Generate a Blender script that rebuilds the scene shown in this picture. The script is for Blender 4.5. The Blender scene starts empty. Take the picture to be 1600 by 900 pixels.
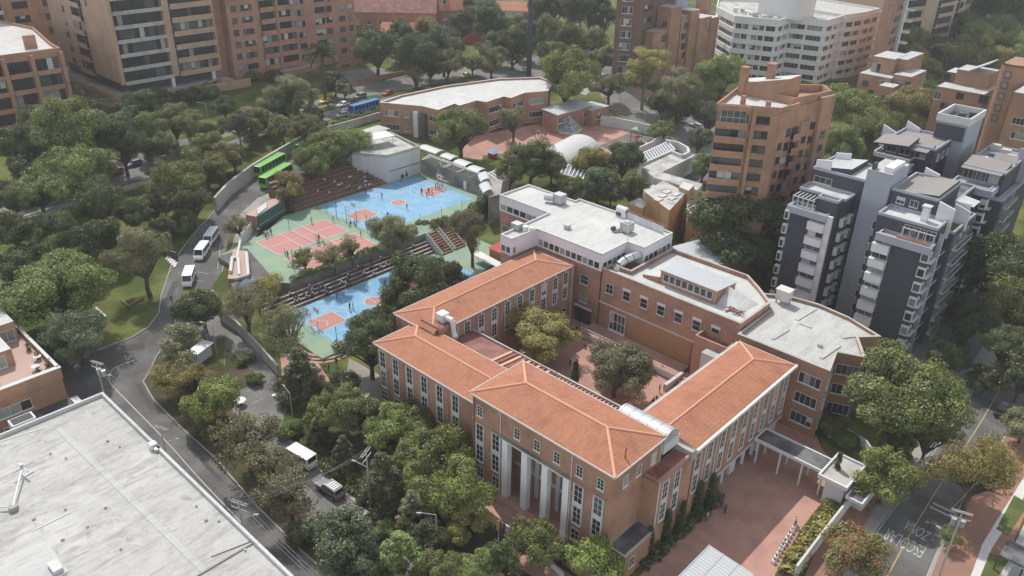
import bpy, math, random
import numpy as np
from mathutils import Vector, Matrix
sc = bpy.context.scene
C = sc.collection
rnd = random.Random(7)
# ---------------------------------------------------------------- camera
CAMH = 80.0
FPX = 1270.42
_th, _ro, _az = [math.radians(a) for a in (28.0468, 1.2954, 132.6442)]
FW = Vector((math.cos(_az)*math.cos(_th), math.sin(_az)*math.cos(_th), -math.sin(_th)))
_rt = Vector((math.sin(_az), -math.cos(_az), 0)); _up = _rt.cross(FW)
RT = _rt*math.cos(_ro)+_up*math.sin(_ro); UP = -_rt*math.sin(_ro)+_up*math.cos(_ro)
cam = bpy.data.cameras.new('camera'); cam.sensor_width = 36; cam.lens = 36*FPX/1600
cam.clip_end = 6000; cam.clip_start = 1
camo = bpy.data.objects.new('camera', cam); C.objects.link(camo); sc.camera = camo
camo.matrix_world = Matrix((( RT.x, UP.x, -FW.x, 0), (RT.y, UP.y, -FW.y, 0), (RT.z, UP.z, -FW.z, CAMH), (0, 0, 0, 1)))
# ---------------------------------------------------------------- sky and sun
SUN_EL = math.radians(54); SUN_DIR = math.radians(160)      # direction towards the sun, angle from +X
w = bpy.data.worlds.new('World'); sc.world = w; w.use_nodes = True
nt = w.node_tree; sky = nt.nodes.new('ShaderNodeTexSky'); sky.sky_type = 'NISHITA'; sky.sun_disc = False
sky.sun_elevation = SUN_EL; sky.sun_rotation = math.pi/2-SUN_DIR
sky.air_density = 1.0; sky.dust_density = 2.5; sky.ozone_density = 1.0; sky.altitude = 2600
hsv = nt.nodes.new('ShaderNodeHueSaturation'); hsv.inputs['Saturation'].default_value = .38      # thin high cloud: a whiter sky
tint = nt.nodes.new('ShaderNodeMix'); tint.data_type = 'RGBA'; tint.blend_type = 'MULTIPLY'; tint.inputs[0].default_value = 1; tint.inputs[7].default_value = (1.0, .985, .93, 1)
nt.links.new(sky.outputs[0], hsv.inputs['Color']); nt.links.new(hsv.outputs[0], tint.inputs[6]); nt.links.new(tint.outputs[2], nt.nodes['Background'].inputs[0]); nt.nodes['Background'].inputs[1].default_value = 0.15
sl = bpy.data.lights.new('sun', 'SUN'); sl.energy = 2.0; sl.angle = math.radians(0.6); sl.color = (1, 0.955, 0.89)
so = bpy.data.objects.new('sun', sl); C.objects.link(so)
sdir = Vector((math.cos(SUN_DIR)*math.cos(SUN_EL), math.sin(SUN_DIR)*math.cos(SUN_EL), math.sin(SUN_EL)))
so.rotation_euler = sdir.to_track_quat('Z', 'Y').to_euler()
sc.view_settings.view_transform = 'Standard'; sc.view_settings.look = 'None'
sc.view_settings.exposure = 1.0
HAZE = 0.0002; sc.view_settings.gamma = 1
sc.render.engine = 'CYCLES'
sc.cycles.volume_bounces = 0; sc.cycles.max_bounces = 6; sc.cycles.transparent_max_bounces = 8
# ---------------------------------------------------------------- surveying helpers
def ray(px, py): return FW+RT*((px-800)/FPX)-UP*((py-450)/FPX)
def P(px, py, z=0.0):
    d = ray(px, py); t = (z-CAMH)/d.z
    return Vector((d.x*t, d.y*t, z))
HX = [(-1500, 22), (-600, 17), (-400, 14), (-285, 11), (-215, 8), (-165, 5.0), (-158, 3.6), (-135, 3.0), (-124, 0.8), (-100, 0.3), (-92, -0.1), (-46, -0.1), (-40, -1.0), (-25, -1.0), (-10, -1.4), (60, -2), (1500, -4)]
def h(x):
    for (a, za), (b, zb) in zip(HX, HX[1:]):
        if x <= b: return za+(zb-za)*(x-a)/(b-a)
    return HX[-1][1]
def G(px, py, dz=0.0):
    p = P(px, py, 0)
    for _ in range(12): p = P(px, py, h(p.x)+dz)
    return p
def XY(pts, z): return [tuple(P(x, y, z)[:2]) for x, y in pts]
def GXY(pts): return [tuple(G(x, y)[:2]) for x, y in pts]
def onX(px, py, X):
    d = ray(px, py); t = X/d.x; return d.y*t, CAMH+d.z*t
# ---------------------------------------------------------------- materials
MT = {}
def M(name, col, rough=.85, a=.12, sa=.15, b=.08, sb=1.3, streak=0.0, c2=None, s2=.1, spec=.3, metal=0, objvar=0.0, bump=0.0, lo2=.45, hi2=.6):
    m = bpy.data.materials.new(name); m.use_nodes = True; n = m.node_tree; L = n.links.new
    bs = n.nodes['Principled BSDF']; bs.inputs['Roughness'].default_value = rough
    bs.inputs['Specular IOR Level'].default_value = spec; bs.inputs['Metallic'].default_value = metal
    geo = n.nodes.new('ShaderNodeNewGeometry')
    def noise(scale, mp=None, det=3):
        t = n.nodes.new('ShaderNodeTexNoise'); t.inputs['Scale'].default_value = scale; t.inputs['Detail'].default_value = det
        if mp:
            v = n.nodes.new('ShaderNodeVectorMath'); v.operation = 'MULTIPLY'; v.inputs[1].default_value = mp
            L(geo.outputs['Position'], v.inputs[0]); L(v.outputs[0], t.inputs['Vector'])
        else: L(geo.outputs['Position'], t.inputs['Vector'])
        return t.outputs['Fac']
    def math_(op, x, y, z=None):
        k = n.nodes.new('ShaderNodeMath'); k.operation = op
        for i, q in enumerate((x, y, z)):
            if q is None: continue
            if isinstance(q, (int, float)): k.inputs[i].default_value = q
            else: L(q, k.inputs[i])
        return k.outputs[0]
    val = 1.0-a/2-b/2-streak/2-objvar/2
    val = math_('MULTIPLY_ADD', noise(sa), a, val)
    val = math_('MULTIPLY_ADD', noise(sb, None, 5), b, val)
    if streak: val = math_('MULTIPLY_ADD', noise(.9, (1, 1, .07)), streak, val)
    if objvar:
        oi = n.nodes.new('ShaderNodeObjectInfo'); val = math_('MULTIPLY_ADD', oi.outputs['Random'], objvar, val)
    hs = n.nodes.new('ShaderNodeHueSaturation'); L(val, hs.inputs['Value'])
    if c2:
        mx = n.nodes.new('ShaderNodeMix'); mx.data_type = 'RGBA'
        rp = n.nodes.new('ShaderNodeMapRange'); rp.inputs[1].default_value = lo2; rp.inputs[2].default_value = hi2
        L(noise(s2, None, 6), rp.inputs[0]); L(rp.outputs[0], mx.inputs[0])
        mx.inputs[6].default_value = (*col, 1); mx.inputs[7].default_value = (*c2, 1); L(mx.outputs[2], hs.inputs['Color'])
    else: hs.inputs['Color'].default_value = (*col, 1)
    L(hs.outputs[0], bs.inputs['Base Color'])
    if bump:
        bp = n.nodes.new('ShaderNodeBump'); bp.inputs['Strength'].default_value = bump; bp.inputs['Distance'].default_value = .05
        L(noise(sb*2, None, 4), bp.inputs['Height']); L(bp.outputs[0], bs.inputs['Normal'])
    MT[name] = m; return m
def brick(name, col, c2, streak=.1, mort=(.33, .27, .22)):
    """brickwork: courses and joints laid out on the wall's own plane"""
    m = M(name, col, .9, .14, .12, .1, 2.2, streak, c2, .25, .2)
    n = m.node_tree; L = n.links.new; bs = n.nodes['Principled BSDF']
    src = bs.inputs['Base Color'].links[0].from_socket
    geo = n.nodes.new('ShaderNodeNewGeometry'); sp = n.nodes.new('ShaderNodeSeparateXYZ'); L(geo.outputs['Position'], sp.inputs[0])
    ad = n.nodes.new('ShaderNodeMath'); ad.operation = 'ADD'; L(sp.outputs[0], ad.inputs[0]); L(sp.outputs[1], ad.inputs[1])
    cb = n.nodes.new('ShaderNodeCombineXYZ'); L(ad.outputs[0], cb.inputs[0]); L(sp.outputs[2], cb.inputs[1])
    bt = n.nodes.new('ShaderNodeTexBrick'); L(cb.outputs[0], bt.inputs['Vector']); bt.inputs['Scale'].default_value = 1
    bt.inputs['Brick Width'].default_value = .5; bt.inputs['Row Height'].default_value = .18; bt.inputs['Mortar Size'].default_value = .016
    bt.inputs['Color1'].default_value = (.94, .94, .94, 1); bt.inputs['Color2'].default_value = (1.08, 1.05, 1.02, 1); bt.inputs['Mortar'].default_value = (1.12, 1.15, 1.18, 1)
    mx = n.nodes.new('ShaderNodeMix'); mx.data_type = 'RGBA'; mx.blend_type = 'MULTIPLY'; mx.inputs[0].default_value = 1
    L(src, mx.inputs[6]); L(bt.outputs[0], mx.inputs[7]); L(mx.outputs[2], bs.inputs['Base Color'])
    return m
def tiles(name, col, c2):
    m = M(name, col, .8, .2, .25, .12, 1.5, 0, c2, .35, .25, lo2=.5, hi2=.72)
    n = m.node_tree; L = n.links.new; bs = n.nodes['Principled BSDF']
    src = bs.inputs['Base Color'].links[0].from_socket
    geo = n.nodes.new('ShaderNodeNewGeometry'); sp = n.nodes.new('ShaderNodeSeparateXYZ'); L(geo.outputs['Position'], sp.inputs[0])
    sn = n.nodes.new('ShaderNodeSeparateXYZ'); L(geo.outputs['True Normal'], sn.inputs[0])
    def ma(op, x, y=0):
        k = n.nodes.new('ShaderNodeMath'); k.operation = op
        for i, q in enumerate((x, y)):
            if isinstance(q, (int, float)): k.inputs[i].default_value = q
            else: L(q, k.inputs[i])
        return k.outputs[0]
    sel = ma('GREATER_THAN', ma('ABSOLUTE', sn.outputs[0]), ma('ABSOLUTE', sn.outputs[1]))
    u = ma('ADD', ma('MULTIPLY', sp.outputs[1], sel), ma('MULTIPLY', sp.outputs[0], ma('SUBTRACT', 1, sel)))
    v = ma('ADD', ma('MULTIPLY', sp.outputs[0], sel), ma('MULTIPLY', sp.outputs[1], ma('SUBTRACT', 1, sel)))
    uu = ma('SINE', ma('MULTIPLY', u, 2*math.pi/.36)); vv = ma('FRACT', ma('MULTIPLY', v, 1/.55))
    hh = ma('ADD', ma('MULTIPLY', uu, .5), ma('MULTIPLY', vv, .5))
    bp = n.nodes.new('ShaderNodeBump'); bp.inputs['Strength'].default_value = .6; bp.inputs['Distance'].default_value = .06
    L(hh, bp.inputs['Height']); L(bp.outputs[0], bs.inputs['Normal'])
    # joints between tiles hold dirt
    j = ma('MULTIPLY', ma('LESS_THAN', uu, -.72), .17); k = ma('MULTIPLY', ma('LESS_THAN', vv, .16), .10)
    f = ma('SUBTRACT', 1.0, ma('ADD', j, k))
    cb = n.nodes.new('ShaderNodeCombineXYZ'); L(ma('MULTIPLY', u, 1/.36), cb.inputs[0]); L(ma('MULTIPLY', v, 1/.55), cb.inputs[1])
    fl = n.nodes.new('ShaderNodeVectorMath'); fl.operation = 'FLOOR'; L(cb.outputs[0], fl.inputs[0])
    wn = n.nodes.new('ShaderNodeTexWhiteNoise'); wn.noise_dimensions = '3D'; L(fl.outputs[0], wn.inputs['Vector'])
    cs = n.nodes.new('ShaderNodeCombineXYZ'); L(ma('MULTIPLY', u, 1.6), cs.inputs[0]); L(ma('MULTIPLY', v, .16), cs.inputs[1])
    sn2 = n.nodes.new('ShaderNodeTexNoise'); sn2.inputs['Scale'].default_value = 1; sn2.inputs['Detail'].default_value = 4; L(cs.outputs[0], sn2.inputs['Vector'])
    f = ma('MULTIPLY', f, ma('ADD', .92, ma('MULTIPLY', wn.outputs['Value'], .15))); f = ma('MULTIPLY', f, ma('ADD', .86, ma('MULTIPLY', sn2.outputs['Fac'], .26)))
    mx = n.nodes.new('ShaderNodeMix'); mx.data_type = 'RGBA'; mx.blend_type = 'MULTIPLY'; mx.inputs[0].default_value = 1
    L(src, mx.inputs[6]); L(f, mx.inputs[7]); L(mx.outputs[2], bs.inputs['Base Color'])
    return m
def leafmat(name, col, c2):
    m = bpy.data.materials.new(name); m.use_nodes = True; n = m.node_tree; L = n.links.new
    n.nodes.remove(n.nodes['Principled BSDF']); out = n.nodes['Material Output']
    geo = n.nodes.new('ShaderNodeNewGeometry'); oi = n.nodes.new('ShaderNodeObjectInfo')
    t = n.nodes.new('ShaderNodeTexNoise'); t.inputs['Scale'].default_value = .55; t.inputs['Detail'].default_value = 3
    L(geo.outputs['Position'], t.inputs['Vector'])
    rp = n.nodes.new('ShaderNodeMapRange'); rp.inputs[1].default_value = .35; rp.inputs[2].default_value = .65; L(t.outputs['Fac'], rp.inputs[0])
    mx = n.nodes.new('ShaderNodeMix'); mx.data_type = 'RGBA'; L(rp.outputs[0], mx.inputs[0]); mx.inputs[6].default_value = (*col, 1); mx.inputs[7].default_value = (*c2, 1)
    hs = n.nodes.new('ShaderNodeHueSaturation'); L(mx.outputs[2], hs.inputs['Color'])
    v = n.nodes.new('ShaderNodeMapRange'); v.inputs[3].default_value = .78; v.inputs[4].default_value = 1.3; L(geo.outputs['Random Per Island'], v.inputs[0])
    v2 = n.nodes.new('ShaderNodeMapRange'); v2.inputs[3].default_value = .8; v2.inputs[4].default_value = 1.2; L(oi.outputs['Random'], v2.inputs[0])
    k = n.nodes.new('ShaderNodeMath'); k.operation = 'MULTIPLY'; L(v.outputs[0], k.inputs[0]); L(v2.outputs[0], k.inputs[1]); L(k.outputs[0], hs.inputs['Value'])
    hu = n.nodes.new('ShaderNodeMapRange'); hu.inputs[3].default_value = .485; hu.inputs[4].default_value = .515; L(oi.outputs['Random'], hu.inputs[0]); L(hu.outputs[0], hs.inputs['Hue'])
    d = n.nodes.new('ShaderNodeBsdfDiffuse'); tr = n.nodes.new('ShaderNodeBsdfTranslucent'); g = n.nodes.new('ShaderNodeBsdfGlossy'); g.inputs['Roughness'].default_value = .45
    L(hs.outputs[0], d.inputs[0]); L(hs.outputs[0], tr.inputs[0]); g.inputs[0].default_value = (.8, .85, .9, 1)
    a = n.nodes.new('ShaderNodeMixShader'); a.inputs[0].default_value = .3; L(d.outputs[0], a.inputs[1]); L(tr.outputs[0], a.inputs[2])
    b = n.nodes.new('ShaderNodeMixShader'); b.inputs[0].default_value = .035; L(a.outputs[0], b.inputs[1]); L(g.outputs[0], b.inputs[2])
    L(b.outputs[0], out.inputs[0]); MT[name] = m; return m
brick('brick', (.395, .222, .152), (.295, .172, .122), .3)
brick('brick_orange', (.385, .222, .145), (.30, .182, .125), .3)
brick('brick_salmon', (.37, .202, .142), (.30, .17, .125), .28)
brick('brick_tan', (.41, .285, .20), (.35, .25, .18), .2)
brick('brick_dark', (.17, .105, .08), (.14, .09, .07), .1)
brick('brick_brown', (.33, .19, .125), (.28, .165, .115), .2)
M('brick_paving', (.43, .245, .19), .9, .22, .12, .2, 2.5, 0, (.36, .205, .165), .3)
M('ochre_brick', (.40, .225, .115), .9, .15, .3, .1, 2, .15)
M('ochre_wall', (.44, .29, .15), .9, .15, .3, .1, 2, .15)
tiles('roof_tile', (.385, .166, .097), (.315, .132, .08))
M('ridge_tile', (.60, .32, .21), .8, .2, .5)
M('maroon_sheet', (.20, .075, .065), .6, .2, .4, .1, 2, 0, (.26, .12, .1), .5)
M('white_paint', (.62, .62, .61), .6, .08, .4, .05, 2, .1)
M('grey_white_panel', (.55, .55, .56), .6, .12, .4, .05, 2, .1, objvar=.15)
M('lilac_panel', (.66, .63, .67), .6, .08, .4, .05, 2, .1)
M('column_white', (.80, .80, .79), .6, .08, .4, .05, 2, .12)
M('window_frame', (.62, .64, .63), .5, .05, .5)
M('dark_frame', (.07, .07, .07), .5)
M('roof_grey', (.42, .44, .46), .5, .1, .3)
M('roof_dirty', (.45, .44, .41), .85, .25, .25, .15, 1.5, 0, (.30, .295, .28), .3)
def worn_roof(name, base, dark, light):
    m = M(name, base, .9, .12, .3, .1, 3.0, 0, None); n = m.node_tree; L = n.links.new; bs = n.nodes['Principled BSDF']; src = bs.inputs['Base Color'].links[0].from_socket
    geo = n.nodes.new('ShaderNodeNewGeometry')
    def layer(src, mp, scale, lo, hi, col, amt, det=7, rough=.62):
        v = n.nodes.new('ShaderNodeMapping'); v.inputs['Rotation'].default_value = (0, 0, .12); v.inputs['Scale'].default_value = mp; L(geo.outputs['Position'], v.inputs[0])
        t = n.nodes.new('ShaderNodeTexNoise'); t.inputs['Scale'].default_value = scale; t.inputs['Detail'].default_value = det; t.inputs['Roughness'].default_value = rough; t.inputs['Distortion'].default_value = .6; L(v.outputs[0], t.inputs['Vector'])
        r = n.nodes.new('ShaderNodeMapRange'); r.inputs[1].default_value = lo; r.inputs[2].default_value = hi; r.inputs[4].default_value = amt; L(t.outputs['Fac'], r.inputs[0])
        x = n.nodes.new('ShaderNodeMix'); x.data_type = 'RGBA'; L(r.outputs[0], x.inputs[0]); L(src, x.inputs[6]); x.inputs[7].default_value = (*col, 1); return x.outputs[2]
    c = layer(src, (1, 1, 1), .09, .45, .62, light, .75); c = layer(c, (1, .22, 1), .9, .48, .66, dark, .65); c = layer(c, (1, 1, 1), .55, .60, .72, dark, .8); c = layer(c, (1, .3, 1), 2.6, .52, .68, light, .55); c = layer(c, (1, 1, 1), .28, .66, .72, [v*.62 for v in dark], .7)
    c = layer(c, (1, .5, 1), 3.4, .55, .7, dark, .5); c = layer(c, (1, 1, 1), 5.5, .56, .7, light, .6)
    L(c, bs.inputs['Base Color']); return m
worn_roof('roof_dirty_big', (.385, .38, .355), (.235, .23, .212), (.51, .505, .485))
worn_roof('roof_membrane', (.42, .42, .40), (.30, .295, .275), (.49, .49, .47))
worn_roof('roof_white', (.48, .48, .465), (.37, .365, .35), (.55, .55, .54))
M('trim_grey', (.56, .56, .57), .6, .1, .5, .06, 2, .15)
M('slate_sheet', (.25, .23, .215), .8, .2, .4, .1, 1.5)
M('dark_roof', (.075, .078, .085), .75, .3, .4, .2, 1.5, 0, (.15, .15, .15), .4)
M('concrete', (.42, .40, .375), .9, .2, .2, .15, 1.2, .25, (.33, .315, .29), .25)
M('concrete_dark', (.25, .235, .215), .9, .25, .2, .15, 1.2, .3, (.15, .145, .13), .3)
M('concrete_light', (.55, .54, .52), .85, .14, .2, .1, 1.5, .2)
M('tower_white', (.66, .65, .63), .85, .1, .2, .1, 1.5, .18)
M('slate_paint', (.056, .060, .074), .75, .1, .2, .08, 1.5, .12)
M('blue_grey_paint', (.335, .345, .40), .75, .08, .2, .06, 1.5, .14)
M('beige_render', (.40, .32, .225), .85, .12, .3, .1, 1.2, .15)
M('asphalt', (.10, .098, .095), .9, .3, .3, .25, 2.5, 0, (.15, .147, .14), .16, .25)
M('asphalt_light', (.19, .182, .17), .9, .2, .1, .12, 1.8, 0, (.145, .14, .13), .15)
M('asphalt_patch', (.075, .073, .072), .9, .25, .3, .2, 2)
M('pavement', (.33, .31, .28), .9, .2, .25, .14, 1.6, 0, (.26, .245, .22), .3)
M('pavement_brick', (.31, .165, .115), .9, .25, .25, .2, 2.2, 0, (.24, .14, .105), .25)
M('kerb', (.30, .29, .27), .9, .2, .4)
M('road_paint', (.40, .39, .37), .8, .5, .9, .5, 4.0)
M('road_yellow', (.42, .31, .13), .8, .4, .8, .4, 3)
M('grass', (.062, .085, .022), .95, .35, .08, .4, 1.6, 0, (.125, .135, .04), .12, .1)
M('lawn', (.085, .11, .035), .95, .3, .2, .45, 2, 0, (.125, .145, .055), .3, .1)
M('earth', (.10, .075, .05), .95, .35, .2, .3, 1.6, 0, (.055, .06, .028), .15, .1, lo2=.4, hi2=.6)
M('court_green', (.20, .29, .22), .8, .12, .15, .06, 1.5, 0, (.235, .31, .205), .2)
M('court_red', (.40, .19, .16), .8, .12, .2, .06, 1.5)
M('court_pink', (.42, .20, .185), .8, .14, .2, .06, 1.5)
M('court_blue', (.165, .335, .49), .75, .14, .15, .1, 1.5, 0, (.205, .375, .51), .35)
M('court_line', (.58, .61, .61), .8, .25, .6, .3, 3)
M('wall_green', (.045, .10, .085), .8, .1, .4)
M('bark', (.10, .075, .055), .95, .3, 2, .3, 6)
M('bark_pale', (.22, .19, .155), .95, .3, 2, .3, 6)
M('metal', (.55, .56, .57), .35, .1, .5, .05, 2, metal=.8)
M('galvanised', (.42, .43, .44), .5, .15, .8, .05, 2, metal=.5)
M('steel_dark', (.06, .065, .07), .5)
M('vault_sheet', (.50, .50, .48), .5, .15, .3, .1, 2, .1)
M('polycarbonate', (.46, .48, .48), .35, .1, .4, .05, 2, .1)
M('wire', (.12, .12, .12), .6)
M('pole_concrete', (.38, .37, .35), .9, .15, .4)
M('timber', (.23, .14, .085), .85, .3, .5, .2, 3)
M('terracotta_floor', (.43, .30, .255), .85, .15, .3, .1, 2)
M('rubber', (.02, .02, .02), .8); M('hub', (.4, .4, .41), .35, metal=.6)
M('red_paint', (.45, .05, .05), .5); M('flag_yellow', (.75, .5, .03), .8); M('flag_blue', (.03, .06, .3), .8); M('flag_red', (.55, .03, .06), .8)
M('play_green', (.04, .2, .1), .5); M('play_blue', (.35, .5, .68), .5)
M('blue_tarp', (.13, .16, .27), .6); M('red_awning', (.6, .13, .13), .7)
for nm, cl in (('car_white', (.78, .79, .78)), ('car_grey', (.16, .165, .175)), ('car_dark', (.03, .032, .036)), ('car_silver', (.5, .51, .52)), ('car_yellow', (.72, .5, .03)), ('car_red', (.4, .03, .025)), ('bus_green', (.14, .42, .05)), ('bus_dark_green', (.03, .14, .03)), ('bus_blue', (.04, .2, .5))):
    m = M(nm, cl, .35, .05, .5, .03, 2, spec=.5)
    m.node_tree.nodes['Principled BSDF'].inputs['Coat Weight'].default_value = .4
M('headlight', (.8, .82, .84), .15); M('taillight', (.35, .02, .02), .3)
def glassmat(name, col, var, rough=.12):
    m = M(name, col, rough, .5, .6, .2, 3, spec=.6, objvar=var); return m
glassmat('glass_dark', (.030, .034, .038), .5)
glassmat('glass_mid', (.085, .095, .10), .5)
glassmat('glass_curtain', (.24, .25, .24), .5, .3)
glassmat('glass_blind', (.44, .44, .425), .35, .4)
glassmat('skylight_glass', (.17, .20, .22), .3, .15)
for nm, cl in (('skin', (.36, .21, .14)), ('hair_black', (.02, .016, .014)), ('cloth_white', (.66, .67, .70)), ('cloth_navy', (.03, .035, .06)), ('cloth_grey', (.14, .145, .16)), ('cloth_maroon', (.17, .03, .045)), ('cloth_blue', (.10, .17, .33)), ('cloth_pale', (.62, .58, .42))):
    M(nm, cl, .85, .06, 2)
leafmat('leaf_dark', (0.0536, 0.0726, 0.023), (0.1277, 0.1452, 0.041))
leafmat('leaf_mid', (0.0926, 0.1212, 0.029), (0.2354, 0.2552, 0.0696))
leafmat('leaf_bright', (0.1389, 0.1786, 0.0371), (0.2975, 0.3254, 0.0835))
leafmat('leaf_olive', (0.1984, 0.1786, 0.0487), (0.3835, 0.3254, 0.0986))
leafmat('leaf_grey', (0.1389, 0.1429, 0.0603), (0.2909, 0.2743, 0.1334))
leafmat('leaf_brown', (.118, .104, .046), (.215, .198, .092))
leafmat('leaf_rust', (0.2777, 0.1404, 0.0661), (0.2182, 0.2361, 0.0719))
leafmat('leaf_conifer', (0.0503, 0.0663, 0.022), (0.1389, 0.1467, 0.0499))
leafmat('leaf_bluegreen', (0.0727, 0.0995, 0.0487), (0.1693, 0.1914, 0.0928))
leafmat('leaf_hedge', (0.0992, 0.1378, 0.0302), (0.205, 0.2424, 0.0615))
# ---------------------------------------------------------------- mesh builder
class MB:
    def __init__(s): s.v = []; s.f = []; s.mi = []; s.ms = []
    def m(s, name):
        if name not in s.ms: s.ms.append(name)
        return s.ms.index(name)
    def add(s, vs, fs, mat):
        o = len(s.v); k = s.m(mat); s.v += [tuple(v) for v in vs]
        for f in fs: s.f.append([o+i for i in f]); s.mi.append(k)
        return s
    def box(s, cx, cy, z0, sx, sy, hh, mat, rot=0.0):
        c, n = math.cos(rot), math.sin(rot)
        vs = [(cx+x*c-y*n, cy+x*n+y*c, z) for z in (z0, z0+hh) for x, y in ((-sx/2, -sy/2), (sx/2, -sy/2), (sx/2, sy/2), (-sx/2, sy/2))]
        return s.add(vs, [(3, 2, 1, 0), (4, 5, 6, 7), (0, 1, 5, 4), (1, 2, 6, 5), (2, 3, 7, 6), (3, 0, 4, 7)], mat)
    def prism(s, poly, z0, z1, mat, top=None, bottom=True):
        poly = ccw(poly); n = len(poly)
        zt = z1 if isinstance(z1, (list, tuple)) else [z1]*n
        zb = z0 if isinstance(z0, (list, tuple)) else [z0]*n
        vs = [(x, y, z) for (x, y), z in zip(poly, zb)]+[(x, y, z) for (x, y), z in zip(poly, zt)]
        s.add(vs, [(i, (i+1) % n, n+(i+1) % n, n+i) for i in range(n)]+([tuple(reversed(range(n)))] if bottom else []), mat)
        return s.add(vs[n:], [tuple(range(n))], top or mat)
    def ring(s, poly, z0, z1, t, mat):
        """wall of thickness t running round the inside of a polygon"""
        poly = ccw(poly); inn = inset(poly, t); n = len(poly)
        vs = [(x, y, z) for z in (z0, z1) for q in (poly, inn) for x, y in q]
        fs = []
        for i in range(n):
            j = (i+1) % n
            fs += [(i, j, 2*n+j, 2*n+i), (n+j, n+i, 3*n+i, 3*n+j), (2*n+i, 2*n+j, 3*n+j, 3*n+i)]
        return s.add(vs, fs, mat)
    def quad(s, a, b, c, d, mat): return s.add([a, b, c, d], [(0, 1, 2, 3)], mat)
    def face(s, pts, mat): return s.add(pts, [tuple(range(len(pts)))], mat)
    def tube(s, p, q, r0, mat, r1=None, n=6, cap=True):
        p, q = Vector(p), Vector(q); r1 = r0 if r1 is None else r1
        d = (q-p).normalized(); a = d.orthogonal().normalized(); b = d.cross(a)
        vs = [o+(a*math.cos(2*math.pi*i/n)+b*math.sin(2*math.pi*i/n))*r for o, r in ((p, r0), (q, r1)) for i in range(n)]
        fs = [(i, (i+1) % n, n+(i+1) % n, n+i) for i in range(n)]
        if cap: fs += [tuple(reversed(range(n))), tuple(range(n, 2*n))]
        return s.add(vs, fs, mat)
    def wall(s, p, q, t, z0, z1, mat):
        dx, dy = q[0]-p[0], q[1]-p[1]; l = math.hypot(dx, dy)
        return s.box((p[0]+q[0])/2, (p[1]+q[1])/2, z0, l, t, z1-z0, mat, math.atan2(dy, dx))
    def mesh(s, name, org=(0, 0, 0), smooth=False):
        me = bpy.data.meshes.new(name); ox, oy, oz = org
        me.from_pydata([(x-ox, y-oy, z-oz) for x, y, z in s.v], [], s.f)
        for k in s.ms: me.materials.append(MT[k])
        me.polygons.foreach_set('material_index', s.mi)
        if smooth: me.polygons.foreach_set('use_smooth', [True]*len(s.f))
        me.update(); return me
    def build(s, name, parent=None, smooth=False, org=None):
        o0 = org if org is not None else (wloc(parent) if parent else (0, 0, 0))
        o = bpy.data.objects.new(name, s.mesh(name, o0, smooth)); C.objects.link(o)
        if parent: o.parent = parent
        elif org is not None: o.location = org
        return o
def wloc(o):
    v = Vector((0, 0, 0))
    while o: v += o.location; o = o.parent
    return v
def area(p): return sum(p[i][0]*p[(i+1) % len(p)][1]-p[(i+1) % len(p)][0]*p[i][1] for i in range(len(p)))/2
def ccw(p): return list(p) if area(p) > 0 else list(reversed(p))
def inset(p, t):
    n = len(p); r = []
    for i in range(n):
        a, b, c = Vector(p[i-1]), Vector(p[i]), Vector(p[(i+1) % n])
        u = (b-a).normalized(); v = (c-b).normalized()
        n1 = Vector((-u.y, u.x)); n2 = Vector((-v.y, v.x)); k = 1+n1.dot(n2)
        q = b+(n1+n2)*(t/max(k, .35)); r.append((q.x, q.y))
    return r
def tag(o, label=None, cat=None, group=None, kind=None):
    if label: o['label'] = label
    if cat: o['category'] = cat
    if group: o['group'] = group
    if kind: o['kind'] = kind
    return o
def thing(name, label, cat, loc, group=None, rz=0.0):
    o = bpy.data.objects.new(name, None); C.objects.link(o); o.location = loc; o.rotation_euler.z = rz
    o.empty_display_size = .3
    return tag(o, label, cat, group)
def link(name, me, parent, loc=(0, 0, 0), rz=0.0, scale=None):
    o = bpy.data.objects.new(name, me); C.objects.link(o); o.parent = parent; o.location = loc; o.rotation_euler.z = rz
    if scale: o.scale = scale
    return o
def structure(name, mb, smooth=False):
    return tag(mb.build(name, smooth=smooth), kind='structure')
def clipx(poly, a, lower):
    out = []; n = len(poly)
    for i in range(n):
        p, q = poly[i], poly[(i+1) % n]
        pi = p[0] >= a if lower else p[0] <= a; qi = q[0] >= a if lower else q[0] <= a
        if pi: out.append(p)
        if pi != qi:
            t = (a-p[0])/(q[0]-p[0]); out.append((a, p[1]+t*(q[1]-p[1])))
    return out
def drape(mb, poly, off, mat, skirt=0.0, hf=None):
    poly = ccw(poly); xs = [x for x, _ in HX]
    for a, b in zip(xs, xs[1:]):
        if max(p[0] for p in poly) <= a or min(p[0] for p in poly) >= b: continue
        q = clipx(clipx(poly, a, True), b, False)
        if len(q) >= 3 and abs(area(q)) > 1e-4: mb.face([(x, y, h(x)+off) for x, y in q], mat)
    if skirt:
        for p, q in zip(poly, poly[1:]+poly[:1]):
            ts = sorted({0., 1.} | {(x-p[0])/(q[0]-p[0]) for x in xs if abs(q[0]-p[0]) > 1e-6 and 0 < (x-p[0])/(q[0]-p[0]) < 1})
            for t0, t1 in zip(ts, ts[1:]):
                A = [p[i]+t0*(q[i]-p[i]) for i in (0, 1)]; B = [p[i]+t1*(q[i]-p[i]) for i in (0, 1)]
                mb.quad((*A, h(A[0])+off-skirt), (*B, h(B[0])+off-skirt), (*B, h(B[0])+off), (*A, h(A[0])+off), mat)
    return mb
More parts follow.
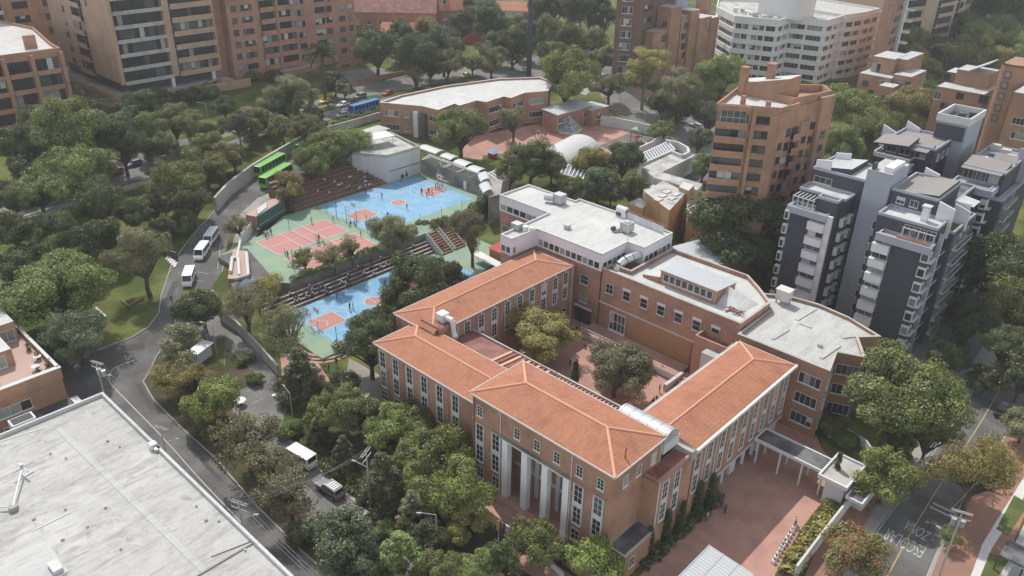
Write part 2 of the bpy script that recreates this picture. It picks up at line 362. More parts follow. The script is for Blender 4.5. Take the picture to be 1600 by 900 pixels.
def strip(pts, w):
    """polygon of width w round a polyline"""
    L, R = [], []
    for i, p in enumerate(pts):
        a = Vector(pts[max(i-1, 0)]); b = Vector(pts[min(i+1, len(pts)-1)]); d = (b-a).normalized(); nn = Vector((-d.y, d.x))
        L.append((p[0]+nn.x*w/2, p[1]+nn.y*w/2)); R.append((p[0]-nn.x*w/2, p[1]-nn.y*w/2))
    return L+R[::-1]
def stripdrape(mb, pts, w, off, mat, skirt=0.0):
    for i in range(len(pts)-1):
        a, b = Vector(pts[i]), Vector(pts[i+1])
        d = (b-a).normalized(); nn = Vector((-d.y, d.x))*w/2; e = d*w*.0
        drape(mb, [tuple(a-nn-e), tuple(b-nn+e), tuple(b+nn+e), tuple(a+nn-e)], off+.0004*i, mat, skirt)
    return mb
# ---------------------------------------------------------------- windows
WC = {}
def win_mesh(w_, h_, nx, nz, frame, pane, dep=.07, bar=.07, sill=True):
    key = (round(w_, 2), round(h_, 2), nx, nz, frame, dep, bar, sill)
    if key not in WC:
        f = MB()
        for x in (-w_/2+bar/2, w_/2-bar/2): f.box(x, -dep/2, 0, bar, dep, h_, frame)
        for z in (0, h_-bar): f.box(0, -dep/2, z, w_-2*bar, dep, bar, frame)
        for i in range(1, nx): f.box(-w_/2+w_*i/nx, -dep*.4, bar, bar*.75, dep*.8, h_-2*bar, frame)
        for i in range(1, nz): f.box(0, -dep*.35, h_*i/nz, w_-2*bar, dep*.7, bar*.75, frame)
        if sill: f.box(0, -dep*1.1, -.12, w_+.16, dep*2.2, .12, frame)
        WC[key] = f.mesh('window')
    wide = nx if w_ > 2.1 and nx > 1 else 1; var = rnd.randint(0, 5) if wide > 1 else 0
    pk = (round(w_, 2), round(h_, 2), pane, wide, var)
    if pk not in WC:
        p = MB()
        for i in range(wide):
            a, b = -w_/2+.03+(w_-.06)*i/wide, -w_/2+.03+(w_-.06)*(i+1)/wide; pm = pane if (wide == 1 or rnd.random() < .6) else pane_pick()
            zs = h_-.03 if pm != 'glass_blind' or rnd.random() < .5 else h_-.03; zb = .03 if pm != 'glass_blind' else rnd.choice([.03, h_*.35, h_*.5])
            p.quad((a, -.018, zb), (b, -.018, zb), (b, -.018, zs), (a, -.018, zs), pm)
            if zb > .03: p.quad((a, -.018, .03), (b, -.018, .03), (b, -.018, zb), (a, -.018, zb), 'glass_dark')
        WC[pk] = p.mesh('pane')
    return WC[key], WC[pk]
def pane_pick(mix=(.62, .2, .12)):
    r = rnd.random()
    return 'glass_dark' if r < mix[0] else 'glass_mid' if r < mix[0]+mix[1] else 'glass_curtain' if r < sum(mix) else 'glass_blind'
def window(b, x, y, z, nx_, ny_, w_, h_, cols=2, rows=2, frame='window_frame', pane=None, name='window', **k):
    """a framed window at the foot centre (x, y, z) of its opening, on a wall with outward normal (nx_, ny_)"""
    fm, pm = win_mesh(w_, h_, cols, rows, frame, pane or pane_pick(), **k)
    o = wloc(b)
    f = link(name, fm, b, (x-o.x, y-o.y, z-o.z), math.atan2(ny_, nx_)+math.pi/2)
    link('pane', pm, f); return f
def nrm(p0, p1):
    d = Vector((p1[0]-p0[0], p1[1]-p0[1])).normalized(); return d, Vector((d.y, -d.x))
def facade(b, p0, p1, z0, fh, nfl, bays, depth=.9, wallm='brick_orange', slabm=None, frame='dark_frame', mix=(.55, .25, .12), top=True):
    """storeys of bays along the wall p0->p1 of a ccw plan (outside is on the right).
    bays: (u0, u1, kind): B balcony band with glass behind, W window, T tall glazing band, P pier, S strip window flush, O bay window"""
    d, n = nrm(p0, p1); Lw = (Vector(p1)-Vector(p0)).length; a = math.atan2(d.y, d.x); o = wloc(b)
    slabm = slabm or wallm
    def at(u, out=0.0): return Vector(p0)+d*(Lw*u)+n*out
    for bay in bays:
        u0, u1, k = bay[:3]; opt = bay[3] if len(bay) > 3 else {}
        wd = Lw*(u1-u0); uc = (u0+u1)/2
        if k == 'P':
            m = MB(); c = at(uc, depth/2); m.box(c.x, c.y, z0, wd, depth, fh*nfl+.6, opt.get('m', wallm), a); m.build('pier', b); continue
        for i in range(nfl):
            z = z0+i*fh
            if i in opt.get('skip', ()): continue
            if k == 'B':
                m = MB(); c = at(uc, depth/2)
                bm = opt.get('m', wallm); ph = opt.get('ph', .95); dp = opt.get('d', depth)
                c2 = at(uc, dp-.08); c = at(uc, dp/2-.08)
                m.box(c2.x, c2.y, z-.35, wd, .16, ph+.35, bm, a)
                m.box(c.x, c.y, z-.3, wd-.02, dp-.16, .22, slabm, a)
                if opt.get('coping'): m.box(c2.x, c2.y, z+ph, wd+.06, .24, .07, opt['coping'], a)
                bal = m.build('balcony', b)
                c = at(uc, 0)
                fm, pm = win_mesh(wd-.3, fh-.5, max(2, int(wd/1.5)), 1, frame, pane_pick(mix), sill=False, bar=.08)
                f = link('window', fm, b, (c.x-o.x, c.y-o.y, z-o.z+.02), a); link('pane', pm, f)
            elif k in 'WS':
                ww, hh = opt.get('w', wd), opt.get('h', 1.5); zz = z+opt.get('sill', .9)
                c = at(uc, 0)
                window(b, c.x, c.y, zz, n.x, n.y, ww, hh, opt.get('c', max(2, int(ww/1.3))), 1, opt.get('f', frame), pane_pick(mix), dep=opt.get('dep', .08), sill=opt.get('s', k == 'W'))
            elif k == 'O':      # little box bay with a framed front
                ww, hh = opt.get('w', wd), opt.get('h', 1.5); dp = opt.get('d', .5); zz = z+opt.get('sill', .9)
                c = at(uc, dp/2); m = MB(); m.box(c.x, c.y, zz-.15, ww+.1, dp, hh+.3, opt.get('m', 'white_paint'), a); m.build('bay_box', b)
                c = at(uc, dp)
                window(b, c.x, c.y, zz, n.x, n.y, ww, hh, opt.get('c', 2), 1, opt.get('f', 'white_paint'), pane_pick(mix), sill=False, dep=.06)
def poly_roof(b, poly, z, par=.8, pt=.25, roofm='roof_membrane', parm='brick', cop=None):
    m = MB(); m.face([(x, y, z+.03) for x, y in ccw(inset(ccw(poly), pt*.9))], roofm); m.build('roof', b)
    m = MB(); m.ring(poly, z, z+par, pt, parm)
    if cop: m.ring([tuple(q) for q in inset(ccw(poly), -.06)], z+par, z+par+.08, pt+.12, cop)
    m.build('parapet', b)
def walls(b, poly, z0, z1, mat, name='wall'):
    m = MB(); m.prism(poly, z0, z1, mat, bottom=False); return m.build(name, b)
def rect(x0, y0, x1, y1): return [(x0, y0), (x1, y0), (x1, y1), (x0, y1)]
# ================================================================ ground, roads, courts
m = MB()
for (a, za), (b, zb) in zip(HX, HX[1:]): m.quad((a, -1500, za), (b, -1500, zb), (b, 1500, zb), (a, 1500, za), 'grass')
structure('ground', m)
def road(name, px, mat, off=.03, skirt=0.0):
    m = MB(); drape(m, GXY(px), off, mat, skirt); return structure(name, m)
road('street', [(40, 640), (95, 553), (155, 547), (207, 527), (233, 511), (248, 490), (252, 462), (271, 406), (295, 375), (325, 342), (350, 312), (395, 280), (440, 252), (475, 232), (520, 248), (470, 275), (420, 300), (402, 310), (378, 335), (356, 375), (347, 425), (330, 452), (287, 452), (272, 495), (265, 525), (245, 557), (224, 597), (240, 625), (287, 672), (340, 720), (400, 790), (470, 860), (520, 905), (500, 960), (380, 930), (250, 790), (150, 690)], 'asphalt')
road('service_lane', [(352, 520), (372, 512), (405, 550), (440, 600), (448, 640), (438, 672), (452, 688), (500, 733), (560, 788), (640, 858), (700, 910), (600, 930), (470, 800), (400, 725), (372, 690), (362, 650), (350, 570)], 'asphalt_light', .034)
road('parking_apron', [(300, 470), (332, 452), (372, 500), (372, 520), (330, 535), (305, 520), (268, 520), (275, 490)], 'asphalt_light', .038)
RS = [(1335, 905), (1362, 835), (1407, 775), (1455, 705), (1502, 637), (1545, 575), (1590, 510)]
RE = [(1450, 905), (1487, 815), (1530, 745), (1585, 660), (1640, 580), (1690, 515)]
road('right_street', RS+RE[::-1], 'asphalt', .03)
AU = [(-40, 305), (0, 293), (200, 243), (330, 205), (440, 172), (560, 137), (640, 120), (740, 103), (830, 90), (960, 72), (1010, 62)]
AL = [(-40, 357), (0, 345), (235, 277), (350, 232), (480, 195), (600, 168), (700, 148), (860, 118), (930, 112), (1030, 92)]
road('avenue', AU+AL[::-1], 'asphalt_light', .03)
road('avenue_median', [(330, 222), (440, 186), (560, 153), (640, 139), (740, 121), (742, 127), (640, 146), (560, 160), (440, 194), (330, 230)], 'grass', .12, .2)
road('cross_street', [(915, 112), (968, 92), (985, 130), (1010, 165), (1070, 178), (1150, 215), (1120, 250), (1060, 225), (1000, 198), (950, 168)], 'asphalt_light', .042)
road('avenue_footpath', [(-40, 372), (0, 358), (235, 288), (350, 243), (350, 234), (235, 279), (0, 347), (-40, 359)], 'pavement', .14, .2)
road('north_footpath', [(915, 150), (950, 120), (930, 108), (880, 118), (890, 140)], 'pavement', .13, .2)
road('corner_footpath', [(985, 140), (1000, 135), (1075, 170), (1080, 180), (1020, 165)], 'pavement_brick', .13, .2)
road('tower_driveway', [(530, 112), (590, 105), (640, 118), (560, 140), (520, 152)], 'asphalt_light', .05)
# kerbs and pavements of the streets
def kerb(name, px, w_=.22, off=.15, mat='kerb'):
    m = MB(); stripdrape(m, GXY(px), w_, off, mat, .3); return structure(name, m)
kerb('kerb', [(95, 553), (155, 547), (207, 527), (233, 511), (248, 490), (252, 462), (271, 406), (295, 375), (325, 342), (350, 312), (395, 280)])
kerb('kerb', [(268, 527), (245, 557), (224, 597), (240, 625), (287, 672), (340, 720), (400, 790), (470, 860), (520, 905)])
kerb('kerb', [(452, 688), (500, 733), (560, 788), (640, 858), (700, 910)], .5)
kerb('kerb', RS, .35); kerb('kerb', RE, .35)
road('right_pavement', RE+[(1760, 540), (1700, 640), (1620, 760), (1560, 905)], 'pavement_brick', .13, .2)
LP_ = [(1315, 905), (1335, 845), (1370, 790), (1420, 715), (1470, 640), (1510, 580), (1560, 505)]
road('left_pavement', RS+LP_[::-1], 'pavement', .13, .2)
road('gate_forecourt', [(1420, 715), (1340, 720), (1255, 905), (1315, 905), (1335, 845), (1370, 790)], 'pavement_brick', .128, .2)
road('pavement_edge', [(1515, 905), (1535, 850), (1563, 805), (1610, 730), (1625, 735), (1577, 815), (1548, 860), (1530, 905)], 'concrete_light', .17, .2)
road('lawn', [(1531, 905), (1545, 866), (1578, 874), (1556, 905)], 'lawn', .19, .1)
road('lawn', [(1556, 828), (1584, 775), (1606, 788), (1574, 838)], 'lawn', .19, .1)
road('garage_drive', [(1560, 905), (1580, 860), (1610, 800), (1700, 830), (1660, 905)], 'concrete', .165, .1)
m = MB()
for pts, w_, mt in (([(1384, 905), (1420, 838), (1455, 780), (1490, 725), (1525, 672), (1567, 602), (1600, 552)], .16, 'road_yellow'),
                    ([(1453, 792), (1492, 811)], .45, 'road_paint'), ([(1457, 786), (1496, 804)], .45, 'road_paint'), ([(1540, 585), (1568, 597)], .3, 'road_paint'),
                    ([(1446, 815), (1451, 817)], .4, 'road_paint'), ([(1463, 822), (1470, 826)], .4, 'road_paint'),
                    ([(1366, 838), (1410, 778), (1458, 708), (1505, 640)], .12, 'road_paint'), ([(1446, 905), (1483, 817)], .12, 'road_paint'),
                    ([(210, 563), (190, 570), (176, 577), (170, 588), (171, 596), (176, 604), (247, 676), (300, 735), (380, 820)], .16, 'road_paint')):
    stripdrape(m, GXY(pts), w_, .052, mt)
for pts in ([(360, 560), (385, 588)], [(365, 578), (376, 572)], [(375, 592), (392, 584)], [(386, 612), (405, 603)], [(393, 632), (412, 622)], [(298, 438), (320, 440)], [(308, 425), (325, 428)], [(347, 425), (352, 400)], [(340, 420), (345, 380)]):
    stripdrape(m, GXY(pts), .12, .052, 'road_paint')
structure('road_markings', m)
m = MB()
for pts, w_ in (([(262, 470), (275, 440)], 1.2), ([(215, 600), (240, 640)], .9), ([(190, 545), (225, 540)], 1.6), ([(300, 700), (345, 752)], .7), ([(1470, 700), (1490, 668)], 1.4), ([(350, 360), (372, 335)], 1.0), ([(470, 740), (505, 778)], 1.0), ([(1372, 895), (1385, 872)], .8)): stripdrape(m, GXY(pts), w_, .045, 'asphalt_patch')
structure('road_patches', m)
m = MB(); rr = random.Random(3)
for x, y, n in ((260, 500, 5), (215, 575, 6), (290, 420, 5), (1480, 720, 5), (250, 650, 5), (335, 370, 4), (520, 810, 5), (420, 640, 5), (390, 900, 4)):
    p = G(x, y); q = [tuple(p[:2])]; a = rr.uniform(0, 6.3)
    for _ in range(n+3): a += rr.uniform(-.7, .7); q.append((q[-1][0]+1.3*math.cos(a), q[-1][1]+1.3*math.sin(a)))
    stripdrape(m, q, .06, .05, 'steel_dark')
structure('road_cracks', m)
# lettering painted on the right-hand street, read by drivers coming down it
def roadtext(txt, a, b, hgt):
    """text with its baseline running from ground pixel a to ground pixel b"""
    cu = bpy.data.curves.new('lettering', 'FONT'); cu.body = txt; cu.size = 1
    o = bpy.data.objects.new('lettering', cu); C.objects.link(o)
    me = bpy.data.meshes.new_from_object(o.evaluated_get(bpy.context.evaluated_depsgraph_get())); bpy.data.objects.remove(o)
    xs = [v.co.x for v in me.vertices]; ys = [v.co.y for v in me.vertices]
    A = G(*a); B = G(*b); d = (B-A); d.z = 0; Lw = d.length; d.normalize(); n = Vector((-d.y, d.x, 0))
    for v in me.vertices:
        u = (v.co.x-min(xs))/(max(xs)-min(xs)); t = (v.co.y-min(ys))/(max(ys)-min(ys)); q = A+d*(u*Lw)+n*(t*hgt); v.co = (q.x, q.y, h(q.x)+.056)
    me.materials.append(MT['road_paint']); o2 = bpy.data.objects.new('road_lettering', me); C.objects.link(o2)
    return tag(o2, kind='structure')
roadtext('ESCOLAR', (1448, 856), (1388, 825), 2.6)
roadtext('ZONA', (1456, 834), (1420, 813), 2.2)
# ---------------------------------------------------------------- sports terraces
ZU, ZL = 4.5, 1.0
UT = [(-149, 70.5), (-133.5, 70.5), (-128.2, 74.5), (-127.4, 123), (-132, 134.6), (-158, 134.6), (-158, 92), (-152.5, 84)]
m = MB(); m.prism(UT, -.5, ZU, 'concrete_dark', 'court_green'); structure('upper_terrace', m)
LT = [(-127.2, 66), (-105.8, 66), (-105.8, 76), (-107, 99), (-113, 121), (-127.2, 121)]
m = MB(); m.prism(LT, -.6, ZL, 'concrete', 'court_green'); structure('lower_terrace', m)
def poly_at(m, poly, z, mat): m.face([(x, y, z) for x, y in ccw(poly)], mat)
def line(m, p, q, z, w_=.09, mat='court_line'):
    p, q = Vector(p), Vector(q); d = (q-p).normalized(); n = Vector((-d.y, d.x))*w_/2
    m.face([(*v, z) for v in (p-n, q-n, q+n, p+n)], mat)
def arc(m, c, r, a0, a1, z, w_=.09, n=24):
    for i in range(n):
        a, b = a0+(a1-a0)*i/n, a0+(a1-a0)*(i+1)/n
        m.face([(c[0]+k*math.cos(t), c[1]+k*math.sin(t), z) for k, t in ((r-w_/2, a), (r+w_/2, a), (r+w_/2, b), (r-w_/2, b))], 'court_line')
def disc(m, c, r, z, mat, n=28): m.face([(c[0]+r*math.cos(2*math.pi*i/n), c[1]+r*math.sin(2*math.pi*i/n), z) for i in range(n)], mat)
def basket_court(name, c, z, blue, kx=2.45):
    m = MB(); poly_at(m, blue, z+.008, 'court_blue'); cx, cy = c
    for s in (-1, 1):
        y0 = cy+14*s; poly_at(m, rect(cx-kx, min(y0, y0-5.8*s), cx+kx, max(y0, y0-5.8*s)), z+.016, 'court_red')
        zz = z+.024
        line(m, (cx-kx, y0), (cx-kx, y0-5.8*s), zz); line(m, (cx+kx, y0), (cx+kx, y0-5.8*s), zz); line(m, (cx-kx, y0-5.8*s), (cx+kx, y0-5.8*s), zz+.002)
        arc(m, (cx, y0-5.8*s), 1.8, 0 if s < 0 else math.pi, math.pi if s < 0 else 2*math.pi, zz+.004)
        arc(m, (cx, y0-1.6*s), 6.75, .12 if s < 0 else math.pi+.12, math.pi-.12 if s < 0 else 2*math.pi-.12, zz+.006, .1, 40)
        arc(m, (cx, y0-1.6*s), 1.25, 0 if s < 0 else math.pi, math.pi if s < 0 else 2*math.pi, zz+.008)
        line(m, (cx-7.5, y0), (cx+7.5, y0), zz+.010)
        line(m, (cx+7.5*s, cy-14), (cx+7.5*s, cy+14), zz+.012)
    disc(m, c, 1.8, z+.016, 'court_red'); arc(m, c, 1.8, 0, 2*math.pi, z+.026, .1, 32)
    line(m, (cx-7.5, cy), (cx+7.5, cy), z+.040)
    structure(name, m)
basket_court('blue_court', (-145.9, 116.8), ZU, rect(-157.2, 101.2, -135.2, 132))
basket_court('blue_court', (-116, 85.3), ZL, rect(-124, 70.6, -108.4, 108))
m = MB()
for x0, x1, y0, y1, mt in ((-149.8, -140.7, 80, 98, 'court_pink'), (-138.9, -130.2, 80, 98, 'court_pink')):
    poly_at(m, rect(x0, y0, x1, y1), ZU+.01, mt); z = ZU+.02
    for k, (p, q) in enumerate((((x0, y0), (x1, y0)), ((x0, y1), (x1, y1)), ((x0, y0), (x0, y1)), ((x1, y0), (x1, y1)), ((x0, (y0+y1)/2), (x1, (y0+y1)/2)), ((x0, y0+6), (x1, y0+6)), ((x0, y1-6), (x1, y1-6)), (((x0+x1)/2, y0+1), ((x0+x1)/2, y1-1)))):
        line(m, p, q, z+.002*k, .1)
poly_at(m, [(-149, 70.6), (-134, 70.6), (-131, 73), (-148.5, 77)], ZU+.008, 'asphalt')
structure('volleyball_courts', m)
# dark green practice wall beside the red court, with clay benches on top
t = thing('practice_wall', 'dark green practice wall topped by pale planks, beside the red volleyball court', 'wall', (-151, 84, ZU))
a, b = P(405, 358, ZU), P(446, 332, ZU)
m = MB(); m.wall(a[:2], b[:2], .4, ZU, ZU+3.2, 'wall_green'); m.build('wall', t)
m = MB(); d, n = nrm(a[:2], b[:2]); n = -n if n.x > 0 else n
q0, q1 = Vector(a[:2])+n*.2, Vector(b[:2])+n*.2; off = n*3
m.prism([tuple(q0), tuple(q1), tuple(q1+off), tuple(q0+off)], ZU, ZU+3, 'brick', 'terracotta_floor'); m.build('backing', t)
m = MB()
for k in range(4):
    s = Vector(q0)+d*(1+k*.7)+n*(.5+.5*k); m.wall(tuple(s), tuple(s+d*4.5+n*.6), .35, ZU+3, ZU+3.25, 'concrete_light')
m.build('planks', t)
m = MB(); e = Vector(a[:2])-n*.203; f2 = Vector(b[:2])-n*.203; m.face([(*e, ZU+.95), (*f2, ZU+.95), (*f2, ZU+1.05), (*e, ZU+1.05)][::1], 'court_line'); m.build('line', t)
# bleachers
def bleacher(name, label, x_low, x_high, z_low, z_high, y0, y1, n, mat, cap):
    t = thing(name, label, 'bleachers', (x_low, (y0+y1)/2, z_low)); s = 1 if x_high > x_low else -1
    dx = (x_high-x_low)/n; dz = (z_high-z_low)/n
    for i in range(n):
        xa = x_low+dx*i; m = MB(); yy = (y0[i] if isinstance(y0, list) else y0); y2 = y1
        m.prism(rect(min(xa, x_high), yy, max(xa, x_high), y2), z_low+dz*i-.01*(i > 0), z_low+dz*(i+1), mat)
        xb = xa+dx*.22; m.box(xb, (yy+y2)/2, z_low+dz*(i+1), abs(dx)*.44, y2-yy, .06, cap); m.build('tier', t)
    return t
bleacher('bleachers', 'wide stepped brown bleachers rising behind the large blue basketball court', -158.2, -169.2, ZU, ZU+4.4, 95.5, 121, 8, 'brick_dark', 'timber')
m = MB()
for k in range(10): m.box(-158.6-1.1*k, 121.9, ZU, 1.1, 1.5, .45*(k+1), 'timber')
tag(m.build('steps', org=(-164, 122, ZU)), 'flight of brown steps at the far end of the large bleachers', 'steps')
bleacher('bleachers', 'narrow low bleachers between the hedge wall and the lower blue court', -124.2, -127.3, ZL, ZL+2.0, 66.5, 109, 4, 'brick_dark', 'concrete')
# two timber stairs from the upper to the lower courts
for (y0, lb) in ((109.3, 'timber stair between the court levels, the flight nearer the low bleachers'), (113.2, 'timber stair between the court levels, farther from the low bleachers')):
    t = thing('steps', lb, 'steps', (-126, y0+1.5, ZL), 'stairs between the courts'); m = MB()
    for k in range(9): m.box(-127.1+.62*k, y0+1.5, ZL, .62, 2.8, (ZU-ZL)*(9-k)/9-.02, 'timber')
    m.build('treads', t); m = MB()
    for y in (y0, y0+3.0): 
        for k in range(9): m.box(-127.1+.62*k, y, ZL, .62, .22, (ZU-ZL)*(9-k)/9+.35, 'concrete_light')
    m.build('stringers', t)
# curved brick steps from the lower court down to the plaza
t = thing('steps', 'curved red brick steps with pale edges below the corner of the lower court', 'steps', (-107, 70, 0))
c = Vector((-110.5, 69.5))
for k in range(4):
    m = MB(); n = 16; r0 = 4.2+.75*k; a0, a1 = -1.9, .55
    pts = [(c.x+r*math.cos(a0+(a1-a0)*i/n), c.y+r*math.sin(a0+(a1-a0)*i/n)) for r, rg in ((r0, range(n+1)), (r0+.75, range(n, -1, -1))) for i in rg]
    m.prism(pts, -.3, ZL*(4-k)/4-.05, 'brick', 'pavement' if k % 2 else 'brick_paving'); m.build('tier', t)
# red paving of the plaza, courtyard and forecourt
m = MB(); drape(m, [(-109, 66), (-95, 62), (-95, 58.5), (-107, 58.5), (-113, 62)], .06, 'brick_paving'); drape(m, [(-106, 76), (-95, 72), (-95, 125), (-108, 121), (-106.9, 99)], .05, 'brick_paving')
structure('plaza', m)
m = MB(); drape(m, [(-85, 75), (-48, 75), (-48, 110), (-85, 110)], .05, 'brick_paving')
line(m, (-77, 93.5), (-67, 101), .075-.1, .35, 'pavement'); line(m, (-67, 85), (-66.9, 101), .079-.1, .3, 'pavement'); structure('courtyard_floor', m)
FCZ = -.95
m = MB(); drape(m, GXY([(975, 930), (1004, 895), (1045, 840), (1110, 745), (1195, 660), (1225, 645), (1260, 680), (1305, 722), (1300, 770), (1272, 800), (1250, 830), (1220, 880), (1205, 910)]), .05, 'brick_paving'); structure('forecourt', m)
m = MB(); drape(m, GXY([(1240, 700), (1290, 715), (1270, 670), (1235, 655), (1200, 670)])+[(-46, 108), (-46, 104)], .06, 'brick_paving'); structure('back_yard', m)
m = MB(); drape(m, GXY([(1200, 915), (1222, 878), (1252, 828), (1274, 798), (1302, 768), (1340, 770), (1285, 850), (1240, 915)]), .045, 'earth'); structure('planting_bed', m)
m = MB(); drape(m, [(-72, 60.5), (-42, 60.5), (-42, 64), (-66, 64)], .08, 'brick_paving'); drape(m, GXY([(800, 845), (880, 890), (900, 905), (840, 905), (780, 870)]), .05, 'brick_paving'); structure('entrance_paving', m)
m = MB(); drape(m, GXY([(545, 560), (600, 590), (650, 640), (720, 700), (790, 760), (770, 785), (700, 730), (600, 640), (540, 600)]), .05, 'pavement'); structure('garden_path', m)
m = MB(); drape(m, GXY([(355, 545), (400, 585), (395, 600), (370, 612), (350, 580)]), .075, 'earth'); structure('flower_bed', m)
m = MB(); drape(m, GXY([(300, 540), (350, 570), (365, 650), (372, 690), (420, 740), (480, 805), (590, 905), (520, 905), (400, 790), (287, 672), (240, 625), (224, 597), (245, 560)]), .06, 'earth'); structure('verge', m)
m = MB(); drape(m, GXY([(455, 690), (470, 640), (500, 590), (560, 580), (700, 690), (800, 780), (900, 905), (700, 905), (560, 785)]), .045, 'earth'); structure('garden_soil', m)
m = MB(); drape(m, GXY([(355, 405), (375, 335), (402, 310), (460, 285), (470, 300), (410, 350), (385, 400), (372, 440)]), .05, 'pavement'); structure('footpath', m)
m = MB(); drape(m, GXY([(1380, 545), (1500, 500), (1560, 540), (1500, 640), (1470, 650), (1420, 590)]), .05, 'asphalt_light'); structure('tower_apron', m)
m = MB(); drape(m, GXY([(860, 190), (930, 175), (1010, 215), (1060, 250), (960, 260), (840, 260), (760, 250), (720, 245), (730, 215)]), .05, 'brick_paving'); structure('playground_paving', m)
m = MB(); drape(m, GXY([(955, 220), (990, 205), (1030, 215), (1020, 240), (960, 238), (935, 228)]), .06, 'asphalt'); structure('playground_surface', m)
m = MB(); drape(m, GXY([(755, 243), (785, 240), (800, 250), (775, 258), (752, 255)]), .07, 'lawn'); structure('play_lawn', m)
m = MB(); drape(m, GXY([(1040, 240), (1100, 235), (1110, 290), (1060, 280)]), .06, 'asphalt'); structure('yard', m)
# ================================================================ the school: front block, wings, hall, white block, fan-shaped end
def hip(b, x0, y0, x1, y1, ze, zr, axis, hips=(True, True), over=.45, ins=None, rl=(None, None), gut='white_paint'):
    """low tiled roof on eaves rectangle; axis of the ridge x or y; hips at the low and high ends"""
    m = MB(); T = 'roof_tile'
    if axis == 'x': f = lambda u, v, z: (u, v, z)
    else: f = lambda u, v, z: (v, u, z)
    (u0, u1, v0, v1) = (x0, x1, y0, y1) if axis == 'x' else (y0, y1, x0, x1)
    vm = (v0+v1)/2; hw = (v1-v0)/2
    r0 = rl[0] if rl[0] is not None else (u0+hw if hips[0] else u0); r1 = rl[1] if rl[1] is not None else (u1-hw if hips[1] else u1)
    A, B, Cc, D = f(u0, v0, ze), f(u1, v0, ze), f(u1, v1, ze), f(u0, v1, ze); R0, R1 = f(r0, vm, zr), f(r1, vm, zr)
    fl = (lambda q: q) if axis == 'x' else (lambda q: q[::-1])
    m.face(fl([A, B, R1, R0]), T); m.face(fl([Cc, D, R0, R1]), T)
    m.face(fl([D, A, R0]), T if hips[0] else 'brick'); m.face(fl([B, Cc, R1]), T if hips[1] else 'brick')
    m.prism([p[:2] for p in (A, B, Cc, D)], ze-.28, ze-.012, 'concrete_light')
    ro = m.build('roof', b)
    m = MB()
    m.tube(R0, R1, .17, 'maroon_sheet' if not gut else 'ridge_tile', n=6)
    if hips[0]: m.tube(R0, A, .2, 'ridge_tile'); m.tube(R0, D, .2, 'ridge_tile')
    if hips[1]: m.tube(R1, B, .2, 'ridge_tile'); m.tube(R1, Cc, .2, 'ridge_tile')
    m.build('ridge_cap', ro)
    m = MB()
    if gut:
        for p, q in ((A, B), (B, Cc), (Cc, D), (D, A)): m.wall(p[:2], q[:2], .11, ze-.13, ze+.03, 'concrete_light')
        m.build('gutter', ro)
    return ro
def pipe(b, x, y, z0, z1, mat='white_paint', r=.07):
    m = MB(); m.tube((x, y, z0), (x, y, z1), r, mat, n=6); m.build('downpipe', b)
SM = (.74, .14, .08)
def tall_window(b, x, y, nx_, ny_, z0, z1, w_=1.15, cols=2):
    """white-framed pair of windows one above the other with a panel between"""
    hh = (z1-z0-.7)/2
    window(b, x, y, z0, nx_, ny_, w_, hh, cols, 3, pane=pane_pick(SM)); window(b, x, y, z1-hh, nx_, ny_, w_, hh, cols, 3, pane=pane_pick(SM), sill=False)
    o = wloc(b); m = MB(); m.box(0, -.03, 0, w_+.12, .12, .7, 'grey_white_panel')
    for s in (-1, 1): m.box(s*(w_/2+.09), -.04, -(hh), .14, .14, z1-z0+.1, 'grey_white_panel')
    p = m.mesh('panel'); link('panel', p, b, (x-o.x, y-o.y, z0+hh-o.z), math.atan2(ny_, nx_)+math.pi/2)
# --- front block
FB = thing('school_front_block', 'taller red brick school block with hipped clay roof and white columned porch', 'school building', (-53.8, 69, 0))
x0, x1, y0, y1 = -65.7, -41.6, 63.9, 74.2
pc0, pc1 = -60.1, -48.1
m = MB()
m.prism([(x0, y0), (pc0, y0), (pc0, y0+3), (pc1, y0+3), (pc1, y0), (x1, y0), (x1, y1), (x0, y1)], -1.2, 10.6, 'brick', bottom=False); m.build('lower_wall', FB)
m = MB(); m.prism(rect(x0, y0, x1, y1), 10.605, 14.75, 'brick'); m.box((x0+x1)/2, y0-.05, 10.5, x1-x0+.1, .12, .25, 'brick_brown'); m.build('attic_wall', FB)
hip(FB, -66.1, 63.5, -41.15, 74.55, 15, 16.5, 'x')
m = MB(); m.box((pc0+pc1)/2, y0+.3, 9.95, pc1-pc0, .75, .645, 'column_white'); m.box((pc0+pc1)/2, y0+.15, 10.6, pc1-pc0+.5, 1.3, .22, 'concrete_dark'); m.build('porch_beam', FB)
for x in (-59.5, -55.9, -52.3, -48.7):
    m = MB(); m.box(x, y0+.4, -.6, 1.0, .95, 10.55, 'column_white'); m.build('column', FB)
m = MB()
for k in range(4): m.box((pc0+pc1)/2, y0-.4-.4*k+.0, -.7, pc1-pc0-.1+.5*k, 1.2, .95-.16*k-.002*k, 'brick_paving')
m.box((pc0+pc1)/2, y0+1.6, -.7, pc1-pc0-.1, 2.75, 1.0, 'brick_paving'); m.build('porch_step', FB)
for x, wd, zt in ((-57.6, 1.3, 3.2), (-54.1, 1.3, 3.2), (-50.5, 1.3, 3.2)):
    window(FB, x, y0+3, .35, 0, -1, wd, zt, 2, 2, 'white_paint', 'glass_dark', name='door'); window(FB, x, y0+3, 5.0, 0, -1, 1.3, 2.2, 2, 2, pane='glass_dark')
for x in (-56, -52.2):
    m = MB(); m.box(x, y0+2.9, .3, .7, .2, 9.6, 'white_paint'); m.build('pilaster', FB)
m = MB(); m.wall((pc0, y0+2.93), (pc1, y0+2.93), .14, 4.0, 4.6, 'grey_white_panel'); m.build('balcony_band', FB)
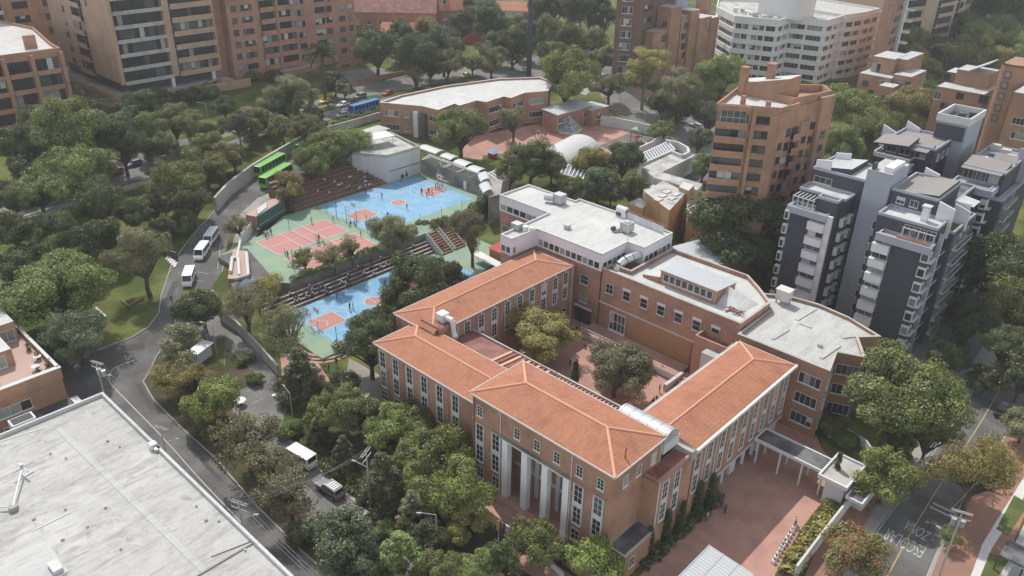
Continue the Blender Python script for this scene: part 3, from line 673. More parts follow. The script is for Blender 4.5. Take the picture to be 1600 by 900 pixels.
for x in (-64.3, -57.3, -53.8, -50.4, -46.7, -43.4): window(FB, x, y0, 11.6, 0, -1, 1.05, 1.75, 2, 3, pane=pane_pick(SM))
for x in (-64.3, -61.2, -46.65, -43.5): tall_window(FB, x, y0, 0, -1, 3.8, 10.2, 1.35)
for x in (-64.2, -61.1, -46.7, -43.6): window(FB, x, y0, .9, 0, -1, 1.35, 1.9, 2, 2, pane=pane_pick(SM))
for y in (66.5, 69.3, 72.5): window(FB, x1, y, 11.6, 1, 0, 1.0, 1.7, 2, 3, pane=pane_pick((.2, .3, .3)))
for x in (-47.9, -60.3, x1+.1): pipe(FB, x, y0-.1 if x != x1+.1 else 74.0, .2, 14.7)
pipe(FB, x0+.3, y0-.1, .2, 14.7, 'maroon_sheet')
m = MB(); m.tube((-46, 68.6, 15.6), (-46, 68.6, 15.9), .1, 'steel_dark'); m.tube((-42.3, 67.0, 14.9), (-42.3, 67.0, 17.0), .09, 'maroon_sheet'); m.build('vent_pipe', FB)
# glazed parapet strip behind, and the sheet metal vault
m = MB(); m.prism(rect(-66, 74.21, -49.4, 82.2), -.3, 8.8, 'brick', 'maroon_sheet')
for k in range(23): m.box(-65.4+.72*k, 81.2, 8.81, .22, 1.8, .3, 'brick_dark'); m.box(-65.04+.72*k, 81.3, 8.805, .42, 1.6, .1, 'ridge_tile')
m.box(-57.7, 82.35, 8.2, 16.6, .3, 1.0, 'concrete'); m.build('rear_gallery', FB)
m = MB(); n = 12; xa, xb = -49.2, -41.4; yc, r = 76.0, 1.75
for i in range(n):
    a, b_ = math.pi*i/n, math.pi*(i+1)/n
    q = [(xa, yc+r*math.cos(a), 13.6+r*.85*math.sin(a)), (xb, yc+r*math.cos(a), 13.6+r*.85*math.sin(a)), (xb, yc+r*math.cos(b_), 13.6+r*.85*math.sin(b_)), (xa, yc+r*math.cos(b_), 13.6+r*.85*math.sin(b_))]
    m.face(q, 'galvanised')
for xx, s in ((xa, 1), (xb, -1)):
    q = [(xx, yc+r*math.cos(math.pi*i/n), 13.6+r*.85*math.sin(math.pi*i/n)) for i in range(n+1)]; m.face(q[::-1] if s < 0 else q, 'galvanised')
for i in range(6):
    xx = xa+.3+(xb-xa-.6)*i/5
    for k in range(n):
        a, b_ = math.pi*k/n, math.pi*(k+1)/n; m.tube((xx, yc+(r+.02)*math.cos(a), 13.6+(r*.85+.02)*math.sin(a)), (xx, yc+(r+.02)*math.cos(b_), 13.6+(r*.85+.02)*math.sin(b_)), .05, 'galvanised', n=4, cap=False)
m.build('vaulted_skylight', FB)
m = MB(); m.prism(rect(-49.3, 74.2, -41.2, 77.8), 12.2, 13.6, 'grey_white_panel'); m.build('skylight_base', FB)
# --- terrace annex to the right of the block, and the little flat-roofed lean-to
AN = thing('school_side_annex', 'flat maroon-roofed brick annex between the front block and the right-hand wing', 'school building', (-40.4, 74.5, -1))
walls(AN, rect(-41.58, 70.4, -39.2, 78.6), -1.2, 11, 'brick'); m = MB(); m.face([(-41.4, 70.6, 11.02), (-39.4, 70.6, 11.02), (-39.4, 78.6, 11.02), (-41.4, 78.6, 11.02)], 'maroon_sheet'); m.build('roof', AN)
m = MB(); m.wall((-39.35, 70.4), (-39.35, 78.6), .34, 10.9, 11.3, 'brick_paving'); m.wall((-41.5, 70.55), (-39.53, 70.55), .3, 10.9, 11.25, 'brick'); m.build('parapet', AN)
for y in (72.2, 75.0): tall_window(AN, -39.2, y, 1, 0, 3.8, 10.3, 1.2)
pipe(AN, -39.1, 70.6, -1, 11)
LE = thing('school_lean_to', 'small dark flat-roofed brick lean-to at the near corner of the front block', 'school building', (-40, 67, -1))
walls(LE, rect(-41.58, 64.2, -38.9, 70.38), -1.2, 3.3, 'brick'); m = MB(); m.box(-40.22, 67.2, 3.3, 2.75, 6.5, .2, 'concrete'); m.build('eaves', LE)
m = MB(); m.face([(-41.4, 64.2, 3.51), (-39.1, 64.2, 3.51), (-39.1, 70.2, 3.51), (-41.4, 70.2, 3.51)], 'dark_roof'); m.build('roof', LE)
window(LE, -38.9, 65.7, .6, 1, 0, 1.1, 1.6, 2, 2, 'white_paint', 'glass_dark')
# --- left front wing
LF = thing('school_left_front_wing', 'lower brick school wing with clay roof left of the columned front block', 'school building', (-76, 70, 0))
walls(LF, rect(-89.5, 66, -65.8, 74.7), -.6, 11.3, 'brick'); hip(LF, -90, 65.5, -66.15, 75.1, 11.5, 12.75, 'x', (True, False))
for x in (-88.3, -85.1, -81.8, -78.4, -74.9, -71.5, -68.2):
    if x > -68.4: continue
    tall_window(LF, x, 66, 0, -1, 3.7, 10.4, 1.3); window(LF, x, 66, 1.0, 0, -1, 1.35, 1.8, 2, 2, pane=pane_pick(SM))
for x in (-83.4, -73.2, -66.2): pipe(LF, x, 65.9, 0, 11.2, 'ridge_tile' if x != -66.2 else 'white_paint')
m = MB(); m.tube((-67.3, 69.2, 12.4), (-67.3, 69.2, 14.2), .05, 'maroon_sheet'); m.tube((-67.1, 70.0, 12.4), (-67.1, 70.0, 13.7), .05, 'maroon_sheet'); m.tube((-67.3, 69.2, 13.4), (-67.3, 70.6, 13.4), .04, 'maroon_sheet'); m.build('vent_pipe', LF)
GA = thing('gallery_roof', 'ribbed maroon sheet roof over the covered walk at the courtyard edge', 'roof', (-75, 78, 8))
m = MB(); m.quad((-84.6, 75.2, 9.4), (-66.3, 75.2, 9.4), (-66.3, 82.2, 8.8), (-84.6, 82.2, 8.8), 'maroon_sheet')
for k in range(9): m.add([(x, y, z) for x in (-75.6+1.0*k, -75.1+1.0*k) for y, z in ((75.2, 9.42), (82.2, 8.82), (82.2, 9.0), (75.2, 9.6))], [(0, 1, 2, 3), (7, 6, 5, 4), (3, 2, 6, 7), (0, 3, 7, 4), (1, 5, 6, 2)], 'ridge_tile' if k % 2 == 0 else 'maroon_sheet')
m.build('sheeting', GA); m = MB(); m.wall((-84.6, 82.35), (-66.2, 82.35), .25, 8.2, 9.2, 'concrete'); m.build('edge_beam', GA)
m = MB(); m.prism(rect(-84.6, 75, -66.1, 82), -.3, 8.7, 'brick'); m.build('wall', GA)
# --- rear left wing
WL = thing('school_rear_left_wing', 'long clay-roofed school wing running back from the left, facing the courtyard', 'school building', (-89.4, 90, 0))
walls(WL, rect(-93.9, 76.2, -84.9, 109.8), -.6, 11.8, 'brick'); walls(WL, rect(-93.9, 73.4, -89.6, 76.18), -.6, 11.7, 'brick')
hip(WL, -94.3, 73.2, -84.5, 108.4, 12, 13.2, 'y')
for i, y in enumerate((107.0, 104.0, 100.8, 97.5, 94.3, 91.1, 87.8, 84.6, 81.3, 78.4)):
    tall_window(WL, -84.9, y, 1, 0, 5.4, 10.9, 1.25); m = MB(); m.box(-84.82, y, 11.02, .18, .24, .55, 'white_paint'); m.build('keystone', WL)
for y in (106.5, 102.8): window(WL, -84.9, y, 1.2, 1, 0, 2.2, 2.2, 2, 1, pane='glass_blind' if y < 104 else 'glass_dark')
pipe(WL, -84.8, 108.9, 0, 11.9); pipe(WL, -84.8, 89.5, 0, 11.9, 'ridge_tile')
for y in (82.5, 88.6): 
    m = MB(); m.tube((-88.3, y, 12.9), (-88.3, y, 13.6), .07, 'ridge_tile'); m.build('vent_pipe', WL)
PW = thing('plant_well', 'small sunken tiled platform with a white cooling unit in the roof corner', 'roof platform', (-86, 75, 11.6))
m = MB(); m.prism([(-88.2, 74.4), (-84.4, 74.4), (-84.4, 78.2), (-88.2, 78.2)], 11.2, 12.45, 'brick', 'maroon_sheet'); m.wall((-88.2, 74.2), (-84.2, 74.2), .3, 11.4, 13.1, 'maroon_sheet'); m.quad((-88, 73.2, 12.3), (-84.2, 73.2, 12.3), (-84.2, 74.3, 13.0), (-88, 74.3, 13.0), 'roof_tile'); m.build('platform', PW)
t = thing('cooling_unit', 'white boxy cooling unit with a bent duct on the tiled roof corner', 'air conditioner', (-86, 76.6, 12.45))
m = MB(); m.box(-86.2, 77, 12.46, 1.6, 1.6, 1.4, 'white_paint'); m.build('casing', t)
m = MB(); m.tube((-85.4, 77, 13.3), (-84.0, 77.2, 13.2), .45, 'white_paint', n=8); m.tube((-84.0, 77.2, 13.2), (-83.4, 76.9, 11.0), .42, 'white_paint', n=8); m.tube((-83.4, 76.9, 11.2), (-82.6, 76.5, 10.8), .45, 'white_paint', n=8); m.build('duct', t)
# --- right wing over its arcade
RW = thing('school_right_wing', 'long clay-roofed school wing on white pillars beside the red paved forecourt', 'school building', (-43.6, 92, 0))
walls(RW, rect(-48, 79, -39.2, 86.3), -1.3, 11.8, 'brick')
m = MB(); m.prism(rect(-48, 86.3, -39.2, 106.3), 2.35, 11.8, 'brick'); m.build('upper_wall', RW)
m = MB(); m.prism(rect(-48, 86.3, -43.5, 106.3), -1.3, 2.35, 'brick', bottom=False); m.build('arcade_wall', RW)
m = MB(); m.box(-39.12, 96.3, 2.2, .14, 20.1, .32, 'grey_white_panel'); m.build('arcade_beam', RW)
for y in (89.3, 95.4, 98.3, 99.7, 102.4):
    m = MB(); m.tube((-39.7, y, -1.2), (-39.7, y, 2.35), .3, 'white_paint', n=10); m.build('column', RW)
for y in (92.3, 104.8):
    m = MB(); m.box(-39.9, y, -1.2, .6, 1.7, 3.55, 'white_paint'); m.build('pier', RW)
hip(RW, -48.4, 78.3, -38.75, 106.6, 12, 13.1, 'y', (False, True))
m = MB(); m.box(-38.6, 92.4, 11.75, .35, 28.4, .4, 'white_paint'); m.build('wide_gutter', RW)
for y in (80.0, 83.2, 86.5, 89.6, 92.8, 95.9, 99.0, 102.1, 105.2): tall_window(RW, -39.2, y, 1, 0, 3.6, 10.4, 1.15)
for y in (81.6, 84.8): pipe(RW, -39.1, y, -1, 11.6)
pipe(RW, -39.1, 87.9, 2.4, 11.6, 'ridge_tile')
m = MB(); m.prism([(-48.4, 77.6), (-38.9, 77.6), (-38.9, 78.9), (-48.4, 78.9)], 10.4, 11.9, 'concrete'); m.build('end_gable', RW)
m = MB(); m.wall((-48.6, 79), (-48.6, 106.5), .5, 11.2, 11.9, 'concrete'); m.build('valley_ledge', RW)
# --- hall at the back of the courtyard
HA = thing('school_hall', 'red brick school hall behind the courtyard with flat white roof and clerestory lantern', 'school building', (-63, 118, 0))
hp = [(-78.7, 110), (-50.3, 110), (-50.3, 120.2), (-54.3, 123.8), (-58.2, 126.8), (-74.5, 126.6), (-74.5, 113), (-78.7, 112.6)]
walls(HA, hp, -.8, 12.3, 'brick'); poly_roof(HA, hp, 12.3, .75, .3, 'roof_white', 'brick', 'concrete')
LX0, LX1, LY0, LY1 = -68.6, -57.3, 113.8, 120.5
m = MB(); m.prism(rect(LX0, LY0, LX1, LY1), 12.3, [15.0, 15.0, 14.2, 14.2], 'brick', bottom=False); ln = m.build('lantern', HA)
m = MB(); m.add([(LX0-.2, LY0-.3, 15.02), (LX1+.2, LY0-.3, 15.02), (LX1+.2, LY1+.2, 14.22), (LX0-.2, LY1+.2, 14.22), (LX0-.2, LY0-.3, 15.17), (LX1+.2, LY0-.3, 15.17), (LX1+.2, LY1+.2, 14.37), (LX0-.2, LY1+.2, 14.37)], [(3, 2, 1, 0), (4, 5, 6, 7), (0, 1, 5, 4), (1, 2, 6, 5), (2, 3, 7, 6), (3, 0, 4, 7)], 'roof_grey'); m.build('lantern_roof', ln)
for k in range(8): window(HA, LX0+1.2+1.27*k, LY0, 13.1, 0, -1, 1.1, 1.45, 1, 1, 'grey_white_panel', 'glass_dark', name='window')
m = MB(); q = [(LX1+.1, LY0+.4), (-52.6, LY0+.6), (-52.0, 119.5), (LX1+.1, LY1)]
m.add([(*v, 12.36) for v in q]+[(LX1+.1, 117.6, 14.6)], [(0, 1, 4), (1, 2, 4), (2, 3, 4), (3, 0, 4)], 'roof_white'); m.build('lantern_slope', HA)
m = MB(); m.prism([(LX0-3.6, 113.6), (LX0, 113.6), (LX0, 120.5), (LX0-3.6, 120.5)], 12.3, [12.9, 13.6, 13.6, 12.9], 'brick', 'roof_white'); m.build('side_roof', HA)
for k, x in enumerate((-72.9, -69.1, -65.45, -61.8, -58.15, -54.5)):
    window(HA, x, 110, 8.5, 0, -1, 1.55, 1.9, 1, 2, 'grey_white_panel', 'glass_dark'); m = MB(); m.box(x, 109.93, 10.4, 1.75, .2, .5, 'lilac_panel'); m.build('shutter_box', HA)
window(HA, -76.8, 110, 8.5, 0, -1, 1.6, 1.9, 2, 2, 'grey_white_panel', 'glass_dark')
m = MB(); m.box(-67.4, 109.9, 6.05, 22.9, .22, .2, 'concrete_light'); m.build('string_course', HA)
m = MB(); m.box(-64.5, 109.95, 1.2, 12, .12, 4.8, 'ochre_brick'); m.build('ochre_panel', HA)
window(HA, -74.3, 109.98, 1.3, 0, -1, 3.6, 3.9, 4, 2, 'white_paint', 'glass_mid', name='glazed_door', dep=.2, bar=.12)
m = MB(); m.prism(rect(-56.5, 106.9, -50.4, 109.97), -.6, 8.6, 'brick', 'maroon_sheet'); m.ring(rect(-56.5, 106.9, -50.4, 109.97), 8.6, 9.6, .3, 'brick'); m.build('stair_tower', HA)
m = MB(); m.prism(rect(-53.9, 105.0, -50.6, 106.88), -.6, 8.2, 'concrete_light', 'concrete'); m.build('glazed_bay', HA)
window(HA, -53.9, 105.9, 4.4, -1, 0, 1.5, 3.2, 3, 3, 'white_paint', 'glass_mid')
# raised terrace with white railing in front of the hall
t = thing('hall_terrace', 'raised red terrace with a white railing in front of the school hall', 'terrace', (-69, 108, 0))
m = MB(); m.prism(rect(-79.6, 105.4, -58.3, 109.8), -.4, 1.15, 'concrete', 'brick_paving'); m.build('deck', t)
m = MB()
for k in range(43): m.box(-79.5+.5*k, 105.45, 1.15, .05, .05, 1.0, 'white_paint')
m.box(-69, 105.45, 2.12, 21.2, .09, .08, 'white_paint'); m.box(-69, 105.45, 1.6, 21.2, .05, .05, 'white_paint'); m.build('railing', t)
m = MB(); m.box(-69, 105.33, .2, 21.3, .14, .75, 'grey_white_panel'); m.build('front_panel', t)
m = MB(); m.box(-58.0, 104.6, -.4, .6, 5.5, 1.7, 'concrete_light'); m.build('ramp_wall', t)
for k in range(5):
    m = MB(); m.box(-55.2, 104.0+.9*k, -.4, 5, .9, .5+.22*k, 'brick_paving'); m.build('step', t)
# --- white-topped block
WB = thing('white_topped_block', 'flat-roofed school block with a white upper storey above red brick', 'school building', (-90, 115, 0))
wp = [(-98.2, 103), (-95.2, 103), (-95.0, 110), (-79, 110), (-79, 117.8), (-75.2, 117.9), (-75.3, 127.6), (-88.6, 128.3), (-99.2, 128.3), (-99.2, 126.8), (-112.4, 126.8), (-112.6, 117.7), (-98.8, 117.7)]
wp = [(x, y) for x, y in wp]
walls(WB, inset(ccw(wp), .12), -.6, 12.2, 'brick'); m = MB(); m.prism(wp, 12.2, 15.4, 'lilac_panel'); m.build('upper_storey', WB)
poly_roof(WB, wp, 15.4, .45, .28, 'roof_white', 'concrete_light')
for p, q, n in (((-94.6, 110), (-79.4, 110), 11), ((-79, 110.3), (-79, 117.5), 5), ((-75.2, 118.2), (-75.3, 127.2), 6), ((-112.3, 117.7), (-99.2, 117.7), 7), ((-98.0, 103), (-95.4, 103), 2), ((-95.2, 103.2), (-95.1, 109.6), 3)):
    d, nn = nrm(p, q); L_ = (Vector(q)-Vector(p)).length
    for i in range(n):
        c = Vector(p)+d*(L_*(i+.5)/n); window(WB, c.x, c.y, 12.55, nn.x, nn.y, L_/n-.14, 1.35, 1, 1, 'white_paint', ('glass_dark', 'glass_dark', 'glass_mid', 'glass_curtain')[(i*7+n) % 4], sill=False, dep=.06)
for x, z in ((-82.6, 8.3), (-82.6, 4.4)): window(WB, x, 109.88-.005, z, 0, -1, 1.9, 1.9, 1, 2, 'grey_white_panel', 'glass_dark' if z > 5 else 'glass_curtain')
for x in (-110.3, -107.3): window(WB, x, 117.58, 7.6, 0, -1, 2.2, 1.6, 3, 1, 'window_frame', 'glass_mid')
m = MB(); m.box(-82.4, 109.7, 3.3, 4.2, .4, .25, 'concrete_light'); m.box(-82.4, 109.85, .1, 3.8, .1, 3.0, 'glass_dark'); m.build('undercroft', WB)
pl = lambda n_, lb, px, py, z: thing(n_, lb, 'roof plant', P(px, py, z))
t = pl('cooling_unit', 'grey cooling unit with a big round duct on the left of the white roof', 874, 318, 15.45); o = t.location
m = MB(); m.box(o.x, o.y, 15.75, 2.2, 2.0, 1.9, 'galvanised'); m.build('casing', t)
m = MB(); m.tube((o.x-1, o.y-.6, 16.6), (o.x-2.9, o.y-1.4, 16.5), .75, 'galvanised', n=10); m.build('duct', t)
m = MB()
for dx, dy in ((-.9, -.8), (.9, -.8), (.9, .8), (-.9, .8)): m.box(o.x+dx, o.y+dy, 15.4, .15, .15, .4, 'steel_dark')
m.build('legs', t)
t = pl('cooling_unit', 'grey boxy cooling unit beside the red steel frame on the white roof', 979, 362, 15.45); o = t.location
m = MB(); m.box(o.x, o.y, 15.7, 2.0, 2.0, 1.8, 'galvanised'); m.build('casing', t)
m = MB(); m.tube((o.x, o.y, 17.5), (o.x, o.y, 17.7), .7, 'galvanised', n=12); m.build('fan', t)
t = pl('cooling_unit', 'grey cooling unit with white tanks on the near corner of the white roof', 808, 358, 15.45); o = t.location
m = MB(); m.box(o.x, o.y, 15.5, 1.9, 1.7, 1.3, 'galvanised'); m.build('casing', t)
m = MB(); m.tube((o.x+1.7, o.y+.5, 15.5), (o.x+1.7, o.y+.5, 16.5), .6, 'white_paint', n=10); m.tube((o.x+2.9, o.y+1.0, 15.5), (o.x+2.9, o.y+1.0, 16.4), .5, 'white_paint', n=10); m.build('tank', t)
t = pl('roof_vent', 'small square grey vent in the middle of the white roof', 886, 357, 15.45); o = t.location
m = MB(); m.box(o.x, o.y, 15.45, 1.0, 1.0, .8, 'galvanised'); m.box(o.x, o.y, 16.25, 1.3, 1.3, .12, 'galvanised'); m.build('cowl', t)
t = pl('roof_vent', 'round dark vent in front of the grey cooling unit on the white roof', 963, 361, 15.45); o = t.location
m = MB(); m.tube((o.x, o.y, 15.45), (o.x, o.y, 16.2), .7, 'galvanised', n=10); m.tube((o.x-.2, o.y-.4, 16.1), (o.x-.3, o.y-1, 16.1), .5, 'steel_dark', n=8); m.build('cowl', t)
t = pl('exhaust_hood', 'white domed exhaust hood at the far edge of the white roof', 972, 338, 15.5); o = t.location
m = MB(); m.box(o.x, o.y, 15.45, 2.4, 1.4, 1.6, 'white_paint'); m.tube((o.x-1.2, o.y, 17.0), (o.x+1.2, o.y, 17.0), .7, 'white_paint', n=10); m.build('casing', t)
m = MB(); m.box(o.x-.4, o.y-.73, 15.7, 1.2, .06, .8, 'dark_frame'); m.build('grille', t)
t = thing('steel_frame', 'long red steel frame with panels along the back edge of the white roof', 'frame', P(1010, 352, 15.5))
a, b = P(972, 333, 16.2), P(1037, 360, 16.2); m = MB(); m.wall(a[:2], b[:2], .15, 17.0, 17.3, 'maroon_sheet'); m.build('beam', t)
for k in range(7):
    q = a.lerp(b, (k+.5)/7); m = MB(); m.box(q.x, q.y, 15.5, 1.5, .1, 1.5, 'grey_white_panel', math.atan2(b.y-a.y, b.x-a.x)); m.build('panel', t)
t = thing('roof_duct', 'big curved silver duct bending down beside the white block', 'duct', P(965, 405, 11))
o = Vector((-76.9, 113.4, 12.2)); m = MB(); n = 9; pts = []
for k in range(n+1):
    a = math.pi/2*k/n; pts.append(Vector((o.x, o.y+2.6*math.sin(a)+.6, o.z+.3+1.7*math.sin(a*1.0)*0+1.8*(1-math.cos(a)))))
pts = [Vector((-77.6, 112.2, 10.8)), Vector((-77.5, 112.6, 12.0)), Vector((-77.3, 113.3, 13.1)), Vector((-76.9, 114.4, 13.8)), Vector((-76.5, 115.8, 14.0)), Vector((-76.3, 117.6, 14.0))]
for a, b in zip(pts, pts[1:]): m.tube(a, b, .85, 'metal', n=14)
m.build('duct', t, smooth=False)
t = thing('flagpole', 'thin white pole at the inner corner of the white roof', 'pole', (-78.7, 117.0, 12)); m = MB(); m.tube((-78.8, 117.4, 10), (-78.8, 117.4, 20.5), .06, 'white_paint'); m.build('pole', t)
t = thing('red_kiosk', 'little building with a red pyramid awning beside the white-topped block', 'kiosk', P(790, 395, 3)); o = t.location
m = MB(); m.box(o.x, o.y, -.3, 5, 5, 4.5, 'brick'); m.build('wall', t)
m = MB(); c = [(o.x-2.8, o.y-2.8, 4.2), (o.x+2.8, o.y-2.8, 4.2), (o.x+2.8, o.y+2.8, 4.2), (o.x-2.8, o.y+2.8, 4.2), (o.x, o.y, 6.6)]; m.add(c, [(0, 1, 4), (1, 2, 4), (2, 3, 4), (3, 0, 4), (3, 2, 1, 0)], 'red_awning'); m.build('roof', t)
t = thing('shade_sail', 'white curved canopy on the ground behind the rear left wing', 'canopy', P(770, 408, 2)); a = P(745, 400, 2); b = P(782, 420, 2); m = MB(); m.wall(a[:2], b[:2], 2.2, 2.6, 2.75, 'white_paint'); m.build('sheet', t)
m = MB()
for k in (0.05, .95): q = a.lerp(b, k); m.tube((q.x, q.y, -.3), (q.x, q.y, 2.6), .08, 'white_paint')
m.build('post', t)
# --- fan-shaped end block
FA = thing('fan_shaped_block', 'saw-toothed brick school block with pale flat roof at the end of the right wing', 'school building', (-42, 118, -1))
fp = [(-49.9, 108.7), (-34.4, 108.9), (-35.9, 114.9), (-32.1, 116.6), (-35.4, 121.8), (-32.8, 124.7), (-39.2, 127.2), (-44.9, 127.9), (-50, 127), (-54.3, 124.2), (-50.1, 120.4)]
walls(FA, fp, -1.6, 11.3, 'brick_brown'); poly_roof(FA, fp, 11.3, .55, .3, 'roof_membrane', 'brick_brown', 'concrete')
for z in (.6, 4.3, 8.0):
    window(FA, -37.0, 108.85, z, 0, -1, 3.6, 1.9, 4, 1, pane='glass_dark'); 
    if z > 1: window(FA, -40.9, 108.8, z, 0, -1, 1.2, 1.9, 1, 1, pane='glass_mid')
    for p, q in (((-34.4, 108.9), (-35.9, 114.9)), ((-35.9, 114.9), (-32.1, 116.6)), ((-32.1, 116.6), (-35.4, 121.8)), ((-35.4, 121.8), (-32.8, 124.7))):
        d, nn = nrm(p, q); c = (Vector(p)+Vector(q))/2; window(FA, c.x, c.y, z, nn.x, nn.y, (Vector(q)-Vector(p)).length*.82, 1.9, 4, 1, pane=pane_pick((.4, .4, .1)))
m = MB()
for a, b in (((1207, 530), (1232, 515)), ((1245, 500), (1275, 482)), ((1283, 560), (1312, 540)), ((1250, 505), (1268, 512)), ((1316, 528), (1340, 525))):
    a, b = P(*a, 11.4), P(*b, 11.4); m.wall(a[:2], b[:2], .5, 11.33, 11.5, 'roof_membrane')
m.build('roof_seam', FA)
t = thing('roof_tank', 'pale box tank on legs on the fan-shaped roof beside the hall', 'tank', P(1223, 472, 11.5)); o = t.location
m = MB(); m.box(o.x, o.y, 12.3, 2.3, 1.8, 1.7, 'concrete_light'); m.box(o.x, o.y, 14.0, 2.6, 2.1, .15, 'concrete_light'); m.build('tank', t)
m = MB()
for dx in (-.9, .9):
    for dy in (-.7, .7): m.box(o.x+dx, o.y+dy, 11.3, .2, .2, 1.0, 'concrete')
m.build('legs', t)
t = thing('roof_vent', 'tiny square vent near the middle of the fan-shaped roof', 'roof plant', P(1281, 541, 11.4)); o = t.location; m = MB(); m.box(o.x, o.y, 11.33, .6, .6, .5, 'galvanised'); m.build('cowl', t)
t = thing('roof_scrap', 'heap of scrap boards and pipes on the hall roof corner', 'scrap heap', P(1150, 488, 12.4)); o = t.location
m = MB()
for k in range(16): a = rnd.random()*3; x, y = o.x+rnd.uniform(-1.3, 1.3), o.y+rnd.uniform(-.6, .6); m.tube((x-math.cos(a), y-math.sin(a), 12.4+rnd.random()*.5), (x+math.cos(a), y+math.sin(a), 12.4+rnd.random()*.5), .09, rnd.choice(['timber', 'galvanised', 'maroon_sheet']))
m.build('pieces', t)
# --- covered walk and gate lodge at the forecourt
t = thing('covered_walk', 'flat concrete-roofed covered walk on white posts across the forecourt', 'covered walkway', (-33, 98, FCZ))
m = MB(); m.prism(rect(-38.9, 96.6, -27.6, 100.2), 3.1, 3.35, 'white_paint'); m.ring(rect(-38.9, 96.6, -27.6, 100.2), 3.35, 3.6, .22, 'white_paint'); m.face([(-38.7, 96.8, 3.37), (-27.8, 96.8, 3.37), (-27.8, 100, 3.37), (-38.7, 100, 3.37)], 'dark_roof'); m.build('roof', t)
for x in (-38.2, -34.6, -31.2, -28.2):
    for y in (96.9, 99.9):
        m = MB(); m.box(x, y, -1.1, .24, .24, 4.2, 'white_paint'); m.build('post', t)
t = thing('gate_lodge', 'square white-edged flat-roofed gate lodge at the end of the covered walk', 'gatehouse', (-26, 98.5, FCZ))
m = MB(); m.prism(rect(-27.3, 96, -24.6, 101.2), -1.2, 3.3, 'grey_white_panel', bottom=False); m.build('wall', t)
m = MB(); m.prism(rect(-28.3, 95.2, -24.1, 101.9), 3.31, 3.6, 'white_paint'); m.ring(rect(-28.3, 95.2, -24.1, 101.9), 3.6, 3.95, .25, 'white_paint'); m.face([(-28, 95.5, 3.62), (-24.4, 95.5, 3.62), (-24.4, 101.6, 3.62), (-28, 101.6, 3.62)], 'concrete'); m.build('roof', t)
m = MB(); m.prism(rect(-24.0, 95.0, -21.6, 104.2), 2.3, 2.55, 'white_paint', 'dark_roof'); m.ring(rect(-24.0, 95.0, -21.6, 104.2), 2.55, 2.8, .22, 'white_paint'); m.build('side_roof', t)
m = MB(); m.prism(rect(-23.9, 98, -22.2, 104), -1.2, 2.3, 'grey_white_panel', bottom=False); m.build('side_wall', t)
t = thing('marquee', 'white ribbed sheet canopy on posts in the near part of the forecourt', 'canopy', P(1115, 890, 2))
m = MB(); x0, y0, x1, y1 = -32.4, 60, -26.2, 73.2
m.add([(x0, y0, 3.3), (x1, y0, 2.9), (x1, y1, 2.9), (x0, y1, 3.3), (x0, y0, 3.4), (x1, y0, 3.0), (x1, y1, 3.0), (x0, y1, 3.4)], [(3, 2, 1, 0), (4, 5, 6, 7), (0, 1, 5, 4), (1, 2, 6, 5), (2, 3, 7, 6), (3, 0, 4, 7)], 'polycarbonate')
for k in range(26): m.tube((x0, y0+.25+.51*k, 3.42), (x1, y0+.25+.51*k, 3.02), .05, 'grey_white_panel', n=4)
m.build('sheet', t)
m = MB()
for x, z in ((x0, 3.3), (x1, 2.9), (x0+2, 3.17), (x0+4.1, 3.04)): m.wall((x, y0), (x, y1), .14, z-.02+.1, z+.17, 'galvanised')
for y in (y1, y1-4.4, y1-8.8): m.wall((x0, y), (x1, y), .12, 2.8, 2.95, 'galvanised')
m.build('frame', t)
for x in (x0+.1, x1-.1):
    for y in (y1-.1, y1-6.5): m = MB(); m.box(x, y, -1.1, .16, .16, 4.0, 'galvanised'); m.build('post', t)
# ================================================================ towers and houses around the school
def tower(name, label, poly, z0, z1, mat, cat='apartment block', group=None, core=True):
    cx = sum(p[0] for p in poly)/len(poly); cy = sum(p[1] for p in poly)/len(poly)
    t = thing(name, label, cat, (cx, cy, z0), group)
    if core: walls(t, poly, z0, z1, mat)
    return t
def tbox(t, name, x0, y0, x1, y1, z0, z1, mat, top=None):
    m = MB(); m.prism(rect(x0, y0, x1, y1), z0, z1, mat, top); return m.build(name, t)
DK = (.66, .16, .1); MX = (.4, .25, .2)
# --- tan tower, upper left
T = tower('apartment_tower', 'big tan brick apartment tower with long balconies and dark open ground floor, upper left', rect(-306, 101, -259.6, 134.3), 15.2, 54, 'brick_tan')
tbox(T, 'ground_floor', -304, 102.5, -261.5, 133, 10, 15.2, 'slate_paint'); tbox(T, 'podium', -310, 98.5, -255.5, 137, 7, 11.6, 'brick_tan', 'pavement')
facade(T, (-259.6, 101), (-259.6, 134.3), 14.9, 4.15, 9, [(.04, .5, 'B', {'m': 'concrete', 'ph': .8}), (.50, .56, 'P'), (.575, .985, 'B', {'ph': 1.3})], 1.6, 'brick_tan', 'concrete', mix=(.55, .25, .12))
facade(T, (-306, 101), (-259.6, 101), 14.9, 4.15, 9, [(.42, .62, 'B', {'ph': 1.2, 'd': 1.0}), (.25, .3, 'W', {'h': 1.8}), (.7, .72, 'W', {'h': 1.6, 'skip': (0, 1, 2, 3, 4)})], 1.2, 'brick_tan', mix=DK)
facade(T, (-259.6, 101), (-259.6, 134.3), 14.9, 4.15, 9, [(.0, .035, 'P'), (.985, 1.0, 'P')], 1.6, 'brick_tan')
for y in (117.4, 131.5): tbox(T, 'pillar', -259.2, y-.5, -258.2, y+.5, 10, 15.2, 'white_paint')
m = MB(); m.wall((-252.5, 100), (-250.5, 140), .6, 8, 12.2, 'brick_tan'); m.wall((-252.5, 100), (-300, 96), .6, 8, 12, 'brick_tan'); tag(m.build('boundary_wall', org=(-252, 120, 9)), 'tan brick boundary wall with planters in front of the big tan tower', 'wall')
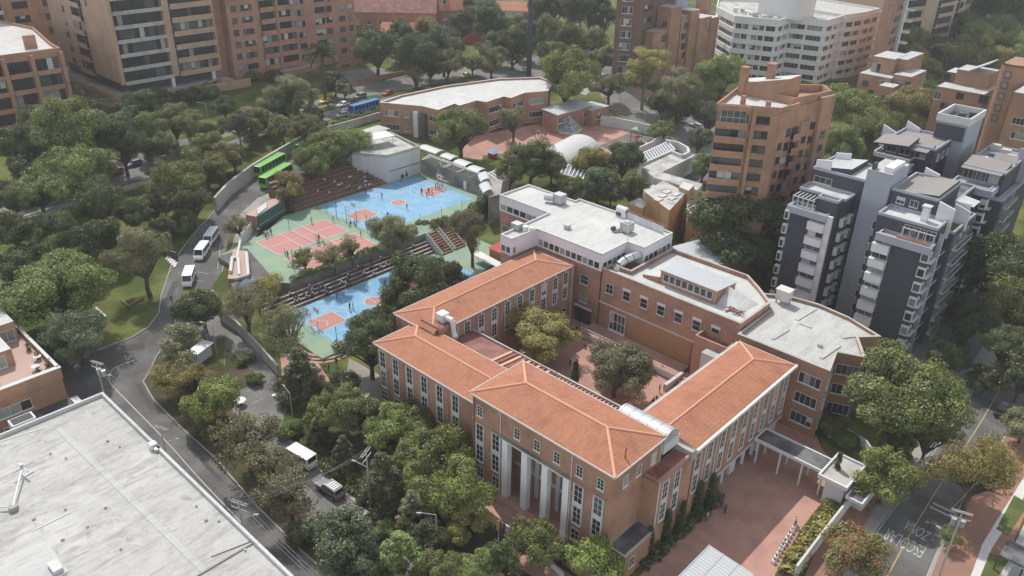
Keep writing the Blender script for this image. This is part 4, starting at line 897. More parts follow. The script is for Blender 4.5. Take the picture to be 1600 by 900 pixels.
# --- brick building with blazing white roof, left edge
T = tower('apartment_block', 'red brick block with glaring white roof and wide corner windows at the left edge', [(-262, 84), (-254, 84.4), (-254, 55), (-305, 50), (-312, 86), (-290, 90)][::-1], 8, 28.4, 'brick_salmon')
poly_roof(T, ccw([(-262, 85), (-254, 84.4), (-254, 55), (-305, 50), (-312, 86), (-290, 90)]), 28.4, .8, .5, 'roof_white', 'brick_salmon')
facade(T, (-254, 55), (-254, 84.4), 9.6, 4.45, 4, [(.02, .2, 'B'), (.24, .46, 'B'), (.5, .7, 'B'), (.74, .96, 'B')], 1.1, 'brick_salmon', mix=(.5, .25, .12))
for u in (57, 61.4, 69, 76.2, 84): tbox(T, 'pier', -254, y0 := u-.5, -252.85, u+.5, 8, 28.3, 'brick_salmon')
tbox(T, 'roof_wall', -272, 66, -269, 72, 28.4, 33, 'brick_salmon'); tbox(T, 'chimney', -263, 78, -261.5, 81, 28.4, 32, 'brick_salmon'); tbox(T, 'roof_wall', -276, 70, -262.5, 70.8, 28.4, 29.6, 'white_paint')
# --- orange block far behind it
T = tower('apartment_block', 'orange brick block half hidden behind the white-roofed building, far upper left', rect(-360, 80, -322, 113), 12, 60, 'brick_orange')
facade(T, (-322, 80), (-322, 113), 20, 4.6, 8, [(.05, .35, 'B', {'m': 'concrete_light'}), (.45, .6, 'W', {'h': 2.2}), (.75, .95, 'W', {'h': 2.2})], 1.2, 'brick_orange', mix=MX)
# --- salmon tower
T = tower('apartment_tower', 'salmon brick apartment tower right of the tan tower, with a palm in front', rect(-290, 139, -258.2, 190.5), 8, 52, 'brick_salmon')
B_ = {'d': .9, 'ph': 1.3}
facade(T, (-258.2, 139), (-258.2, 190.5), 12.2, 3.85, 10, [(.03, .07, 'W', {'h': 1.9}), (.1, .18, 'W', {'h': 1.8}), (.23, .34, 'B', B_), (.36, .5, 'B', B_), (.52, .575, 'W', {'h': 1.9}), (.66, .74, 'W', {'h': 2}), (.75, .8, 'W', {'h': 2}), (.86, .91, 'W', {'h': 1.8}), (.94, .98, 'W', {'h': 2})], .9, 'brick_salmon', mix=(.35, .28, .15))
tbox(T, 'pier', -258.2, 156.6, -257, 157.6, 8, 52, 'brick_brown'); tbox(T, 'wing', -275, 133.8, -262, 139, 8, 52, 'brick_salmon')
tbox(T, 'base', -258.2, 150, -254, 170, 7, 11.3, 'brick_salmon', 'pavement')
t = thing('garden_wall', 'low salmon brick garden wall with gate opening below the salmon tower', 'wall', (-252, 180, 8)); tbox(t, 'wall', -252.6, 176, -252, 196, 7, 11.2, 'brick_salmon'); tbox(t, 'gate_recess', -252.05, 178, -251.95, 182, 8, 10.4, 'dark_frame')
# --- dark brown tower, top centre
q = [(-178.6, 245.2), (-172.6, 249), (-176.5, 279), (-196, 274)]
T = tower('apartment_tower', 'dark brown brick tower with white-curtained corner windows, top centre', q, 6, 52, 'brick_dark')
facade(T, q[0], q[1], 9.2, 4.2, 10, [(.28, .82, 'W', {'h': 2.4, 'c': 4, 'f': 'window_frame'})], .5, 'brick_dark', mix=(.1, .2, .45))
facade(T, q[1], q[2], 9.2, 4.2, 10, [(.2, .28, 'W', {'h': 2.1}), (.3, .42, 'W', {'h': 2.1}), (.52, .6, 'W', {'h': 2.1})], .5, 'brick_dark', mix=(.25, .3, .3))
tbox(T, 'shaft', -181, 279, -175.5, 287, 6, 52, 'blue_grey_paint')
# --- orange stepped block beside it
def bx(t, name, xl, xr, yt, X, dep, z0, mat, top=None, dz=0):
    ya, za = onX(xl, yt, X); yb, zb = onX(xr, yt, X); z = (za+zb)/2+dz
    tbox(t, name, X-dep, ya, X, yb, z0, z, mat, top); return ya, yb, z
T = thing('apartment_block', 'stepped orange brick block with chimney between the brown and the pale towers', 'apartment block', (-170, 290, 5))
r = bx(T, 'wall', 1022, 1050, 47, -170, 14, 5, 'brick_orange', 'roof_grey'); bx(T, 'wall', 1050, 1066, 11, -169, 14, 5, 'brick_orange', 'roof_grey'); bx(T, 'wall', 1066, 1081, 24, -170, 14, 5, 'brick_orange', 'roof_grey')
bx(T, 'wall', 1081, 1094, 16, -169, 16, 5, 'brick_orange', 'roof_grey'); bx(T, 'wall', 1094, 1112, 27, -168, 15, 5, 'brick_orange', 'roof_grey'); bx(T, 'wall', 1112, 1124, 27, -167.5, 15, 5, 'brick_brown', 'roof_grey'); bx(T, 'chimney', 1106, 1113, -5, -176, 5, 20, 'brick_orange')
for px, py, X in ((1037, 60, -170), (1036, 85, -170), (1068, 57, -170), (1068, 72, -170), (1069, 86, -170), (1072, 40, -170), (1038, 38, -169.9)):
    y, z = onX(px, py, X); window(T, X, y, z-1, 1, 0, 3.4, 2.2, 2, 1, 'dark_frame', pane_pick(MX))
# --- pale concrete block with continuous parapets
zt = 26
q = [tuple(p) for p in XY([(1122, 14), (1150, 28), (1216, 34), (1235, 28), (1292, 34), (1316, 27)], zt)]
q2 = q+[(-160, 352), (-186, 330)]
T = tower('apartment_block', 'pale grey concrete apartment block with continuous parapet bands and cluttered roof', q2, 2, zt-.4, 'tower_white')
for i in range(7):
    z = 24.2-3.75*i; m = MB(); qq = inset(ccw(q2), -.7); m.prism(qq, z, z+1.75, 'tower_white'); m.build('parapet_band', T)
poly_roof(T, inset(ccw(q2), -.7), zt, .9, .5, 'roof_dirty', 'tower_white')
for a, b, bays in ((q[0], q[1], [(.2, .9)]), (q[1], q[2], [(.02, .16), (.18, .32), (.42, .56), (.58, .7), (.74, .96)]), (q[2], q[3], [(.1, .4), (.55, .9)]), (q[3], q[4], [(.04, .44), (.5, .92)]), (q[4], q[5], [(.08, .4), (.5, .72)])):
    for i in range(7):
        facade(T, a, b, 22.1-3.75*i, 3.75, 1, [(u, v, 'S', {'h': 1.95, 'sill': .08, 'f': 'grey_white_panel'}) for u, v in bays], .5, 'tower_white', mix=(.5, .25, .15))
tbox(T, 'lift_housing', -158, 311, -141, 325, 26, 34, 'tower_white'); 
for k in range(16):
    x, y = rnd.uniform(-168, -140), rnd.uniform(303, 312); tbox(T, 'roof_unit', x, y, x+rnd.uniform(.6, 1.8), y+rnd.uniform(.6, 1.8), 26.05, 26.6+rnd.random(), rnd.choice(['concrete_light', 'galvanised', 'white_paint']))
q3 = [(-131.5, 333), (-129, 345), (-128.6, 360), (-160, 366), (-160, 336)]
T = tower('apartment_block', 'pale grey concrete block stepping back behind the banded one', q3, 2, 26.4, 'tower_white')
for i in range(7): m = MB(); m.prism(inset(ccw(q3), -.8), 24.2-3.75*i, 26-3.75*i, 'tower_white'); m.build('parapet_band', T)
poly_roof(T, q3, 26.4, .8, .5, 'roof_membrane', 'tower_white')
for a, b in ((q3[4], q3[0]), (q3[0], q3[1]), (q3[1], q3[2])):
    for i in range(6): facade(T, a, b, 22.1-3.75*i, 3.75, 1, [(.1, .45, 'S', {'h': 1.95, 'sill': .08, 'f': 'grey_white_panel'}), (.55, .9, 'S', {'h': 1.95, 'sill': .08, 'f': 'grey_white_panel'})], .5, 'tower_white', mix=(.5, .25, .15))
# --- brick tower with white slab edges and the beige tower behind
T = thing('apartment_tower', 'red brick tower with a white corner strip and white slab edges, top right', 'apartment block', (-125, 385, 2))
pa, pb, pc = P(1360, 97, 12), P(1381, 92, 12), P(1395, 84, 12)
walls(T, [tuple(pa[:2]), tuple(pb[:2]), tuple(pc[:2]), (pc.x-6, pc.y+22), (pa.x-2, pa.y+20)], 0, 62, 'brick_salmon')
facade(T, tuple(pb[:2]), tuple(pc[:2]), 12, 4.2, 9, [(.15, .45, 'W', {'h': 2}), (.55, .9, 'W', {'h': 2})], .6, 'brick_salmon', mix=MX)
m = MB(); m.box(pc.x+.4, pc.y, 0, 1.6, 1.6, 62, 'tower_white'); m.build('corner_strip', T)
for i in range(10):
    m = MB(); m.box(pc.x+1.6, pc.y+1.5, 12+4.2*i, 4, 3, .5, 'tower_white'); m.build('slab_edge', T)
T = thing('apartment_tower', 'olive-beige apartment tower with balcony rows at the top right edge of the woods', 'apartment block', (-110, 420, 2))
pa, pb, pc, pd = P(1394, 88, 6), P(1436, 82, 6), P(1475, 72, 6), P(1512, 48, 6)
pts = [tuple(p[:2]) for p in (pa, pb, pc, pd)]; walls(T, pts+[(pd.x-30, pd.y+25), (pa.x-40, pa.y+20)], 0, 62, 'beige_render')
for a, b, bays in ((pts[0], pts[1], [(.05, .8, 'B', {'ph': 1.3, 'd': 1.2})]), (pts[1], pts[2], [(.3, .98, 'B', {'ph': 1.3, 'd': 1.2})]), (pts[2], pts[3], [(.1, .4, 'B', {'ph': 1.3, 'd': 1.2}), (.5, .75, 'W', {'h': 2})])):
    facade(T, a, b, 7, 4.5, 9, bays, 1.2, 'beige_render', mix=DK)
# --- brick houses on the wooded slope, right
def house(label, px, ztop, z0, mat='brick_orange', roofm='roof_membrane', par=.8, wins=(), extra=(), cat='house', name='brick_house'):
    poly = XY(px, ztop); T = tower(name, label, poly, z0, ztop-.3, mat, cat); poly_roof(T, poly, ztop-.3, par, .4, roofm, mat)
    cp = ccw(poly)
    for i, u, z, w_, hh in wins:
        a, b = Vector(cp[i]), Vector(cp[(i+1) % len(cp)]); d, n = nrm(a, b); c = a.lerp(b, u); window(T, c.x, c.y, z, n.x, n.y, w_, hh, 2, 1, 'window_frame', pane_pick(MX))
    for pxs, z, za, mt in extra:
        m = MB(); m.prism(XY(pxs, z), za, z, mt, 'roof_grey'); m.build('upper_storey', T)
    return T
# tan-orange house in front of the brick tower
def mass(T, face, xl, xr, yt, v, dep, z0, mat, top='roof_membrane', name='wall'):
    """box whose front face lies on x=v (face X) or y=v (face Y), between two image columns, up to image row yt"""
    if face == 'X':
        a, za = onX(xl, yt, v); b, zb = onX(xr, yt, v); z = (za+zb)/2; tbox(T, name, v-dep, a, v, b, z0, z, mat, top); return a, b, z
    d = ray(xl, yt); t = v/d.y; a, za = d.x*t, CAMH+d.z*t; d = ray(xr, yt); t = v/d.y; b, zb = d.x*t, CAMH+d.z*t; z = (za+zb)/2; tbox(T, name, a, v, b, v+dep, z0, z, mat, top); return a, b, z
def onY(px, py, Y): d = ray(px, py); t = Y/d.y; return d.x*t, CAMH+d.z*t
def wY(T, px, py, Y, w_, hh, frame='window_frame', pane=None, c=2, r=1): x, z = onY(px, py, Y); return window(T, x, Y, z-hh/2, 0, -1, w_, hh, c, r, frame, pane or pane_pick(MX))
def wX(T, px, py, X, w_, hh, frame='window_frame', pane=None, c=2, r=1): y, z = onX(px, py, X); return window(T, X, y, z-hh/2, 1, 0, w_, hh, c, r, frame, pane or pane_pick(MX))
T = thing('brick_house', 'stepped orange brick house with terraces in front of the red tower', 'house', (-105, 300, 4))
mass(T, 'Y', 1342, 1394, 118, 283, 10, 2, 'brick_orange'); mass(T, 'Y', 1364, 1399, 90, 288, 12, 2, 'brick_orange', 'roof_membrane'); mass(T, 'Y', 1373, 1396, 135, 277, 6, 2, 'brick_orange'); mass(T, 'Y', 1397, 1418, 92, 291, 16, 2, 'brick_brown', 'roof_grey'); mass(T, 'Y', 1396, 1425, 118, 285, 14, 2, 'brick_orange')
wY(T, 1369, 107, 288, 3, 3.6); wY(T, 1382, 153, 277, 2.4, 1.8); wY(T, 1380, 131, 282.98, 1.4, 2)
for px, py in ((1352, 130), (1360, 145)): wY(T, px, py, 283, 2.0, 1.8, 'dark_frame')
for px, py in ((1405, 130), (1418, 132)): wY(T, px, py, 285, 1.8, 1.8, 'dark_frame')
T = thing('brick_house', 'long brown brick house with sloping roof pieces on the wooded slope, far right', 'house', (-70, 285, 4))
mass(T, 'Y', 1462, 1540, 141, 272, 14, 0, 'brick_brown'); mass(T, 'Y', 1495, 1550, 112, 279, 9, 0, 'brick_brown', 'roof_membrane'); mass(T, 'Y', 1479, 1496, 113, 280, 8, 0, 'brick_dark', 'roof_grey')
m = MB(); a, z = onY(1513, 112, 278); b, zb = onY(1548, 100, 278); m.add([(a, 278, z), (b, 278, zb), (b, 286, zb), (a, 286, z), (a, 278, z+.4), (b, 278, zb+.4), (b, 286, zb+.4), (a, 286, z+.4)], [(3, 2, 1, 0), (4, 5, 6, 7), (0, 1, 5, 4), (1, 2, 6, 5), (2, 3, 7, 6), (3, 0, 4, 7)], 'roof_white'); m.build('lean_to_roof', T)
wY(T, 1465, 149, 272, 2, 2.4); wY(T, 1537, 155, 272, 2.6, 2.4, 'dark_frame', 'glass_dark'); wY(T, 1480, 120, 280, 2, 2, 'dark_frame', 'glass_dark')
for px, py in ((1475, 165), (1495, 166), (1515, 170), (1500, 150)): wY(T, px, py, 272, 2.2, 1.9, 'dark_frame')
T = thing('brick_house', 'tall rounded brown brick house with a column of small windows, far right', 'house', (-58, 280, 4))
x0, z0_ = onY(1566, 97, 268); x1, z1_ = onY(1603, 103, 268); n = 8; r = (x1-x0)/2+.5; cx_ = (x0+x1)/2+.6
pts = [(cx_+r*math.cos(math.pi+math.pi*i/n), 268+r*math.sin(math.pi+math.pi*i/n)*.6) for i in range(n+1)]+[(cx_+r, 280), (cx_-r, 280)]
walls(T, pts, 0, z0_, 'brick_brown'); poly_roof(T, pts, z0_-.5, .5, .4, 'roof_grey', 'brick_brown')
for py in (119, 136, 154, 173, 190): x, z = onY(1577, py, 264.8); window(T, cx_-.9, 268-r*.6-.02, z-.9, -.12, -1, 1.8, 1.9, 1, 1, 'brick_dark', 'glass_curtain', bar=.3)
T = thing('brick_house', 'brown brick house cut by the right edge, in front of the rounded one', 'house', (-50, 262, 4)); mass(T, 'Y', 1583, 1640, 148, 255, 14, 0, 'brick_brown', 'roof_membrane')
for px, py in ((1594, 190), (1592, 213)): wY(T, px, py, 255, 4, 1.9, c=4)
# --- brick houses with steep roofs, top
def gable(label, px, py, sx, sy, zh, zr, rz, dorm=0, roofm='roof_tile', wallm='brick_salmon', name='brick_house'):
    g = G(px, py); T = thing(name, label, 'house', g, rz=rz); m = MB(); m.box(0, 0, -1, sx, sy, zh+1, wallm); link('wall', m.mesh('wall'), T)
    m = MB(); o = .5; hx, hy = sx/2+o, sy/2+o
    m.add([(-hx, -hy, zh), (hx, -hy, zh), (hx, hy, zh), (-hx, hy, zh), (-hx, 0, zr), (hx, 0, zr)], [(0, 1, 5, 4), (2, 3, 4, 5), (3, 0, 4), (1, 2, 5), (3, 2, 1, 0)], roofm); link('roof', m.mesh('roof'), T)
    for k in range(dorm):
        x = -sx/2+sx*(k+.5)/dorm; f = link('dormer', DORM(), T, (x, -sy*.3, zh+(zr-zh)*.35))
    for k in range(max(2, int(sx/5))):
        fm, pm = win_mesh(1.6, 1.8, 2, 1, 'window_frame', pane_pick(MX)); f = link('window', fm, T, (-sx/2+sx*(k+.5)/max(2, int(sx/5)), -sy/2, zh*.45)); link('pane', pm, f)
    return T
_d = {}
def DORM():
    if 'd' not in _d:
        m = MB(); m.box(0, 0, -1, 2.2, 2.4, 2.6, 'white_paint'); m.box(0, -1.22, -.2, 1.5, .06, 1.4, 'glass_dark'); m.add([(-1.4, -1.6, 1.6), (1.4, -1.6, 1.6), (1.4, 1.8, 1.6), (-1.4, 1.8, 1.6), (0, -1.6, 2.6), (0, 1.8, 2.6)], [(0, 4, 5, 3), (1, 2, 5, 4), (0, 1, 4), (2, 3, 5)], 'roof_tile'); _d['d'] = m.mesh('dormer')
    return _d['d']
A0 = math.radians(42)
gable('long brown-roofed brick house at the top edge beside the salmon tower', 600, 48, 46, 16, 9, 16, A0+.05, 0, 'maroon_sheet')
gable('brick house with white dormers and steep roof at the top edge', 668, 45, 30, 15, 9, 17, A0+.15, 2)
gable('brick house with pale dormers farther right at the top edge', 712, 40, 22, 14, 8, 16, A0+.3, 2)
gable('white house with orange tiled roof behind the trees at the top edge', 806, 30, 26, 14, 5, 8, A0-.1, 0, 'roof_tile', 'white_paint', 'white_house')
gable('low brick outbuilding below the dormered houses', 640, 62, 22, 10, 4, 7, A0, 0, 'roof_tile')
t = thing('garden_wall', 'dark red boundary wall beyond the avenue, below the dormered houses', 'wall', G(750, 62)); a, b = G(728, 70), G(778, 57); m = MB(); m.wall(a[:2], b[:2], .4, a.z-1, a.z+3.4, 'red_paint'); m.build('wall', t)
# --- orange tower right of centre
q = [(-78.6, 144.3), (-68.4, 150.6), (-66.0, 168.8), (-69.5, 172.5), (-84.0, 161)]
T = tower('apartment_tower', 'orange brick apartment tower with corner balconies behind the beige house', q, 0, 36.6, 'brick_orange')
front = [(-78.6, 144.3), (-68.4, 150.6)]; side = [(-68.4, 150.6), (-66.0, 168.8)]
poly_roof(T, [(-78.9, 144), (-68.2, 150.4), (-67.4, 157), (-82.5, 158.6)], 36.6, .9, .35, 'roof_white', 'brick_orange')
facade(T, front[0], front[1], 3.6, 2.95, 11, [(.0, .52, 'B', {'ph': 1.05, 'd': 1.0}), (.64, .86, 'W', {'h': 1.5})], 1.0, 'brick_orange', mix=(.4, .2, .2))
facade(T, side[0], side[1], 3.6, 2.95, 10, [(.17, .27, 'W', {'h': 1.6}), (.28, .41, 'B', {'ph': 1.2, 'd': .9}), (.61, .68, 'W', {'h': 1.5}), (.69, .735, 'W', {'h': 1.3})], .9, 'brick_orange', mix=(.6, .2, .1))
d, n = nrm(*front); c = Vector(front[0]).lerp(Vector(front[1]), .6); m = MB(); m.box(c.x+n.x*.3, c.y+n.y*.3, 0, .7, 1.0, 36.6, 'brick_orange', math.atan2(d.y, d.x)); m.build('pier', T)
d, n = nrm(*side)
for u0, u1, zt, k in ((.0, .16, 36.5, .25), (.42, .6, 33.4, .5), (.74, 1.0, 37.5, .8)):
    a, b = Vector(side[0]).lerp(Vector(side[1]), u0), Vector(side[0]).lerp(Vector(side[1]), u1); m = MB(); m.wall(tuple((a+n*k/2)), tuple((b+n*k/2)), k, 0, zt, 'brick_orange'); m.build('side_wall', T)
    for i in range(9):
        c = (a+b)/2+n*(k+.004); window(T, c.x, c.y, 5.2+2.95*i, n.x, n.y, min(1.6, (b-a).length*.45), 1.35, 2, 1, 'dark_frame', pane_pick(DK))
m = MB(); m.ring([(-68.8, 156.5), (-66.2, 168.4), (-69.6, 172), (-78, 164), (-80, 159)], 36.6, 38.2, .4, 'brick_orange'); m.build('terrace_wall', T)
m = MB(); m.prism([(-80.5, 156), (-71, 158), (-71, 163.5), (-81.5, 161)], 36.6, [39.2, 41.4, 41.4, 39.2], 'brick_orange', 'roof_white'); m.build('penthouse', T)
for x, y, z in ((-80.2, 156.6, 42.2), (-76.2, 160.2, 43)): m = MB(); m.box(x, y, 36.6, 1.3, 1.6, z-36.6, 'brick_salmon'); m.box(x, y, z, 1.6, 1.9, .3, 'brick_salmon'); m.build('chimney', T)
for x, y, hh in ((-76.4, 150.2, 1.8), (-71.8, 152, 1.2)): m = MB(); m.box(x, y, 36.6, .8, .8, hh, 'brick_salmon'); m.build('roof_stack', T)
T2_ = facade(T, front[0], front[1], 33.4, 3.0, 1, [(.06, .46, 'T')], 1.0)
window(T, *(Vector(front[0]).lerp(Vector(front[1]), .27)+nrm(*front)[1]*.4), 33.5, nrm(*front)[1].x, nrm(*front)[1].y, 5, 2.9, 4, 2, 'window_frame', 'glass_mid', sill=False)
m = MB(); a, b = Vector(front[0])+nrm(*front)[1]*.9, Vector(front[0]).lerp(Vector(front[1]), .52)+nrm(*front)[1]*.9; m.wall(tuple(a), tuple(b), .3, 36.4, 37.5, 'brick_orange'); m.build('eave_band', T)
# --- slate and blue-grey stepped towers on the right
ST = [0]
def slate(label, blocks):
    T = thing('stepped_tower', label, 'apartment block', (blocks[0][1], blocks[0][2], 0), 'slate stepped towers')
    for nm, x0, y0, x1, y1, z1, mt, top in blocks:
        m = MB(); m.prism(rect(x0, y0, x1, y1), -1.5, z1, mt, top); m.build(nm, T)
        if nm != 'shaft': m = MB(); m.ring(rect(x0, y0, x1, y1), z1, z1+.5, .3, mt if mt != 'slate_paint' else 'blue_grey_paint'); m.build('parapet', T)
    return T
WH = 'trim_grey'
A = slate('slate and blue-grey stepped tower nearest the school roof, with pergola terrace', [('wall', -60.0, 146.6, -50.8, 151.2, 24, 'slate_paint', 'roof_white'), ('upper_wall', -60, 151.2, -49.4, 161, 27, 'slate_paint', 'roof_grey'), ('lower_wall', -60.0, 143.4, -52.4, 146.6, 21.3, 'slate_paint', 'pavement'), ('wall', -55.4, 144.6, -51.4, 146.6, 24, 'slate_paint', 'roof_white'), ('shaft', -49.4, 150.2, -44.8, 158.6, 30, 'blue_grey_paint', 'roof_membrane')])
m = MB(); m.box(-56.2, 143.1, 20.4, 7.8, .5, 1.3, 'blue_grey_paint'); m.box(-60.1, 145, 20.4, .5, 3.8, 1.3, 'blue_grey_paint'); m.build('terrace_parapet', A)
m = MB(); 
for k in range(6): m.box(-59.6+.75*k, 145.4, 23.6, .14, 3.4, .14, WH)
for k in range(5): m.box(-59.7+1.0*k, 143.8, 21.3, .14, .14, 2.3, WH)
m.box(-57.6, 143.8, 23.45, 4.5, .16, .16, WH); m.build('pergola', A)
for i in range(8):
    z = 18.3-2.95*i; m = MB(); m.box(-53.9, 142.9, z, 3.2, 1.0, 1.5, 'lilac_panel'); m.box(-53.9, 142.88, z+1.5, 3.3, 1.1, .1, WH); m.build('balcony', A)
    window(A, -53.9, 143.39, z+1.55, 0, -1, 3.0, 1.3, 2, 1, WH, pane_pick((.2, .2, .3)), sill=False)
    m = MB(); m.box(-59.9, 143.0, z+.6, .9, .8, 1.9, WH); b_ = m.build('bay_box', A); window(A, -59.9, 142.6, z+.8, 0, -1, .75, 1.5, 1, 1, WH, pane_pick((.5, .3, .1)), sill=False, dep=.05)
    for y, w_ in ((147.0, 1.5), (149.6, 1.3)):
        m = MB(); m.box(-50.6 if y < 148.3 else -50.4, y, z+.7, .7, w_+.3, 1.7, WH); m.build('bay_box', A); window(A, -50.24 if y < 148.3 else -50.04, y, z+.85, 1, 0, w_, 1.35, 2, 1, WH, pane_pick(DK), sill=False, dep=.05)
m = MB(); m.box(-51.85, 143.6, -1, 1.0, .6, 22.6, 'lilac_panel'); m.build('edge_strip', A)
window(A, -57.6, 151.2, 24.6, 0, -1, 3.6, 1.3, 3, 1, WH, 'glass_dark')
for x, y, z in ((-58.3, 151.6, 29.4), (-58.0, 160, 28.9)):
    m = MB(); m.prism([(x-1.4, y-.2), (x+1.6, y-.2), (x+1.6, y+.2), (x-1.4, y+.2)], 24, [z-.5, z, z, z-.5], 'lilac_panel'); m.build('screen_wall', A)
m = MB(); m.prism(rect(-59.8, 153, -53.2, 160.8), 27, [27.1, 28.2, 28.2, 27.1], 'slate_paint', 'roof_grey'); m.build('upper_roof', A); m = MB(); m.face([(-53.1, 151.5, 27.06), (-49.6, 151.5, 27.06), (-49.6, 160.7, 27.06), (-53.1, 160.7, 27.06)], 'roof_white'); m.build('flat_roof', A)
for i in range(8): 
    z = 19-2.95*i; window(A, -45.6, 150.2, z, 0, -1, 1.3, 1.6, 1, 1, 'lilac_panel', 'glass_dark')
m = MB(); m.box(-46.0, 154, 30, 1.6, 6, .9, 'lilac_panel'); m.box(-48.6, 151.2, 30, .5, 1.5, 1.2, 'slate_paint'); m.build('roof_box', A)
Bt = slate('slate and blue-grey stepped tower at the street corner, with a small roof lawn', [('wall', -44.2, 145, -33.8, 150.8, 24, 'slate_paint', 'roof_white'), ('upper_wall', -44.6, 150.8, -36.4, 163, 27, 'slate_paint', 'slate_sheet'), ('lower_wall', -42.6, 142.6, -33.4, 145, 21.3, 'slate_paint', 'terracotta_floor'), ('side_wall', -36.4, 150.8, -32.4, 163, 22, 'slate_paint', 'lawn'), ('link_wall', -44.79, 152, -44.6, 175, 24, 'slate_paint', 'dark_roof'), ('rear_wall', -44, 163.2, -36.5, 176, 23, 'slate_paint', 'dark_roof')])
m = MB(); m.prism(rect(-42.8, 151.2, -36.6, 162.8), 27.02, [27.2, 28.0, 28.0, 27.2], 'slate_paint', 'slate_sheet'); m.build('upper_roof', Bt)
m = MB(); m.box(-38.0, 142.3, 20.4, 9.6, .5, 1.4, 'blue_grey_paint'); m.box(-36.6, 142.6, 21.8, 5.6, .3, .5, 'brick_orange'); m.build('terrace_parapet', Bt)
m = MB(); m.box(-36.4, 144.5, 21.3, 5.0, 1.0, .3, 'terracotta_floor')
for k in range(5): m.box(-38.8+1.3*k, 143.0, 21.4, .12, .12, 2.4, WH)
m.box(-36.2, 143.0, 23.7, 5.4, .14, .14, WH); m.build('terrace_frame', Bt)
for k in range(3): window(Bt, -38.4+1.9*k, 144.98, 21.5, 0, -1, 1.6, 2.2, 2, 1, WH, pane_pick((.6, .2, .1)))
m = MB(); m.box(-37.2, 148.2, 24, 1.1, 1.1, 2.6, 'lilac_panel'); m.box(-37.2, 148.2, 26.6, 1.5, 1.5, .25, 'roof_white'); m.build('chimney', Bt)
for x, y, z in ((-34.4, 150.4, 27.4), (-33.2, 156.5, 25.6), (-41.5, 163, 28.8)):
    m = MB(); m.prism([(x-1.6, y-.2), (x+1.2, y-.2), (x+1.2, y+.2), (x-1.6, y+.2)], 21, [z, z-.8, z-.8, z], 'lilac_panel'); m.build('screen_wall', Bt)
m = MB(); m.box(-33.6, 157.2, 22, 2.4, .3, 4, 'lilac_panel'); m.quad((-34.8, 156.8, 26), (-31.9, 156.8, 25.6), (-31.9, 161, 25.6), (-34.8, 161, 26), 'roof_white'); m.build('roof_shelter', Bt)
for i in range(8):
    z = 18.3-2.95*i
    m = MB(); m.box(-41.4, 142.1, z, 3.0, 1.0, 1.5, 'lilac_panel'); m.box(-41.4, 142.08, z+1.5, 3.1, 1.1, .1, WH); m.build('balcony', Bt); window(Bt, -41.4, 142.59, z+1.55, 0, -1, 2.8, 1.3, 2, 1, WH, pane_pick((.2, .2, .3)), sill=False)
    # corner boxes with white frames
    m = MB(); m.box(-33.9, 142.9, z+.5, 1.4, 1.4, 2.0, WH); m.box(-33.3, 144.6, z+.3, .9, 3.6, .2, WH); m.build('bay_box', Bt)
    window(Bt, -33.9, 142.18, z+.75, 0, -1, 1.2, 1.5, 1, 1, WH, pane_pick((.6, .25, .1)), sill=False, dep=.05); window(Bt, -33.17, 143.0, z+.75, 1, 0, 1.1, 1.5, 1, 1, WH, pane_pick((.6, .25, .1)), sill=False, dep=.05)
    m = MB(); m.box(-33.4, 148.7, z+.2, .8, 4.0, .2, WH); m.box(-33.05, 148.7, z+.4, .08, 3.9, .8, 'glass_mid'); m.build('balcony', Bt); window(Bt, -33.78, 148.7, z+.5, 1, 0, 3.4, 2.0, 3, 1, WH, pane_pick(DK), sill=False)
    m = MB(); m.box(-31.95, 156.5, z+.2, .9, 9, .2, WH); m.box(-31.55, 156.5, z+.4, .08, 8.9, .8, 'glass_mid'); m.build('balcony', Bt); window(Bt, -32.38, 156.5, z+.5, 1, 0, 7.6, 2.0, 6, 1, WH, pane_pick(DK), sill=False)
m = MB(); m.box(-33.2, 146.5, -1, .7, 1.0, 24, 'blue_grey_paint'); m.build('edge_strip', Bt)
for x in (-42.6, -40.2): window(Bt, x, 150.8, 24.9, 0, -1, 1.5, 1.3, 2, 1, WH, pane_pick(DK))
for i in range(8):
    window(Bt, -44.2, 147.5, 18.9-2.95*i, -1, 0, 1.4, 1.4, 2, 1, WH, pane_pick(DK)); window(A, -49.4, 154, 18.9-2.95*i, 1, 0, 1.3, 1.4, 1, 1, WH, pane_pick(DK)); window(A, -60, 155, 19-2.95*i, -1, 0, 1.5, 1.4, 2, 1, WH, pane_pick(DK))
Ct = slate('slate stepped tower with grey roofs behind the stair shaft, farther from the street', [('wall', -57.4, 176, -50.4, 184, 24.6, 'slate_paint', 'roof_grey'), ('upper_wall', -57, 180, -46.6, 192, 27.2, 'slate_paint', 'slate_sheet'), ('shaft', -50.6, 190, -44.2, 200.5, 31, 'blue_grey_paint', 'dark_roof')])
m = MB(); m.ring(rect(-50.8, 189.8, -44, 200.7), 31, 32.6, .35, 'concrete_light'); m.box(-47.5, 189.7, 27.5, 5.8, .3, 3.0, 'slate_paint'); m.build('roof_tank_wall', Ct)
m = MB(); m.tube((-47, 194, 31), (-47, 194, 32.6), .8, 'steel_dark', n=10); m.tube((-45.6, 197, 31), (-45.6, 197, 32.4), .7, 'steel_dark', n=10); m.build('roof_tank', Ct)
m = MB(); m.prism(rect(-58.2, 176.5, -51, 182.5), 27.21, [27.3, 28, 28.6, 27.9], 'slate_paint', 'slate_sheet'); m.prism(rect(-51.0, 178, -47.6, 183), 26.6, [27, 27, 27.6, 27.6], 'slate_paint', 'slate_sheet'); m.build('upper_roof', Ct)
